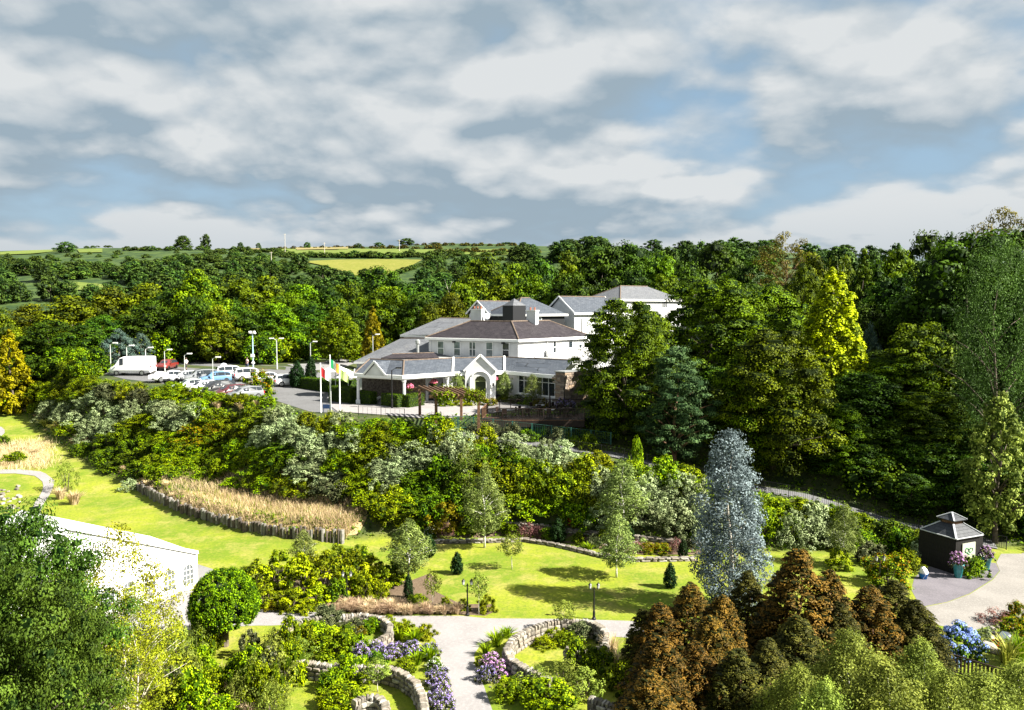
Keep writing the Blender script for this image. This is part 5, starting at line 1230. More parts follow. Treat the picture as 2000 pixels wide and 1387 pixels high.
# utility poles on the hill
for px, yt, yb in [(557, 457, 495), (634, 474, 500), (780, 468, 492), (530, 492, 514), (467, 536, 548), (243, 466, 480)]:
    p = hit(px, yb); hh = (yb - yt) / FPX * p[1]
    t = thing('utility_pole', 'thin pale wooden utility pole on the hillside', 'pole', p, 0.4, 'utility poles on the hill')
    MB().tube([(0, 0, 0), (0, 0, hh)], [0.16, 0.11], 6).build('pole', bark_pale, t); MB().bar((-0.7, 0, hh - 0.4), (0.7, 0, hh - 0.4), 0.1, 0.1).build('crossarm', bark_pale, t)
# flagpoles with hanging flags
white_p = mat('white_pole', (0.78, 0.78, 0.78), 0.35, var=0.02)
def flag_mesh(w, h, bands, seed):
    rr = random.Random(seed); out = []
    nu, nv = 12, 6; ph = rr.random() * 6
    def pt(u, v):
        drop = 0.75 * u * h * 0.9
        return (u * w * 0.55, 0.10 * math.sin(u * 7 + ph + v) * u, -v * h - drop)
    for b0, b1, m_ in bands:
        mb = MB(); nn = max(2, int((b1 - b0) * nu))
        for i in range(nn):
            for j in range(nv):
                u0, u1 = b0 + (b1 - b0) * i / nn, b0 + (b1 - b0) * (i + 1) / nn; v0, v1 = j / nv, (j + 1) / nv
                mb.face([pt(u0, v0), pt(u1, v0), pt(u1, v1), pt(u0, v1)])
        out.append((mb, m_))
    return out
fm = lambda n, c: mat('flag_' + n, c, 0.8, var=0.03)
for px, yt, yb, bands, lb, i in [(627, 711, 806, [(0, 0.5, fm('red', (0.60, 0.03, 0.04))), (0.5, 1, fm('white', (0.75, 0.75, 0.75)))], 'white flagpole flying a red and white flag', 1), (646, 695, 808, [(0, 0.33, fm('green', (0.02, 0.28, 0.10))), (0.33, 0.66, fm('white', (0.75, 0.75, 0.75))), (0.66, 1, fm('orange', (0.75, 0.25, 0.03)))], 'tallest white flagpole flying a green, white and orange flag', 2), (664, 714, 809, [(0, 1, fm('lime', (0.50, 0.62, 0.22)))], 'white flagpole flying a pale green flag', 3)]:
    p = WZ(px, yb, 8.0); hh = (yb - yt) / FPX * p[1]
    t = thing('flagpole', lb, 'flagpole', (p[0], p[1], ground(p[0], p[1])))
    MB().tube([(0, 0, 0), (0, 0, hh)], [0.075, 0.05], 8).build('pole', white_p, t); MB().lathe([(0.02, 0), (0.08, 0.08), (0.02, 0.16)], 8, (0, 0, hh)).build('finial', white_p, t)
    for mb, m_ in flag_mesh(1.5, 0.9, bands, i):
        mb.v = [(x + 0.06, y, z_ + hh - 0.25) for x, y, z_ in mb.v]; mb.build('flag', m_, t)
p = WZ(638, 806, 8.0)
t = thing('notice_board', 'small dark blue notice board between the flagpoles', 'sign', (p[0], p[1], 8.0))
MB().box((0, 0, 0.62), (0.75, 0.06, 0.42)).build('board', mat('navy', (0.02, 0.04, 0.10), 0.4), t)
for s in (-1, 1): MB().box((s * 0.3, 0.02, 0.25), (0.06, 0.05, 0.5)).build('leg', MATS['navy'], t)

# ================================================================ vehicles
tyre = mat('tyre', (0.012, 0.012, 0.012), 0.8); rim = mat('alloy', (0.55, 0.56, 0.57), 0.3, metal=0.8); carglass = mat('car_glass', (0.02, 0.025, 0.03), 0.06, var=0.1, spec=0.7)
tail = mat('tail_light', (0.45, 0.01, 0.01), 0.25); head = mat('head_light', (0.7, 0.7, 0.7), 0.15); plastic = mat('black_plastic', (0.02, 0.02, 0.02), 0.6)
tyre_me = MB().lathe([(0.20, -0.10), (0.31, -0.11), (0.33, -0.07), (0.33, 0.07), (0.31, 0.11), (0.20, 0.10)], 18).mesh('tyre', tyre, True)
rim_me = MB().lathe([(0.03, 0.085), (0.12, 0.06), (0.19, 0.10), (0.205, 0.10)], 12).mesh('rim', rim)
# stations along x (rear -> front): x, sill z, belt z, top z, half width, half width at roof
CARP = {'hatch': (4.1, [(-2.05, .45, .62, .72, .62, .55), (-1.98, .28, .85, 1.0, .80, .62), (-1.75, .22, .93, 1.36, .86, .60), (-1.1, .22, .93, 1.48, .88, .60), (-0.2, .22, .92, 1.50, .88, .61), (0.45, .22, .91, 1.38, .88, .60), (1.05, .22, .90, .98, .87, .66), (1.6, .24, .82, .86, .84, .64), (1.95, .28, .68, .72, .74, .56), (2.05, .40, .55, .60, .60, .5)]),
        'suv': (4.5, [(-2.25, .5, .75, .9, .7, .6), (-2.2, .34, .98, 1.15, .86, .66), (-1.95, .28, 1.05, 1.58, .92, .65), (-1.2, .28, 1.05, 1.70, .94, .66), (-0.2, .28, 1.04, 1.72, .94, .67), (0.55, .28, 1.03, 1.58, .94, .66), (1.1, .28, 1.02, 1.12, .93, .72), (1.75, .30, .95, 1.0, .90, .7), (2.15, .34, .80, .84, .82, .62), (2.25, .48, .65, .7, .66, .55)]),
        'saloon': (4.5, [(-2.25, .45, .65, .72, .62, .55), (-2.15, .28, .86, .94, .80, .64), (-1.6, .22, .92, 1.02, .86, .66), (-1.0, .22, .92, 1.36, .88, .60), (-0.2, .22, .91, 1.44, .88, .60), (0.4, .22, .90, 1.36, .88, .60), (1.0, .22, .89, .97, .87, .66), (1.7, .24, .80, .84, .84, .64), (2.15, .28, .66, .70, .74, .56), (2.25, .40, .55, .58, .60, .5)]),
        'van': (5.8, [(-2.9, .5, .9, 1.2, .9, .85), (-2.88, .38, 1.35, 2.55, .98, .88), (-2.7, .36, 1.35, 2.62, .99, .89), (-1.0, .36, 1.35, 2.64, .99, .89), (0.8, .36, 1.35, 2.60, .99, .88), (1.35, .36, 1.30, 2.42, .98, .84), (2.0, .36, 1.22, 1.55, .96, .78), (2.55, .38, 1.05, 1.12, .92, .72), (2.82, .42, .85, .9, .84, .66), (2.9, .5, .65, .7, .7, .55)])}
def car(kind, name, px, py, ang, paint, label, group='cars in the hotel car park', loc=None, cat='car'):
    L_len, S = CARP[kind]
    p = loc or hit(px, py)
    t = thing(name, label, cat, (p[0], p[1], p[2] + 0.02), R(ang), group)
    mb = MB(); NP = 8; rings = []
    for x, zs, zb, zt_, hw, hr_ in S:
        prof = [(-hw * 0.92, zs), (-hw, zs + (zb - zs) * 0.45), (-hw * 0.97, zb), (-hr_, zt_ - 0.04), (-hr_ * 0.8, zt_), (hr_ * 0.8, zt_), (hr_, zt_ - 0.04), (hw * 0.97, zb), (hw, zs + (zb - zs) * 0.45), (hw * 0.92, zs)]
        rings.append([(x, y, z_) for y, z_ in prof])
    n_ = 10
    for r_ in rings: mb.v += r_
    for k in range(len(rings) - 1):
        for j in range(n_):
            a = k * n_ + j; b_ = k * n_ + (j + 1) % n_
            mb.f.append((a, a + n_, b_ + n_, b_))
    mb.f.append(tuple(range(n_))); mb.f.append(tuple(len(mb.v) - n_ + j for j in range(n_))[::-1])
    body = mb.build('body', paint, t, True)
    # glazing from the stations, a little proud
    def glz(k0, k1, j0, j1, ins=(0.10, 0.10)):
        A, B_, C2, D2 = [np.array(rings[k][j]) for k, j in ((k0, j0), (k1, j0), (k1, j1), (k0, j1))]
        cen = (A + B_ + C2 + D2) / 4; nrm_ = np.cross(B_ - A, D2 - A); nrm_ = nrm_ / np.linalg.norm(nrm_)
        ref = cen - np.array([cen[0] * 0.3 if False else cen[0], 0, 0.7])
        if np.dot(nrm_, cen - np.array([0, 0, 0.7])) < 0: nrm_ = -nrm_
        return [tuple(cen + (q - cen) * np.array([0.95, 0.86, 0.80]) + nrm_ * 0.02) for q in (A, B_, C2, D2)]
    zz = [s[3] - s[2] for s in S]
    top_k = [k for k in range(len(S)) if zz[k] > 0.3]
    if kind == 'van': ks = [(4, 5)]
    else: ks = [(k, k + 1) for k in top_k[:-1] if k + 1 in top_k]
    for k0, k1 in ks:
        for j0, j1 in ((2, 3), (7, 6)): MB().face(glz(k0, k1, j0, j1)).build('side_window', carglass, t)
    kf = top_k[-1]; kr = top_k[0]
    MB().face(glz(kf, kf + 1, 4, 5)).build('windscreen', carglass, t)
    if kind != 'van': MB().face(glz(kr - 1, kr, 4, 5)).build('rear_window', carglass, t)
    wb = L_len * 0.30; wr = 0.33 if kind == 'hatch' else 0.36
    hw = max(s[4] for s in S)
    for sx in (-1, 1):
        for sy in (-1, 1):
            w_ = obj('wheel', tyre_me, t, (sx * wb, sy * (hw - 0.08), wr), (R(-90 * sy), 0, 0), wr / 0.33)
            obj('rim', rim_me, w_)
    zl = S[1][2] - 0.12
    for sy in (-1, 1):
        MB().box((S[1][0] - 0.01, sy * S[1][4] * 0.86, zl), (0.14, 0.2, 0.26)).build('tail_light', tail, t)
        MB().box((S[-2][0] - 0.02, sy * S[-2][4] * 0.8, S[-2][2] - 0.05), (0.16, 0.28, 0.12)).build('headlight', head, t)
        MB().box((S[-4][0] - 0.2, sy * (hw + 0.1), S[-4][2] + 0.08), (0.14, 0.2, 0.13)).build('wing_mirror', paint, t)
    MB().box((S[0][0] + 0.06, 0, 0.42), (0.16, 1.3, 0.2)).build('rear_bumper', plastic, t); MB().box((S[-1][0] - 0.04, 0, 0.40), (0.14, 1.2, 0.18)).build('grille', plastic, t)
    MB().box((S[0][0] - 0.03, 0, 0.62), (0.02, 0.52, 0.11)).build('number_plate', mat('plate', (0.7, 0.7, 0.65), 0.4), t)
    return t
def paint(n, c): return mat('paint_' + n, c, 0.3, var=0.02, spec=0.5, coat=0.6)
PW, PS, PB, PR, PGn, PBl = paint('white', (0.78, 0.78, 0.78)), paint('silver', (0.48, 0.50, 0.52)), paint('black', (0.02, 0.02, 0.022)), paint('red', (0.14, 0.02, 0.015)), paint('pale_green', (0.50, 0.58, 0.52)), paint('blue', (0.10, 0.20, 0.33))
car('van', 'van', 258, 728, 180, PW, 'tall white panel van parked at the end of the car park', None, cat='van', loc=(*WZ(259, 727, 9.5)[:2], ground(*WZ(259, 727, 9.5)[:2])))
def car_row(p0, p1, ang, items):
    a, b = np.array(hit(*p0)[:2]), np.array(hit(*p1)[:2])
    for i, (k, pm_, lb) in enumerate(items):
        q = a + (b - a) * i / (len(items) - 1); car(k, 'parked_car', 0, 0, ang, pm_, lb, loc=(q[0], q[1], ground(q[0], q[1])))
PG2 = paint('grey', (0.16, 0.17, 0.18))
car_row((455, 738), (566, 753), 32, [('suv', PW, 'white SUV at the mast end of the far row'), ('suv', PW, 'white SUV second from the mast in the far row'), ('saloon', PS, 'silver saloon in the far row'), ('hatch', PW, 'white hatchback in the far row next to the conical conifer')])
car_row((334, 745), (420, 748), 215, [('saloon', PW, 'white saloon at the trailer end of the middle row'), ('hatch', PS, 'silver hatchback second from the trailer in the middle row'), ('suv', PG2, 'grey SUV in the middle row'), ('hatch', PBl, 'blue hatchback in the middle row')])
car_row((372, 763), (478, 780), 225, [('saloon', PGn, 'pale green saloon at the van end of the near row'), ('hatch', PS, 'silver hatchback next to the pale green saloon'), ('suv', PB, 'black SUV in the near row beside a dark red car'), ('hatch', paint('maroon', (0.07, 0.012, 0.015)), 'dark red hatchback in the near row'), ('hatch', PG2, 'grey hatchback at the verge end of the near row')])
car('hatch', 'parked_car', 326, 722, 270, PR, 'red car facing away at the back of the car park')
p = WZ(312, 738, 9.3); g = ground(p[0], p[1])
tr = thing('trailer', 'low white covered trailer behind the white van', 'trailer', (p[0], p[1], g), R(5))
MB().box((0, 0, 0.75), (2.4, 1.4, 0.5)).build('bed', PW, tr); MB().lathe([(0.7, 0), (0.66, 0.25), (0.3, 0.42)], 4, (0, 0, 1.0)).build('cover', canvas, tr)
for s in (-1, 1): w_ = obj('wheel', tyre_me, tr, (0, s * 0.75, 0.33), (R(-90 * s), 0, 0)); obj('rim', rim_me, w_)
MB().bar((1.2, 0, 0.55), (2.1, 0, 0.45), 0.08, 0.08).build('drawbar', black_m, tr)
# people
skin = mat('skin', (0.45, 0.28, 0.20), 0.6); hairm = mat('hair', (0.05, 0.03, 0.02), 0.7)
def person(px, py, label, shirt, trousers, rz):
    p = hit(px, py)
    t = thing('person', label, 'person', p, rz)
    J = {'pel': (0, 0, .95, .13), 'che': (0, 0, 1.3, .15), 'neck': (0, .0, 1.5, .055), 'head': (0, .02, 1.66, .105), 'hl': (.1, 0, .9, .09), 'kl': (.12, .12, .5, .065), 'fl': (.12, .16, .08, .045), 'tl': (.12, .30, .05, .04), 'hr': (-.1, 0, .9, .09), 'kr': (-.12, -.02, .5, .065), 'fr': (-.12, -.22, .1, .045), 'tr': (-.12, -.1, .05, .04), 'sl': (.19, 0, 1.42, .065), 'el': (.25, -.06, 1.15, .045), 'wl': (.25, .08, .92, .035), 'gl': (.24, .13, .84, .03), 'sr': (-.19, 0, 1.42, .065), 'er': (-.25, .02, 1.15, .045), 'wr': (-.24, .16, .95, .035), 'gr': (-.22, .22, .88, .03)}
    E = [('pel', 'che'), ('che', 'neck'), ('neck', 'head'), ('pel', 'hl'), ('hl', 'kl'), ('kl', 'fl'), ('fl', 'tl'), ('pel', 'hr'), ('hr', 'kr'), ('kr', 'fr'), ('fr', 'tr'), ('che', 'sl'), ('sl', 'el'), ('el', 'wl'), ('wl', 'gl'), ('che', 'sr'), ('sr', 'er'), ('er', 'wr'), ('wr', 'gr')]
    ks = list(J); me = bpy.data.meshes.new('body'); me.from_pydata([J[k][:3] for k in ks], [(ks.index(a), ks.index(b)) for a, b in E], [])
    o = link(bpy.data.objects.new('body', me), t); me.materials.append(skin)
    md_ = o.modifiers.new('skin', 'SKIN'); 
    for i, k in enumerate(ks): me.skin_vertices[0].data[i].radius = (J[k][3],) * 2
    me.skin_vertices[0].data[0].use_root = True
    o.modifiers.new('sub', 'SUBSURF').levels = 1
    sh = MB(); sh.lathe([(.165, .92), (.18, 1.1), (.20, 1.3), (.20, 1.42), (.08, 1.5)], 12); sh.v = [(x, y * .72, z_) for x, y, z_ in sh.v]
    for s, (a, b) in ((1, ('sl', 'el')), (-1, ('sr', 'er'))): sh.tube([J[a][:3], J[b][:3]], [.085, .07], 8)
    sh.build('shirt', shirt, t, True)
    tr_ = MB()
    for a, b, c2 in (('hl', 'kl', 'fl'), ('hr', 'kr', 'fr')): tr_.tube([(J[a][0], J[a][1], 0.98), J[b][:3], J[c2][:3]], [.125, .095, .075], 8)
    tr_.build('trousers', trousers, t, True)
    MB().lathe([(.02, .0), (.11, .02), (.118, .08), (.10, .16), (.03, .2)], 10, (0, 0, 1.63)).build('hair', hairm, t, True)
person(364, 723, 'person in a white top and dark trousers walking across the car park', mat('white_shirt', (0.75, 0.68, 0.68), 0.8), mat('black_cloth', (0.02, 0.02, 0.02), 0.8), 1.2)
person(483, 722, 'person in a pale pink top standing beside the camera mast', mat('pink_shirt', (0.65, 0.45, 0.42), 0.8), mat('blue_cloth', (0.05, 0.06, 0.10), 0.8), 2.5)
p = hit(437, 724)
t = thing('covered_stack', 'pale blue covered stack at the back of the car park', 'cover', p)
sk = MB().lathe([(0.8, 0), (0.65, 0.55), (0.35, 1.0), (0.05, 1.1)], 7); sk.build('cover', mat('pale_cover', (0.55, 0.60, 0.66), 0.7), t)
# white parasols beyond the canopy
for px, py, lb in ((655, 716, 'white parasol behind the clipped hedge, nearer the flagpoles'), (680, 727, 'white parasol beside the left canopy column')):
    q = WY(px, py, 90); g = ground(q[0], 90)
    t = thing('parasol', lb, 'parasol', (q[0], 90, g)); h = q[2] - g
    MB().tube([(0, 0, 0), (0, 0, h)], 0.04, 6).build('pole', white_p, t); MB().lathe([(1.7, h - 0.55), (1.72, h - 0.5), (0.05, h + 0.25)], 8).build('canopy', canvas, t); MB().lathe([(0.35, 0), (0.35, 0.08), (0.06, 0.12)], 10).build('base', lampgrey, t)

# ================================================================ dry stone walls
stone_cols = [(0.19, 0.17, 0.14), (0.26, 0.235, 0.20), (0.13, 0.115, 0.095), (0.21, 0.18, 0.145), (0.30, 0.28, 0.245)]
st_me = []
for i in range(15):
    mb = MB().box((0, 0, 0), (1, 1, 1)); mb.v = [tuple(q * random.uniform(0.58, 1.0) for q in v) for v in mb.v]
    me = mb.mesh('stone', mat('wall_stone_%d' % (i % 5), stone_cols[i % 5], 0.9, var=0.3, scale=3.0, bump=0.6))
    bm = bmesh.new(); bm.from_mesh(me); bmesh.ops.bevel(bm, geom=bm.edges[:], offset=0.10, segments=1, affect='EDGES'); bm.to_mesh(me); bm.free()
    st_me.append(me)
core_m = mat('wall_core', (0.10, 0.09, 0.08), 0.95)
NST = [0]
def stone_wall(name, label, pts, h, th=0.45, sz=0.30, cope=True, group=None, courses=None, z0=None):
    """pts: plan polyline (x, y); stones on both faces and upright cope stones"""
    L = np.r_[0, np.cumsum(np.hypot(*np.diff(np.array(pts)[:, :2], axis=0).T))][-1]
    c = resample([p[:2] for p in pts], max(4, int(L / 0.25)))
    t = thing(name, label, 'wall', (0, 0, 0), 0, group)
    nn = np.zeros_like(c)
    for i in range(len(c)):
        d = c[min(i + 1, len(c) - 1)] - c[max(i - 1, 0)]; nn[i] = np.array([-d[1], d[0]]) / np.linalg.norm(d)
    zb = [ground(*q) if z0 is None else z0 for q in c]
    mb = MB(); hw = th / 2 - 0.07
    for i in range(len(c)):
        a, b = c[i] - nn[i] * hw, c[i] + nn[i] * hw
        mb.v += [(a[0], a[1], zb[i] - 0.3), (b[0], b[1], zb[i] - 0.3), (b[0], b[1], zb[i] + h - 0.05), (a[0], a[1], zb[i] + h - 0.05)]
        if i: 
            k = 4 * i
            mb.f += [(k - 4 + j, k - 4 + (j + 1) % 4, k + (j + 1) % 4, k + j) for j in range(4)]
    mb.f += [(0, 1, 2, 3), tuple(len(mb.v) - 4 + j for j in range(4))]
    mb.build('core', core_m, t)
    s_ = np.r_[0, np.cumsum(np.hypot(*np.diff(c, axis=0).T))]
    at = lambda q, A: np.array([np.interp(q, s_, A[:, 0]), np.interp(q, s_, A[:, 1])])
    budget = 290
    if cope:
        q = 0.0
        while q < L and budget > 0:
            w_ = random.uniform(0.12, 0.22); p = at(q + w_ / 2, c); n_ = at(q + w_ / 2, nn); zz = np.interp(q, s_, zb)
            obj('cope_stone', random.choice(st_me), t, (p[0], p[1], zz + h + 0.06), (random.uniform(-.15, .15), random.uniform(-.25, .25), math.atan2(n_[1], n_[0]) - math.pi / 2), (w_, th * random.uniform(0.95, 1.15), random.uniform(0.22, 0.34))); q += w_; budget -= 1
    nc = courses or max(2, int(h / (sz * 0.62)))
    for side in (-1, 1):
        for k in range(nc):
            q = random.uniform(0, 0.2); hh = h / nc
            while q < L and budget > 0:
                w_ = random.uniform(0.7, 1.7) * sz; p = at(min(L, q + w_ / 2), c); n_ = at(min(L, q + w_ / 2), nn); zz = np.interp(q, s_, zb)
                # only faces that the garden shows: skip the far face low down
                pp = p + n_ * side * (th / 2 - 0.06)
                if n_[1] * side < 0.55 or k >= nc - 1:
                    obj('stone', random.choice(st_me), t, (pp[0], pp[1], zz + hh * (k + 0.5) + random.uniform(-.015, .015)), (0, random.uniform(-.06, .06), math.atan2(n_[1], n_[0]) - math.pi / 2), (w_ * 0.97, random.uniform(0.16, 0.24), hh * 0.95)); budget -= 1
                q += w_
    return t
WPX = lambda pts, h: [WZ(x, y, h)[:2] for x, y in pts]
stone_wall('dry_stone_wall', 'curved dry stone wall on the outer side of the left spiral bed', WPX([(628, 1205), (595, 1212), (567, 1221), (545, 1236), (530, 1253), (525, 1272), (535, 1290)], 0.75), 0.62, th=0.4, sz=0.32)
stone_wall('dry_stone_wall', 'ring of dry stone wall at the heart of the left spiral bed', WPX([(668, 1203), (700, 1198), (740, 1203), (762, 1218), (760, 1236), (738, 1250), (700, 1255), (672, 1250)], 0.7), 0.55, th=0.4, sz=0.32)
stone_wall('dry_stone_wall', 'long dry stone wall curving down beside the purple flowers', WPX([(570, 1287), (632, 1297), (693, 1299), (746, 1300), (784, 1310), (812, 1330), (826, 1358), (830, 1400), (828, 1440)], 0.85), 0.7, th=0.42, sz=0.34)
stone_wall('dry_stone_wall', 'small dry stone ring inside the lower left lawn', WPX([(690, 1372), (712, 1361), (738, 1360), (753, 1374), (752, 1400)], 0.7), 0.6, sz=0.34)
stone_wall('dry_stone_wall', 'curved dry stone wall on the path side of the right spiral bed', WPX([(1150, 1211), (1110, 1210), (1073, 1214), (1030, 1228), (1000, 1246), (988, 1268), (1000, 1286), (1030, 1304), (1075, 1325)], 0.9), 0.75, th=0.42, sz=0.34)
stone_wall('dry_stone_wall', 'dry stone hook at the heart of the right spiral bed', WPX([(1150, 1212), (1172, 1220), (1187, 1238), (1180, 1260), (1150, 1272), (1107, 1266)], 0.9), 0.75, th=0.42, sz=0.34)
stone_wall('dry_stone_wall', 'short dry stone wall emerging under the rusty conifers', WPX([(1150, 1362), (1190, 1375), (1240, 1392), (1280, 1410)], 0.9), 0.8, sz=0.36)
stone_wall('dry_stone_wall', 'low winding stone edging along the back of the lawn', WPX([(845, 1054), (940, 1053), (1020, 1050), (1075, 1058), (1100, 1063), (1180, 1082), (1250, 1089), (1355, 1087)], 0.3), 0.30, th=0.4, sz=0.5, cope=False, z0=0.0)
for pp, lb in (([(985, 1026), (1060, 1032), (1110, 1040), (1200, 1052)], 'upper low stone wall of the heather terrace behind the winding edging'), ([(1235, 1052), (1300, 1060), (1375, 1068)], 'short low stone wall above the orange heather')):
    P = [hit(*q) for q in pp]
    stone_wall('dry_stone_wall', lb, [(q[0], q[1]) for q in P], 0.34, th=0.4, sz=0.5, cope=False)
def rocks(pxs, label, group):
    for px, py, s in pxs:
        p = hit(px, py); o = obj('rock', random.choice(st_me), None, (p[0], p[1], p[2] + s * 0.15), (random.uniform(-.3, .3), random.uniform(-.3, .3), random.uniform(0, 3)), (s, s * 0.8, s * 0.55)); tag(o, label, 'rock', group)
rocks([(random.uniform(0, 38), random.uniform(950, 995), random.uniform(0.25, 0.6)) for _ in range(26)], 'pale rock in the rockery beside the winding path', 'rocks in the left rockery')
rocks([(random.uniform(1925, 1975), random.uniform(1222, 1268), random.uniform(0.15, 0.45)) for _ in range(34)] + [(1932, 1270, 0.9), (1945, 1276, 0.7)], 'pale rock in the rockery by the steel sphere', 'rocks in the kiosk rockery')

# ================================================================ palisade of split logs
pal = thing('log_palisade', 'curved retaining fence of weathered split logs under dry grass', 'fence', (0, 0, 0))
lm = []
for i in range(5):
    mb = MB().lathe([(0.16, 0), (0.155, 1.0), (0.12, 1.03)], 7); mb.v = [(x * random.uniform(0.85, 1.1), y * random.uniform(0.85, 1.1), z_) for x, y, z_ in mb.v]
    lm.append(mb.mesh('log', mat('weathered_log_%d' % i, [(0.085, 0.07, 0.06), (0.14, 0.13, 0.115), (0.05, 0.04, 0.035), (0.10, 0.08, 0.065), (0.18, 0.17, 0.155)][i], 0.9, var=0.35, scale=4, bump=0.5)))
fl = np.array(FLINE); FL_len = np.sum(np.hypot(*np.diff(fl, axis=0).T)); nlog = int(FL_len / 0.31)
for i, q in enumerate(resample(FLINE, nlog)):
    obj('log', random.choice(lm), pal, (q[0], q[1], ground(q[0], q[1]) * 0.0 + zg(np.array(q[1])) - 0.28), (random.uniform(-.04, .04), random.uniform(-.05, .05), random.uniform(0, 6)), (random.uniform(0.6, 1.1), random.uniform(0.6, 1.1), random.uniform(1.15, 1.5) * (0.65 if i < 6 else 1)))

# ================================================================ deck, pergola, railings, hedges
def rail_fence(name, label, pts, h, m, post_m=None, gap=0.14, postgap=1.8, bw=0.03, rail=(0.08, 0.06), cat='railing', stuff=False, z=None, pw=0.09):
    t = thing(name, label, cat, (0, 0, 0))
    L = np.r_[0, np.cumsum(np.linalg.norm(np.diff(np.array(pts), axis=0), axis=1))][-1]
    c = resample(pts, max(2, int(round(L / postgap)) + 1)); ps = MB().box((0, 0, h * 0.52), (pw, pw, h * 1.04)).mesh('post', post_m or m); bs = MB().box((0, 0, h * 0.5), (bw, bw, h * 0.84)).mesh('baluster', m)
    for q in c: obj('post', ps, t, tuple(q))
    for a, b in zip(c[:-1], c[1:]):
        for zz in (0.1, h): MB().bar((a[0], a[1], a[2] + zz), (b[0], b[1], b[2] + zz), *rail).build('rail', m, t)
        n = max(1, int(np.linalg.norm(b - a) / gap))
        for k in range(1, n): q = a + (b - a) * k / n; obj('baluster', bs, t, tuple(q))
    return t
dk = thing('deck', 'raised dark timber deck in front of the glazed wing', 'deck', (0, 0, 0))
dp_ = [(-2.9, 71.4), (6.8, 71.4), (7.6, 78.6), (0.2, 79.2), (-2.4, 75.5)]
MB().prism(dp_, 7.75, 7.9).build('frame', wood_d, dk)
for k in range(52):
    y = 71.45 + k * 0.148; a = np.interp(y, [71.4, 75.5, 79.2], [-2.9, -2.4, 0.2]); b = np.interp(y, [71.4, 78.6], [6.8, 7.6])
    MB().box(((a + b) / 2, y, 7.93), (b - a, 0.135, 0.05)).build('board', wood_b if k % 5 == 0 else wood_d, dk)
for x in (-2.5, 0.5, 3.5, 6.5): MB().box((x, 71.7, 6.3), (0.18, 0.18, 3.0)).build('leg', wood_d, dk)
MB().box((2, 71.42, 7.55), (9.6, 0.08, 0.55)).build('skirt', wood_d, dk)
rail_fence('deck_railing', 'front railing of the dark timber deck', [(-2.85, 71.45, 7.95), (6.8, 71.45, 7.95)], 1.05, wood_d)
rail_fence('deck_railing', 'rear railing of the dark timber deck facing the flower bed', [(-2.4, 75.6, 7.95), (0.1, 79.0, 7.95), (7.4, 78.6, 7.95)], 1.05, wood_d)
rail_fence('deck_railing', 'end railing of the dark timber deck nearest the pergola', [(-2.85, 71.5, 7.95), (-2.45, 75.5, 7.95)], 1.05, wood_b)
tbl = MB(); tbl.lathe([(0.5, 0.72), (0.5, 0.76)], 14).tube([(0, 0, 0), (0, 0, 0.73)], 0.05, 6).lathe([(0.25, 0), (0.25, 0.04)], 10)
for i, (x, y) in enumerate([(-0.6, 73.3), (1.6, 74.0), (3.6, 73.2), (5.4, 74.4), (2.8, 76.6), (5.0, 77.0)]):
    t = thing('patio_table', 'round dark table on the timber deck', 'table', (x, y, 7.955), 0, 'deck tables')
    MB().lathe([(0.5, 0.72), (0.5, 0.76)], 14).build('table_top', wood_d if i % 2 else metal_g, t); MB().tube([(0, 0, 0.03), (0, 0, 0.73)], 0.05, 6).build('pedestal', black_m, t); MB().lathe([(0.25, 0), (0.25, 0.04)], 10).build('foot', black_m, t)
    for a in (0.4, 2.5, 4.6):
        ch = thing('patio_chair', 'dark slatted chair at a round table on the timber deck', 'chair', (x + 0.85 * math.cos(a), y + 0.85 * math.sin(a), 7.955), a + math.pi / 2, 'deck chairs')
        MB().box((0, 0, 0.44), (0.44, 0.44, 0.04)).build('seat', wood_d, ch); MB().box((0, -0.21, 0.72), (0.44, 0.04, 0.42)).build('backrest', wood_d, ch)
        for sx in (-1, 1):
            for sy in (-1, 1): MB().box((sx * 0.19, sy * 0.19, 0.21), (0.04, 0.04, 0.42)).build('leg', black_m, ch)
for px, yt, Y, lb in ((1074, 766, 77.5, 'dark closed parasol on the timber deck beside the yellow bush'), (1102, 760, 76.5, 'tall dark post lamp on the timber deck beside the purple bush')):
    q = WY(px, yt, Y); t = thing('parasol' if px < 1090 else 'deck_lamp', lb, 'parasol' if px < 1090 else 'lamp post', (q[0], Y, 7.955)); h = q[2] - 7.955
    MB().tube([(0, 0, 0), (0, 0, h)], 0.05, 6).build('pole', black_m, t)
    MB().lathe([(0.16, h * 0.35), (0.09, h * 0.6), (0.05, h)] if px < 1090 else [(0.05, h - 0.1), (0.14, h), (0.05, h + 0.2)], 8).build('canopy' if px < 1090 else 'lantern', wood_d if px < 1090 else black_m, t); MB().lathe([(0.3, 0), (0.3, 0.07), (0.06, 0.1)], 10).build('base', black_m, t)
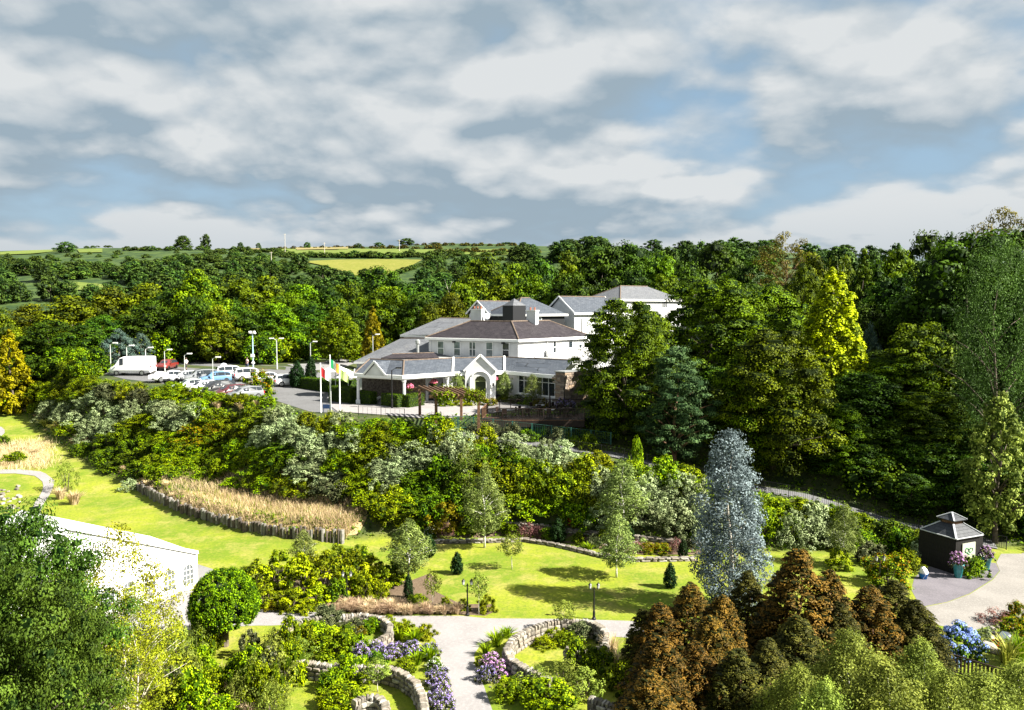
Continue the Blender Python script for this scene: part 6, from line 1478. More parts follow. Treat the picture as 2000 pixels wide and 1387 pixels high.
# pergola
pg = thing('pergola', 'brown timber pergola with climbing vines over the forecourt gate', 'pergola', (0, 0, 0))
pp_ = [WZ(820, 812, 8.0), WZ(852, 832, 8.0), WZ(901, 815, 8.0), WZ(935, 838, 7.8)]
hp = 2.6
for q in pp_: MB().box((q[0], q[1], 8 + hp / 2 - 0.2), (0.24, 0.24, hp + 0.4)).build('post', wood_b, pg)
P_ = [np.array([q[0], q[1], 8 + hp]) for q in pp_]
dL = P_[2] - P_[0]; dL = dL / np.linalg.norm(dL)
for a, b in ((P_[0], P_[2]), (P_[1], P_[3])): MB().bar(tuple(a - dL * 0.6), tuple(b + dL * 0.6), 0.14, 0.3).build('beam', wood_b, pg)
for k in range(9):
    f = k / 8; a = P_[0] * (1 - f) + P_[2] * f; b = P_[1] * (1 - f) + P_[3] * f; d_ = (b - a) / np.linalg.norm(b - a)
    MB().bar(tuple(a - d_ * 0.45 + np.array([0, 0, 0.23])), tuple(b + d_ * 0.45 + np.array([0, 0, 0.23])), 0.1, 0.16).build('rafter', wood_b, pg)
def vine(pts, r, label, material, leaf=0.17, per=44, n=22):
    c = resample(pts, n); C2 = c + rng.normal(size=c.shape) * r * 0.35; t = thing('climbing_vine', label, 'vine', tuple(c[0]))
    V, var = clump_leaves(C2 - c[0], np.full(n, r), per, leaf, 0.9); obj('foliage', quads_mesh('vine_foliage', V, var, material), t)
    MB().tube([tuple(q - c[0]) for q in c], 0.03, 5).build('stem', bark, t)
vine([pp_[1], tuple(P_[1]), tuple(P_[1] * 0.6 + P_[3] * 0.4)], 0.42, 'leafy vine climbing the first front pergola post', M_bright)
vine([pp_[3], tuple(P_[3]), tuple(P_[3] * 0.75 + P_[1] * 0.25)], 0.55, 'dense leafy vine climbing the second front pergola post', M_bright)
vine([tuple(P_[0] * 0.45 + P_[2] * 0.55), tuple(P_[2] * 0.8 + P_[3] * 0.2), tuple(P_[3])], 0.5, 'bright green vine spread over the pergola rafters', M_bright)
# iron railings along the forecourt and down the bank path
dk_green = mat('green_iron', (0.02, 0.075, 0.06), 0.45); 
rail_fence('iron_railing', 'thin dark railing along the road edge below the canopy', [(*WZ(700, 812, 8)[:2], 8.02), (*WZ(790, 819, 8)[:2], 8.02)], 0.95, black_m, gap=0.5, postgap=2.4, bw=0.02, rail=(0.025, 0.025), pw=0.05)
rail_fence('iron_railing', 'green posted railing below the pergola and deck', [(*WZ(838, 838, 7.8)[:2], 7.8), (-4.2, 70.6, 7.3), (2, 70.0, 6.7), (9, 69.4, 6.0)], 1.1, dk_green, gap=0.16, postgap=1.9, bw=0.02, rail=(0.03, 0.03), pw=0.12)
pr = [(p[0], p[1] - 1.35, max(p[2], ground(p[0], p[1] - 1.35)) + 0.02) for p in resample(PATHC, 14)]
rail_fence('iron_railing', 'dark iron railing on the garden side of the bank path', pr, 1.0, black_m, gap=0.15, postgap=2.0, bw=0.018, rail=(0.03, 0.03), pw=0.05)
rail_fence('garden_fence', 'dark brown garden fence below the blue hydrangea', [(*WZ(1855, 1290, 0.6)[:2], 0), (*WZ(1925, 1312, 0.6)[:2], 0), (*WZ(2010, 1335, 0.6)[:2], 0)], 0.95, wood_d, gap=0.16, postgap=1.5, bw=0.07, cat='fence')
def hedge(name, label, a, b, w, h, z0, group=None, material=None, cat='hedge'):
    a, b = np.array(a[:2], float), np.array(b[:2], float); L = np.linalg.norm(b - a); t = thing(name, label, cat, (*((a + b) / 2), z0), math.atan2((b - a)[1], (b - a)[0]), group)
    n = int((L * h * 2 + w * h * 2 + L * w) * 170); ax = rng.random(n); side = rng.random(n)
    P = np.stack([(rng.random(n) - 0.5) * L, (rng.random(n) - 0.5) * w, rng.random(n) * h], 1); N = np.zeros((n, 3))
    tot = L * h * 2 + w * h * 2 + L * w; c1, c2, c3 = L * h / tot, 2 * L * h / tot, (2 * L * h + L * w) / tot
    m = side < c1; P[m, 1] = -w / 2; N[m, 1] = -1
    m = (side >= c1) & (side < c2); P[m, 1] = w / 2; N[m, 1] = 1
    m = (side >= c2) & (side < c3); P[m, 2] = h; N[m, 2] = 1
    m = side >= c3; s_ = np.sign(rng.random(n) - 0.5); P[m, 0] = (s_ * L / 2)[m]; N[m, 0] = s_[m]
    P += rng.normal(size=P.shape) * 0.035; N += 0.7 * unit(n)
    obj('foliage', quads_mesh('hedge_foliage', leaf_quads(P, N, 0.11 * (0.7 + 0.6 * rng.random(n))), rng.random(n), material or M_bright), t)
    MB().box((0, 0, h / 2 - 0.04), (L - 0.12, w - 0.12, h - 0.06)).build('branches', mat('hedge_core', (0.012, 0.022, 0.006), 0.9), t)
    return t
MH = leafmat('leaf_hedge', (0.030, 0.062, 0.006), (0.105, 0.160, 0.016))
hedge('clipped_hedge', 'clipped green hedge between the parked cars and the canopy', WZ(590, 760, 8.2), WZ(690, 768, 8.2), 1.5, 1.7, 8.0, material=MH)
hedge('clipped_hedge', 'clipped hedge in front of the parasols by the left column', WZ(650, 783, 8.0), WZ(692, 787, 8.0), 1.3, 1.7, 8.0, material=MH)
hedge('clipped_hedge', 'clipped hedge between the left column and the steps', WZ(697, 786, 8.0), WZ(730, 790, 8.0), 1.0, 1.35, 8.0, material=MH)
hedge('clipped_hedge', 'clipped hedge between the steps and the corner column', WZ(752, 792, 8.0), WZ(784, 797, 8.0), 1.0, 1.35, 8.0, material=MH)
hedge('clipped_hedge', 'clipped hedge right of the corner column behind the pergola', WZ(792, 797, 8.0), WZ(822, 792, 8.0), 1.0, 1.35, 8.0, material=MH)
stp = thing('entrance_steps', 'short flight of grey steps between the clipped hedges with white kerbs', 'steps', (*WZ(741, 790, 8.0)[:2], 8.0), -0.48)
for k in range(3): MB().box((0, 0.5 + 0.35 * k, 0.08 + 0.16 * k), (1.6, 0.36, 0.16 + 0.0)).build('step', pave, stp)
for s in (-1, 1): MB().bar((s * 0.95, -0.3, 0.12), (s * 0.95, 1.4, 0.62), 0.2, 0.2).build('kerb', trim, stp)
# urn, hanging baskets
q = WY(960, 772, 84.5); ur = thing('urn', 'white stone urn on a pedestal beside the entrance door', 'urn', (q[0], 84.5, 8.03))
MB().box((0, 0, 0.4), (0.5, 0.5, 0.8)).build('pedestal', trim, ur); MB().lathe([(0.16, 0.8), (0.08, 0.95), (0.3, 1.2), (0.36, 1.36), (0.30, 1.34)], 14).build('bowl', trim, ur, True)
plant('topiary', 'topiary_ball', q[0], 84.5, 0.5, 0.55, 'small clipped ball plant in the white urn', 'plant', None, z=9.36)
for px, py, Y, lb in ((800, 757, 81.3, 'pink hanging basket beside the corner column'), (848, 748, 83.6, 'pink hanging basket under the middle of the canopy'), (968, 742, 86.0, 'pink hanging basket right of the entrance gable')):
    q = WY(px, py, Y); t = thing('hanging_basket', lb, 'hanging basket', q)
    MB().lathe([(0.04, -0.45), (0.26, -0.2), (0.30, 0.0)], 10).build('basket', wood_d, t)
    for a in (0, 2.1, 4.2): MB().bar((0.28 * math.cos(a), 0.28 * math.sin(a), 0), (0, 0, 0.75), 0.015, 0.015).build('chain', black_m, t)
    n = 260; d = unit(n); P = d * 0.42 * (0.6 + 0.5 * rng.random((n, 1))); obj('leaves', quads_mesh('basket_leaves', leaf_quads(P, d + 0.6 * unit(n), 0.12), rng.random(n), M_bright), t)
    n = 260; d = unit(n); d[:, 2] = np.abs(d[:, 2]); P = d * 0.47 * (0.7 + 0.4 * rng.random((n, 1))); obj('flowers', quads_mesh('basket_flowers', leaf_quads(P, d + 0.5 * unit(n), 0.12, 0.9), rng.random(n), M_pink), t)

# ================================================================ planting
SH = {'s_silver': ('silver_shrub', 'silvery grey green shrub'), 's_green': ('green_shrub', 'mid green rounded shrub'), 's_bright': ('green_shrub', 'bright green rounded shrub'), 's_dark': ('dark_shrub', 'dark green shrub'), 's_olive': ('olive_shrub', 'olive green shrub'), 's_yellow': ('yellow_green_shrub', 'yellow green shrub'), 's_gold': ('golden_shrub', 'golden yellow shrub'), 's_orange': ('orange_shrub', 'olive shrub covered in orange flowers'), 's_grey': ('grey_shrub', 'dull grey green shrub'), 'b_wheat': ('dry_grass_tuft', 'dry straw coloured grass tuft'), 'b_phormium': ('phormium', 'spiky pale phormium clump'), 's_willow': ('willow_bush', 'fine-leaved round willow bush')}
SEEDS = [(60, 765, 's_dark'), (100, 790, 's_bright'), (120, 770, 's_olive'), (140, 815, 's_silver'), (130, 840, 'b_phormium'), (195, 820, 's_silver'), (235, 815, 's_silver'), (250, 785, 's_grey'), (170, 765, 's_olive'), (205, 750, 's_olive'), (270, 765, 's_yellow'), (320, 770, 's_bright'), (350, 785, 's_bright'), (400, 800, 's_bright'), (330, 805, 's_silver'), (290, 840, 's_bright'), (390, 855, 's_orange'), (440, 830, 's_olive'), (480, 795, 'b_wheat'), (440, 790, 'b_wheat'), (520, 812, 's_olive'), (470, 850, 's_olive'), (560, 840, 's_silver'), (600, 830, 's_olive'), (650, 835, 's_yellow'), (700, 840, 's_green'), (760, 845, 's_olive'), (820, 855, 's_green'), (600, 880, 's_silver'), (650, 890, 's_dark'), (550, 900, 's_dark'), (460, 885, 's_bright'), (400, 895, 's_green'), (350, 905, 's_bright'), (300, 885, 's_green'), (250, 890, 's_dark'), (215, 880, 's_dark'), (240, 925, 's_dark'), (420, 930, 's_bright'), (500, 930, 's_green'), (560, 945, 's_olive'), (620, 930, 's_silver'), (640, 965, 's_grey'), (700, 900, 's_green'), (720, 935, 's_green'), (770, 930, 's_silver'), (800, 905, 's_silver'), (850, 915, 's_silver'), (840, 950, 's_dark'), (890, 960, 's_dark'), (980, 910, 's_dark'), (990, 885, 's_silver'), (1050, 900, 's_silver'), (1100, 915, 's_silver'), (1130, 930, 's_yellow'), (1000, 965, 's_olive'), (1060, 965, 's_olive'), (1110, 985, 's_olive'), (960, 1005, 's_green'), (1020, 1005, 's_bright'), (1080, 1005, 's_green'), (1210, 985, 's_silver'), (1260, 1010, 's_silver'), (1320, 1010, 's_silver'), (1180, 940, 's_yellow'), (1250, 945, 's_bright'), (1320, 960, 's_bright'), (1370, 975, 's_bright'), (1520, 1010, 's_bright'), (1580, 1025, 's_bright'), (1640, 1035, 's_green'), (1700, 1045, 's_green'), (1750, 1075, 's_dark'), (1600, 1065, 's_silver'), (910, 870, 's_yellow'), (720, 980, 's_olive'), (110, 815, 's_silver'), (165, 840, 's_silver'), (220, 800, 's_silver'), (530, 860, 's_silver'), (660, 865, 's_silver'), (580, 865, 's_silver'), (820, 890, 's_silver'), (1020, 880, 's_silver'), (1080, 905, 's_silver'), (1240, 985, 's_silver'), (1300, 985, 's_silver'), (1345, 1025, 's_silver'), (360, 825, 's_silver'), (880, 895, 's_silver')]
BANK = [(28, 800), (90, 752), (230, 750), (330, 768), (430, 790), (520, 800), (600, 826), (760, 836), (860, 856), (1000, 885), (1180, 915), (1380, 968), (1560, 1000), (1760, 1060), (1790, 1088), (1600, 1074), (1360, 1050), (1200, 1030), (990, 1012), (850, 1030), (770, 1025), (710, 1000), (640, 978), (520, 958), (420, 948), (330, 942), (275, 938), (195, 912), (135, 868), (75, 835)]
def inside(px, py, poly):
    c = False; n = len(poly)
    for i in range(n):
        (x0, y0), (x1, y1) = poly[i], poly[(i + 1) % n]
        if (y0 > py) != (y1 > py) and px < (x1 - x0) * (py - y0) / (y1 - y0) + x0: c = not c
    return c
rs = random.Random(21)
py = 756.0
while py < 1090:
    sx = 30 + (py - 750) * 0.055
    px = 20 + rs.uniform(0, sx)
    while px < 1800:
        qx, qy = px + rs.uniform(-10, 10), py + rs.uniform(-7, 7)
        if inside(qx, qy, BANK):
            kd = min(SEEDS, key=lambda s: (s[0] - qx + rs.uniform(-22, 22)) ** 2 + 3.0 * (s[1] - qy + rs.uniform(-10, 10)) ** 2)[2]
            if kd == 'b_phormium' and rs.random() < 0.3: kd = 's_olive'
            p = hit(qx, qy); nm, ds = SH[kd]
            w = rs.uniform(2.0, 3.5); h = rs.uniform(0.75, 1.6)
            if qx > 840: h = rs.uniform(1.3, 2.4)
            if kd == 's_silver': h *= 1.15
            if kd == 'b_wheat': w, h = rs.uniform(1.4, 2.2), rs.uniform(0.9, 1.3)
            where = 'on the bank below the car park' if qx < 560 else ('on the bank below the hotel' if qx < 1130 else ('on the bank behind the lawn' if qx < 1440 else 'on the bank near the kiosk'))
            plant(kd, nm, p[0], p[1], h, w, ('large ' if h * w > 4 else 'small ') + ds + ' ' + where, 'shrub' if kd[0] == 's' else 'grass', nm.replace('_', ' ') + 's ' + where)
        px += sx
    py += 15 + (py - 750) * 0.022
def one(kind, name, px, py, wpx, hpx, label, cat='shrub', group=None): return shrub_px(kind, name, px, py, wpx, hpx, label, group, cat)
one('s_willow', 'willow_bush', 922, 985, 92, 120, 'large fine-leaved willow bush in the middle of the bank')
one('s_yellow', 'lime_shrub', 772, 1000, 62, 50, 'lime yellow shrub at the end of the dry grass')
one('s_gold', 'golden_shrub', 868, 1036, 74, 58, 'golden flowering shrub above the stone edging')
one('s_red', 'red_shrub', 1118, 1030, 22, 36, 'small scarlet plant above the upper stone wall')
one('s_yellow', 'golden_bush', 1772, 1118, 58, 44, 'bright yellow bush beside the kiosk')
one('s_orange', 'orange_shrub', 1735, 1140, 88, 58, 'russet orange shrub beside the kiosk lawn')
one('s_silver', 'silver_shrub', 252, 958, 34, 24, 'low silvery shrub at the start of the log palisade')
one('s_bright', 'sapling', 1243, 918, 26, 62, 'bright leafy sapling standing above the bank path', 'tree')
one('s_gold', 'golden_bush', 681, 702, 28, 20, 'round golden bush beside the hotel drive')
one('s_yellow', 'clipped_bush', 222, 712, 30, 28, 'round yellow green bush behind the van bonnet')
one('s_orange', 'car_park_tree', 507, 772, 58, 46, 'small round yellowing tree in the car park verge', 'tree')
tree_px('yew', 'clipped_conifer', 607, 700, 100, 22, 'dark clipped column conifer by the hedge', cat='conifer'); tree_px('yew', 'clipped_conifer', 580, 710, 96, 30, 'green conical conifer at the nose of the white cars', cat='conifer')
def front_of_wing(px, off):
    Y = 84.0
    for _ in range(20):
        x = (px - CX) / FPX * (Y * math.cos(PITCH) + 9.5 * math.sin(PITCH))
        Y = np.interp(x, [-11.4, -6.5, -5.3, -1.7, -0.86, 4.9, 5.4, 9.0], [80.0, 84.0, 83.9, 83.9, 85.6, 79.8, 78.7, 80.5]) - off
    return (x, float(Y))
for px, py, k, lb in [(985, 776, 'birch', 'slender tree in front of the glazing nearest the entrance gable'), (1040, 780, 'birch', 'slender pale tree in front of the middle of the glazing'), (893, 775, 'birch', 'bushy slender tree left of the entrance gable')]:
    p = front_of_wing(px, 1.0); plant(k, 'slender_tree', p[0], p[1], 3.4, 1.9, lb, 'tree')
for px, py, k, w, h, lb in [(1057, 784, 's_gold', 1.9, 0.9, 'bright yellow bush under the glazed wing'), (1097, 782, 's_purple', 1.4, 1.1, 'purple flowering bush against the stone end wall'), (1116, 782, 's_purple', 1.3, 0.9, 'low purple flowering bush beside the beech'), (1010, 784, 's_grey', 2.2, 1.0, 'grey green grasses under the glazed wing'), (985, 780, 's_yellow', 1.6, 0.8, 'yellow green bush by the slender tree'), (955, 790, 's_orange', 1.8, 0.8, 'orange bush in front of the white urn'), (905, 785, 's_yellow', 3.0, 0.6, 'low yellow hedge in front of the entrance'), (870, 785, 's_green', 1.8, 0.7, 'low green bush before the canopy end'), (1035, 786, 's_green', 1.8, 0.9, 'green bush between yellow bush and slender tree')]:
    p = front_of_wing(px, 0.9 if px > 960 else 2.4); plant(k, 'flower_bush', p[0], p[1], h, w, lb, 'bush')
for px, py in [(960, 852), (1000, 855), (1030, 862), (1060, 856), (1085, 866), (1120, 872), (1150, 880), (930, 846), (1100, 850), (1140, 860)]:
    p = hit(px, py); k = rs.choice(['s_green', 's_dark', 's_grey', 's_bright']); plant(k, 'green_shrub', p[0], p[1], rs.uniform(0.9, 1.6), rs.uniform(1.6, 2.6), 'shrub growing under the timber deck railing', 'shrub', 'shrubs below the deck')
for px, py in [(335, 764), (352, 768), (372, 772), (392, 778), (412, 782), (430, 785), (448, 788), (466, 789), (484, 790), (500, 790), (522, 790)]:
    p = hit(px, py); k = rs.choice(['s_green', 's_bright', 's_olive', 's_yellow']); plant(k, 'green_shrub', p[0], p[1], rs.uniform(0.9, 1.35), rs.uniform(1.8, 2.6), 'shrub screening the near row of parked cars', 'shrub', 'shrubs in front of the parked cars')
# undergrowth of the woods
for i in range(70):
    px = rs.uniform(-20, 860); p = WY(px, 690, rs.uniform(119, 150)); h = rs.uniform(2, 5)
    if -36 < p[0] < -14 and p[1] < 125: continue
    plant(rs.choice(['s_dark', 's_dark', 's_green', 's_olive']), 'wood_shrub', p[0], p[1], h, h * 1.5, 'dark undergrowth shrub at the edge of the car park wood', 'shrub', 'undergrowth of the car park wood')
for i in range(60):
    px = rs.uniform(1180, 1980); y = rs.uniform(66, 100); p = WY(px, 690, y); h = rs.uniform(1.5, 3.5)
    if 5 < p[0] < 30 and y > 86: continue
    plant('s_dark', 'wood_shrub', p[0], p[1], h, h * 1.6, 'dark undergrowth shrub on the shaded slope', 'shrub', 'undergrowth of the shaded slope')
for px, py in [(35, 800), (80, 775), (15, 760), (60, 740), (100, 735), (140, 735), (170, 738), (20, 725), (120, 715), (150, 720), (185, 728), (60, 715)]:
    p = hit(px, py); h = rs.uniform(2, 3.4); plant(rs.choice(['s_green', 's_bright', 's_olive', 's_dark']), 'wood_shrub', p[0], p[1], h, h * 1.6, 'tall shrub between the yellow conifer and the van', 'shrub', 'shrubs between the yellow conifer and the van')

# lawn trees and topiary
for px, yt, Yp, w, lb in [(946, 925, 1070, 84, 'silver birch at the stone edging in the middle of the lawn'), (1217, 905, 1062, 90, 'taller silver birch above the stone edging'), (1205, 1010, 1128, 80, 'young birch on the lawn in front of the stone edging'), (798, 1020, 1142, 84, 'leafy birch at the end of the mahonia bed'), (1650, 990, 1105, 60, 'thin birch beside the kiosk shrubs'), (592, 1040, 1120, 50, 'thin birch between the palisade and the mahonia bed')]:
    Y = WZ(px, Yp, 0)[1]; tree_px('birch', 'birch_tree', px, yt, Y, w, lb)
for px, yt, Yp, w, lb in [(1000, 1050, 1112, 44, 'small round-headed sapling on the open lawn'), (1103, 1180, 1236, 44, 'yellow green sapling inside the right spiral wall'), (935, 1125, 1200, 34, 'thin sapling beside the lantern post and tan grass'), (845, 1120, 1195, 30, 'thin sapling at the corner of the mahonia bed'), (737, 1295, 1352, 48, 'thin sapling with orange leaves by the curving wall')]:
    Y = WZ(px, Yp, 0)[1]; tree_px('sapling', 'sapling', px, yt, Y, w, lb)
for px, py, w, h, lb in [(893, 1121, 25, 44, 'dark cone yew alone on the lawn'), (838, 1088, 26, 46, 'dark cone yew behind the leafy birch'), (798, 1170, 20, 50, 'narrow dark yew beside the tan grasses'), (1309, 1148, 26, 50, 'dark cone yew beside the rusty conifers'), (1334, 1090, 20, 38, 'small dark yew at the end of the stone edging'), (1090, 1060, 30, 50, 'dark bushy conifer set in the stone edging'), (1228, 1062, 20, 40, 'small dark conifer on the heather terrace')]:
    one('yew', 'yew_cone', px, py, w, h, lb, 'conifer')
for px, yt, Yp, w, lb, k in [(1560, 1078, 1330, 155, 'tallest rusty brown conifer of the group', 'rust_conifer'), (1350, 1145, 1330, 120, 'rusty brown conifer beside the silver eucalyptus', 'rust_conifer'), (1410, 1170, 1345, 110, 'rusty conifer between the tallest one and the eucalyptus', 'rust_conifer'), (1290, 1185, 1340, 110, 'rusty conifer at the lawn edge of the group', 'rust_conifer'), (1620, 1118, 1330, 110, 'rusty conifer beside the tallest one', 'rust_conifer'), (1255, 1195, 1330, 70, 'small dark rusty conifer next to the path', 'rust_green_conifer'), (1290, 1250, 1450, 150, 'broad rusty conifer in front of the group', 'rust_conifer'), (1360, 1260, 1440, 110, 'low olive brown conifer in the middle of the group', 'rust_conifer'), (1460, 1120, 1290, 90, 'olive conifer beneath the eucalyptus', 'rust_green_conifer'), (1500, 1255, 1440, 120, 'olive green conifer in front of the tallest one', 'rust_green_conifer'), (1440, 1275, 1460, 130, 'low olive green conifer at the front of the group', 'rust_green_conifer'), (1700, 1150, 1320, 120, 'dark brown conifer at the kiosk end of the group', 'rust_conifer'), (1750, 1140, 1300, 120, 'dark green brown conifer next to the blue hydrangea', 'rust_green_conifer'), (1790, 1180, 1320, 110, 'dark low conifer beside the blue hydrangea', 'rust_green_conifer'), (1640, 1180, 1345, 110, 'dark conifer filling the middle of the group', 'rust_green_conifer'), (1560, 1210, 1390, 130, 'dark olive conifer below the tallest one', 'rust_green_conifer'), (1390, 1210, 1390, 120, 'rusty conifer low in the middle of the group', 'rust_conifer'), (1270, 1320, 1520, 150, 'rusty conifer lowest by the short stone wall', 'rust_conifer')]:
    Y = WZ(px, Yp, 0)[1]; tree_px(k, 'rusty_conifer', px, yt, Y, w * 1.12, lb, 'rusty conifers', 'conifer')
tree_px('eucalyptus', 'eucalyptus_tree', 1430, 852, WZ(1430, 1195, 0)[1], 132, 'tall silver blue eucalyptus at the end of the lawn')
p = WZ(440, 1262, 0); tp = thing('topiary_tree', 'large clipped green dome tree beside the marquee apron', 'tree', (p[0], p[1], 0))
Yt = p[1]; dep = Yt * math.cos(PITCH) + (ZC - 2) * math.sin(PITCH); wv = 126 / FPX * dep
MB().tube([(0, 0, 0), (0.05, 0, 0.8), (0, 0, 2.2)], [0.2, 0.16, 0.14], 8).build('trunk', bark, tp)
ztop = WY(440, 1114, Yt)[2]; zlow = WY(440, 1240, Yt - wv / 2)[2]
obj('crown', PROTO['topiary']['L'][0][0][1], tp, (0, 0, zlow), None, (wv / 3.6, wv / 3.6, (ztop - zlow) / 2.6))
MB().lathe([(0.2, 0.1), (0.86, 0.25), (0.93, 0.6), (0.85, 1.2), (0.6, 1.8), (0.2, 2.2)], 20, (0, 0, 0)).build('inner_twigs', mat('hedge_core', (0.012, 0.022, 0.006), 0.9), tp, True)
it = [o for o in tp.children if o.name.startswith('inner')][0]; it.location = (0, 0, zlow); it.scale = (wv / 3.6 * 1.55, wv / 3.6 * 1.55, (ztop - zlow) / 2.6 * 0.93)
# foreground trees
for k, px, yt, Y, w, lb in [('fore_ash', 55, 1005, 29, 270, 'dark leafy ash tree in front of the marquee'), ('fore_ash', -30, 1090, 25, 300, 'dark leafy ash tree at the shaded corner of the garden'), ('fore_ash', 110, 1150, 26, 200, 'lower dark ash tree before the marquee'), ('fore_ash', 0, 1040, 31, 190, 'leafy ash tree against the far side of the marquee roof'), ('fore_rowan', 232, 1035, 35, 190, 'pale thin-leaved rowan in front of the marquee wall'), ('fore_rowan', 262, 1150, 32, 150, 'yellow green rowan beside the topiary dome'), ('fore_rowan', 120, 1085, 31, 150, 'loose yellow green tree among the dark ash trees')]:
    tree_px(k, 'ash_tree' if k == 'fore_ash' else 'rowan_tree', px, yt, Y, w, lb)
for px, yt, Y, w, lb in [(1660, 1250, 28.5, 190, 'light green birch in front of the rusty conifers'), (1800, 1270, 28, 160, 'light green birch before the garden fence'), (1560, 1320, 27, 170, 'lower light green birch beneath the olive conifers'), (1920, 1330, 27, 200, 'grey green birch in front of the kiosk rockery'), (1730, 1310, 25.5, 210, 'dense light green birch crown below the fence'), (1990, 1310, 28, 170, 'light green birch at the far end of the garden fence'), (1850, 1330, 26, 150, 'bushy light green birch under the hydrangea'), (1610, 1350, 25, 160, 'lowest light green birch crown below the conifers')]:
    tree_px('fore_birch', 'birch_tree', px, yt, Y, w, lb)
# mahonia bed
for i, (px, py, w, h, k) in enumerate([(500, 1160, 70, 70, 's_mahonia'), (545, 1150, 80, 80, 's_mahonia'), (590, 1165, 80, 90, 's_mahonia'), (640, 1155, 80, 85, 's_mahonia'), (690, 1145, 80, 75, 's_mahonia'), (725, 1130, 60, 50, 's_mahonia'), (520, 1185, 60, 45, 's_mahonia'), (570, 1190, 60, 45, 's_mahonia'), (620, 1185, 60, 50, 's_mahonia'), (660, 1180, 50, 50, 's_dark'), (480, 1155, 40, 50, 's_dark'), (710, 1165, 60, 50, 's_yellow'), (750, 1150, 60, 45, 's_mahonia'), (555, 1192, 44, 24, 's_yellow'), (600, 1196, 50, 26, 's_yellow'), (530, 1190, 36, 18, 's_gold'), (770, 1135, 50, 40, 's_green'), (680, 1165, 50, 60, 's_mahonia'), (740, 1170, 50, 36, 's_yellow'), (700, 1105, 60, 40, 's_green'), (610, 1120, 60, 45, 's_mahonia'), (660, 1110, 60, 50, 's_mahonia')]):
    one(k, 'mahonia_shrub', px, py, w, h, ('tall ' if h > 55 else 'low ') + {'s_mahonia': 'broad-leaved yellow green', 's_dark': 'dark green', 's_yellow': 'lime yellow', 's_gold': 'golden', 's_green': 'mid green'}[k] + ' shrub in the bed beside the gravel path', 'shrub', 'mahonia bed shrubs')
for px in range(648, 905, 13):
    for dy in (0, -8) if px < 780 else (0,):
        q = hit(px + rs.uniform(-3, 3), 1199 + dy + (0 if px > 700 else -4) + rs.uniform(-2, 2)); plant('b_straw', 'feather_grass', q[0], q[1], rs.uniform(0.6, 0.95), rs.uniform(0.9, 1.25), 'tan feather grass tuft along the gravel path', 'grass', 'tan feather grasses')
for px, py, w, h, k, lb in [(950, 1195, 40, 34, 's_yellow', 'yellow green fern clump behind the first lantern post'), (905, 1190, 30, 22, 's_yellow', 'low yellow clump beside the tan grasses'), (815, 1180, 40, 20, 's_green', 'low green plant beside the narrow yew'), (870, 1185, 30, 20, 's_yellow', 'low yellow plant behind the tan grasses')]: one(k, 'garden_plant', px, py, w, h, lb, 'plant')
# spiral beds
BD = {'s_bright': 'bright green bushy', 's_yellow': 'yellow green', 's_green': 'mid green', 's_grey': 'dull grey green', 's_gold': 'golden', 'b_green': 'strappy green-leaved', 's_olive': 'olive', 's_white': 'white flowering', 's_dark': 'dark green', 's_mahonia': 'broad-leaved', 's_loose': 'loose airy', 'b_wheat': 'dry grassy'}
BEDS = [(620, 1262, 80, 46, 's_bright'), (580, 1275, 70, 40, 's_yellow'), (660, 1276, 90, 52, 's_bright'), (700, 1280, 60, 40, 's_green'), (600, 1240, 50, 30, 's_yellow'), (640, 1232, 44, 28, 's_grey'), (690, 1235, 60, 26, 's_grey'), (700, 1240, 34, 20, 's_gold'), (725, 1232, 44, 26, 's_green'), (790, 1240, 60, 28, 's_yellow'), (830, 1245, 50, 26, 's_yellow'), (780, 1250, 60, 30, 'b_green'), (810, 1256, 60, 30, 'b_green'), (840, 1290, 60, 34, 'b_green'), (815, 1298, 50, 30, 'b_green'), (790, 1310, 50, 24, 's_olive'), (850, 1310, 40, 24, 's_white'), (730, 1298, 60, 24, 's_dark'), (680, 1330, 70, 52, 's_bright'), (650, 1345, 60, 40, 's_green'), (720, 1330, 50, 40, 's_mahonia'), (670, 1378, 90, 46, 's_bright'), (640, 1385, 60, 30, 's_yellow'), (950, 1280, 44, 30, 'b_green'), (970, 1262, 60, 34, 'b_green'), (990, 1245, 50, 24, 'b_green'), (940, 1300, 30, 20, 's_yellow'), (990, 1365, 60, 44, 's_bright'), (1050, 1350, 90, 50, 's_loose'), (1100, 1345, 90, 60, 's_loose'), (1070, 1380, 110, 54, 's_bright'), (1140, 1360, 90, 60, 's_loose'), (1130, 1310, 60, 60, 's_olive'), (1170, 1320, 70, 60, 's_olive'), (1210, 1310, 80, 50, 'b_wheat'), (1195, 1280, 70, 44, 'b_wheat'), (1080, 1250, 60, 24, 's_yellow'), (1110, 1258, 50, 24, 's_green'), (1060, 1262, 50, 18, 's_yellow'), (1135, 1248, 60, 34, 's_grey'), (760, 1222, 30, 22, 's_yellow'), (1220, 1350, 70, 60, 's_olive'), (640, 1215, 60, 34, 's_grey')]
for px, py, w, h, k in BEDS: one(k, 'bed_plant', px, py, w, h, BD.get(k, 'leafy') + ' plant in the ' + ('left' if px < 880 else 'right') + ' spiral garden bed', 'plant', 'plants of the ' + ('left' if px < 880 else 'right') + ' spiral bed')
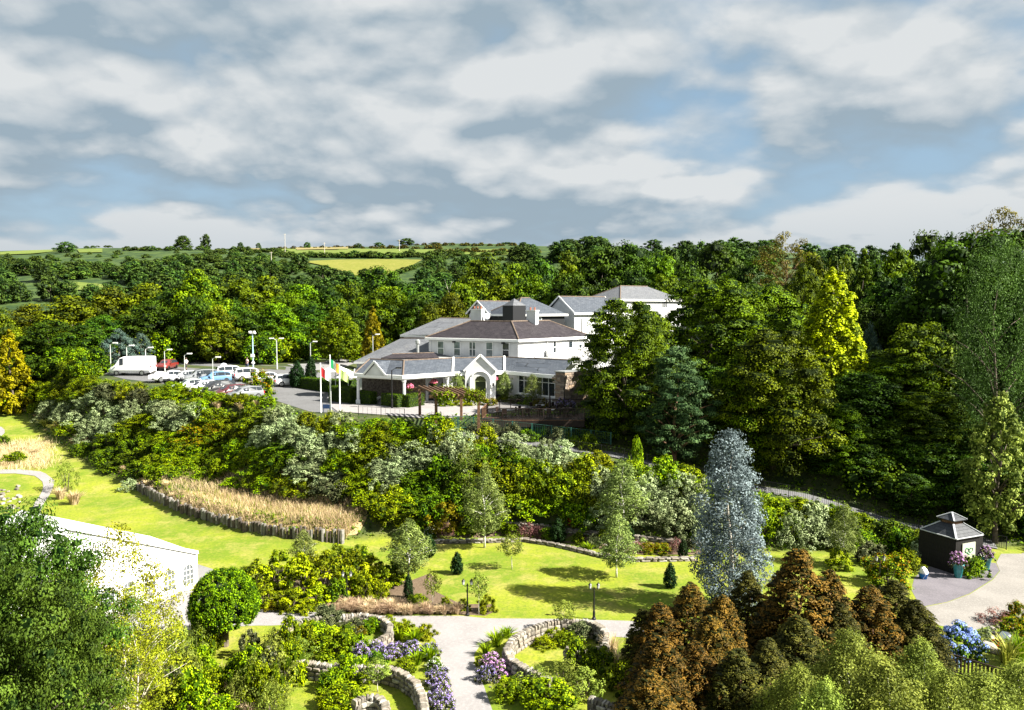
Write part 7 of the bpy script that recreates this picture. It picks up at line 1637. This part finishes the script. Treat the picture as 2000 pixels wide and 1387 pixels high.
for px, py, w, h, k in [(705, 1292, 50, 34, 's_purple'), (735, 1285, 56, 30, 's_purple'), (770, 1282, 56, 26, 's_purple'), (805, 1280, 56, 26, 's_purple'), (838, 1280, 46, 24, 's_purple'), (855, 1340, 50, 36, 's_purple'), (860, 1368, 54, 40, 's_purple'), (868, 1395, 50, 40, 's_purple'), (845, 1385, 40, 34, 's_purple'), (958, 1310, 50, 34, 's_lilac'), (975, 1325, 50, 34, 's_lilac'), (950, 1330, 44, 30, 's_purple')]:
    one(k, 'purple_flowers', px, py, w, h, 'purple flowering clump beside the ' + ('left' if px < 900 else 'right') + ' edge of the gravel path', 'flowers', 'purple flowers on the ' + ('left' if px < 900 else 'right') + ' path edge')
# bottom-left shrubbery
for i in range(44):
    px = rs.uniform(300, 620); pyy = rs.uniform(1255, 1420)
    if 480 < px and pyy < 1275: continue
    if px > 570 and pyy > 1300: continue
    if px < 350 and pyy < 1330: continue
    k_ = rs.choice(['s_loose', 's_loose', 's_loose', 's_yellow', 's_bright', 's_olive', 's_grey']); hp_ = rs.uniform(44, 92)
    one(k_, 'loose_bush', px, pyy, rs.uniform(40, 80), hp_, ('tall ' if hp_ > 66 else 'low ') + BD[k_] + ' bush in the rough grass below the topiary dome', 'shrub', 'loose bushes below the topiary dome')
for px, py, w, h in [(350, 1300, 60, 90), (390, 1290, 60, 80), (330, 1280, 50, 60), (540, 1350, 90, 110), (500, 1370, 80, 100)]: one('s_loose', 'loose_bush', px, py, w, h, 'tall loose bush beside the left spiral wall', 'shrub', 'tall loose bushes')
for i in range(40):
    px, pyy = rs.uniform(60, 560), rs.uniform(1290, 1430)
    one('b_wheat', 'dry_grass_tuft', px, pyy, rs.uniform(30, 60), rs.uniform(20, 34), 'dry grass tuft in the rough grass below the topiary dome', 'grass', 'dry grass tufts of the rough grass')
# kiosk beds
one('s_hydrangea', 'blue_hydrangea', 1873, 1282, 90, 64, 'large blue hydrangea above the dark garden fence', 'shrub')
one('s_hydrangea', 'blue_hydrangea', 1858, 1296, 36, 26, 'small blue hydrangea behind the dark garden fence', 'shrub')
for px, py, w, h, k, lb in [(1968, 1298, 90, 60, 'b_phormium', 'large green spiky clump by the rockery'), (1990, 1290, 70, 60, 'b_green', 'bright green spiky clump beside the rockery'), (1985, 1245, 60, 40, 's_orange', 'orange flowering plant beyond the steel sphere'), (1945, 1262, 30, 16, 's_red', 'low red plant below the steel sphere'), (1925, 1258, 30, 36, 's_silver', 'silvery plant beside the blue hydrangea'), (1900, 1125, 44, 40, 's_green', 'leafy bed plant between the teal planters'), (1912, 1112, 30, 34, 's_white', 'white flowering plant between the teal planters'), (1945, 1215, 60, 24, 's_heather', 'low pinkish plant at the paving edge'), (1990, 1215, 50, 40, 's_orange', 'orange shrub at the paving edge'), (1780, 1085, 60, 50, 's_green', 'green shrub left of the kiosk wall'), (1790, 1095, 40, 40, 's_silver', 'silvery shrub against the kiosk wall'), (1700, 1100, 70, 40, 's_grey', 'grey green shrub behind the orange shrub'), (1640, 1110, 60, 40, 's_yellow', 'yellow green shrub at the kiosk lawn edge')]: one(k, 'bed_plant', px, py, w, h, lb, 'plant')
# heather terrace
for px, py, k in [(870, 1046, 's_heather'), (1000, 1044, 's_green'), (1030, 1045, 's_heather'), (1050, 1048, 's_heather'), (1070, 1050, 's_green'), (1130, 1058, 's_green'), (1160, 1066, 's_grey'), (1200, 1074, 's_grey'), (1240, 1076, 's_heather'), (1265, 1078, 's_orange'), (1290, 1078, 's_orange'), (1320, 1078, 's_heather'), (1150, 1076, 'b_green'), (840, 1046, 's_white'), (815, 1040, 's_green'), (975, 1030, 's_green'), (1185, 1052, 's_green'), (910, 1042, 's_green'), (1345, 1070, 's_grey')]:
    one(k, 'terrace_plant', px, py, rs.uniform(26, 40), rs.uniform(16, 26), 'low plant on the heather terrace behind the lawn', 'plant', 'heather terrace plants')
# left meadow
for px, py, w, h, k, lb in [(130, 960, 44, 66, 's_loose', 'loose shrub beside the winding gravel path'), (145, 985, 60, 30, 'b_wheat', 'dry tall grass beside the winding gravel path'), (118, 975, 50, 26, 'b_wheat', 'dry grass clump inside the winding path'), (30, 905, 50, 22, 's_olive', 'low shrub in the dry meadow patch'), (8, 870, 24, 20, 's_dark', 'small dark shrub at the meadow corner'), (8, 790, 24, 14, 's_dark', 'small dark shrub on the straw slope')]: one(k, 'meadow_plant', px, py, w, h, lb, 'plant')
for i in range(24):
    q = hit(rs.uniform(-5, 90), rs.uniform(872, 912)); plant('b_wheat', 'dry_grass_tuft', q[0], q[1], rs.uniform(0.4, 0.7), rs.uniform(1, 1.8), 'dry grass tuft in the meadow patch beside the bank', 'grass', 'dry grass tufts of the meadow patch')
for i in range(46):
    f = rs.random(); q0 = resample(FOOT[:6], 60)[int(f * 59)]; x, y = q0[0] + rs.uniform(0.2, 1.6), q0[1] + rs.uniform(0.2, 1.6)
    plant('b_wheat', 'dry_grass_tuft', x, y, rs.uniform(0.4, 0.8), rs.uniform(0.9, 1.6), 'dry grass tuft along the foot of the bank', 'grass', 'dry grass tufts at the bank foot')

# ---------------------------------------------------------------- uncountable cover
def stuff(name, V, var, m, label, cat):
    o = obj(name, quads_mesh(name, V, var, m)); o['kind'] = 'stuff'; tag(o, label, cat); return o
n = 150000
X = rng.uniform(-96, 46, n); Y = rng.uniform(54, 132, n)
dg, _, _ = polydist(X, Y, GARDEN); dp2, _, _ = polydist(X, Y, PLAT); dq, _, _ = polydist(X, Y, PATHC, False); dt2, _, _ = polydist(X, Y, TERR, False)
k = (dg > 0.25) & (dp2 > 0.0) & (dq > 1.4) & (dt2 > 1.4); X, Y = X[k], Y[k]; Z = zfun(X, Y)
P = np.stack([X, Y, Z + 0.30 * rng.random(len(X))], 1); N = unit(len(X)); N[:, 2] = np.abs(N[:, 2]) + 0.5
stuff('bank_ground_cover', leaf_quads(P, N, 0.28 * (0.6 + 0.8 * rng.random(len(X)))), rng.random(len(X)), M_green if False else M_mid, 'low green ground cover between the shrubs of the bank', 'ground cover')
fl2 = np.array(FLINE)
def blades_field(name, X, Y, h, w, m, label):
    n = len(X); Z = zfun(X, Y); a = rng.random(n) * 6.283; s = np.stack([np.cos(a), np.sin(a), 0 * a], 1) * w / 2; hh = h * (0.6 + 0.8 * rng.random(n))
    b0 = np.stack([X, Y, Z], 1); tip = b0 + np.stack([rng.normal(size=n) * 0.35 * hh, rng.normal(size=n) * 0.35 * hh, hh], 1)
    return stuff(name, np.stack([b0 - s, b0 + s, tip + s * 0.3, tip - s * 0.3], 1), rng.random(n), m, label, 'grass')
t_ = rng.random(24000) * (len(FLINE) - 1); i0 = t_.astype(int); f = t_ - i0; base = fl2[i0] * (1 - f[:, None]) + fl2[i0 + 1] * f[:, None]
off = 0.25 + rng.random(24000) ** 1.3 * 6.5; X = base[:, 0] + 0.43 * off; Y = base[:, 1] + 0.90 * off
clump = np.sin(X * 1.9) * np.cos(Y * 2.3) + np.sin(X * 0.7 + Y * 0.9); keep = clump + rng.normal(size=len(X)) * 0.7 > -0.5
blades_field('dry_grass', X[keep], Y[keep], 0.5, 0.03, M_straw, 'tall straw coloured grass above the log palisade')
k2 = rng.random(len(X)) < 0.16; blades_field('green_grass', X[k2], Y[k2], 0.45, 0.04, M_blade, 'green grass mixed into the straw above the log palisade')
n = 26000; X = rng.uniform(-34, -9, n); Y = rng.uniform(24, 42, n); m = np.array([hash((int(x * 0.7), int(y * 0.7))) % 7 for x, y in zip(X, Y)]); 
kp2 = (np.sin(X * 0.8) + np.cos(Y * 0.9 + X * 0.3) + rng.normal(size=n) * 0.8 > 0.2) & (X < -0.28 * (Y - 24) - 7 + 0.0) & (Y < 38.5)
blades_field('rough_grass', X[kp2], Y[kp2], 0.35, 0.025, M_straw, 'rough dry grass below the topiary dome')

n = 9000; q = [hit(px_, py_) for px_, py_ in zip(rng.uniform(-20, 95, 300), rng.uniform(864, 914, 300))]
j = rng.integers(0, 300, n); X = np.array([a[0] for a in q])[j] + rng.normal(size=n) * 0.5; Y = np.array([a[1] for a in q])[j] + rng.normal(size=n) * 1.0
blades_field('dry_meadow_grass', X, Y, 0.45, 0.035, M_straw, 'dry straw grass patch in the mown meadow')
# things whose parts were built in place: put the empty at the thing's base
bpy.context.view_layer.update()
for t in list(bpy.data.objects):
    if t.type != 'EMPTY' or t.location.length > 1e-6 or not t.children: continue
    lo = Vector((1e9,) * 3); hi = -lo
    for ch in t.children:
        if ch.type != 'MESH': continue
        for c8 in ch.bound_box:
            w_ = ch.matrix_world @ Vector(c8)
            lo = Vector(map(min, lo, w_)); hi = Vector(map(max, hi, w_))
    t.location = ((lo.x + hi.x) / 2, (lo.y + hi.y) / 2, lo.z)
    for ch in t.children: ch.matrix_parent_inverse = Matrix.Translation(-t.location)
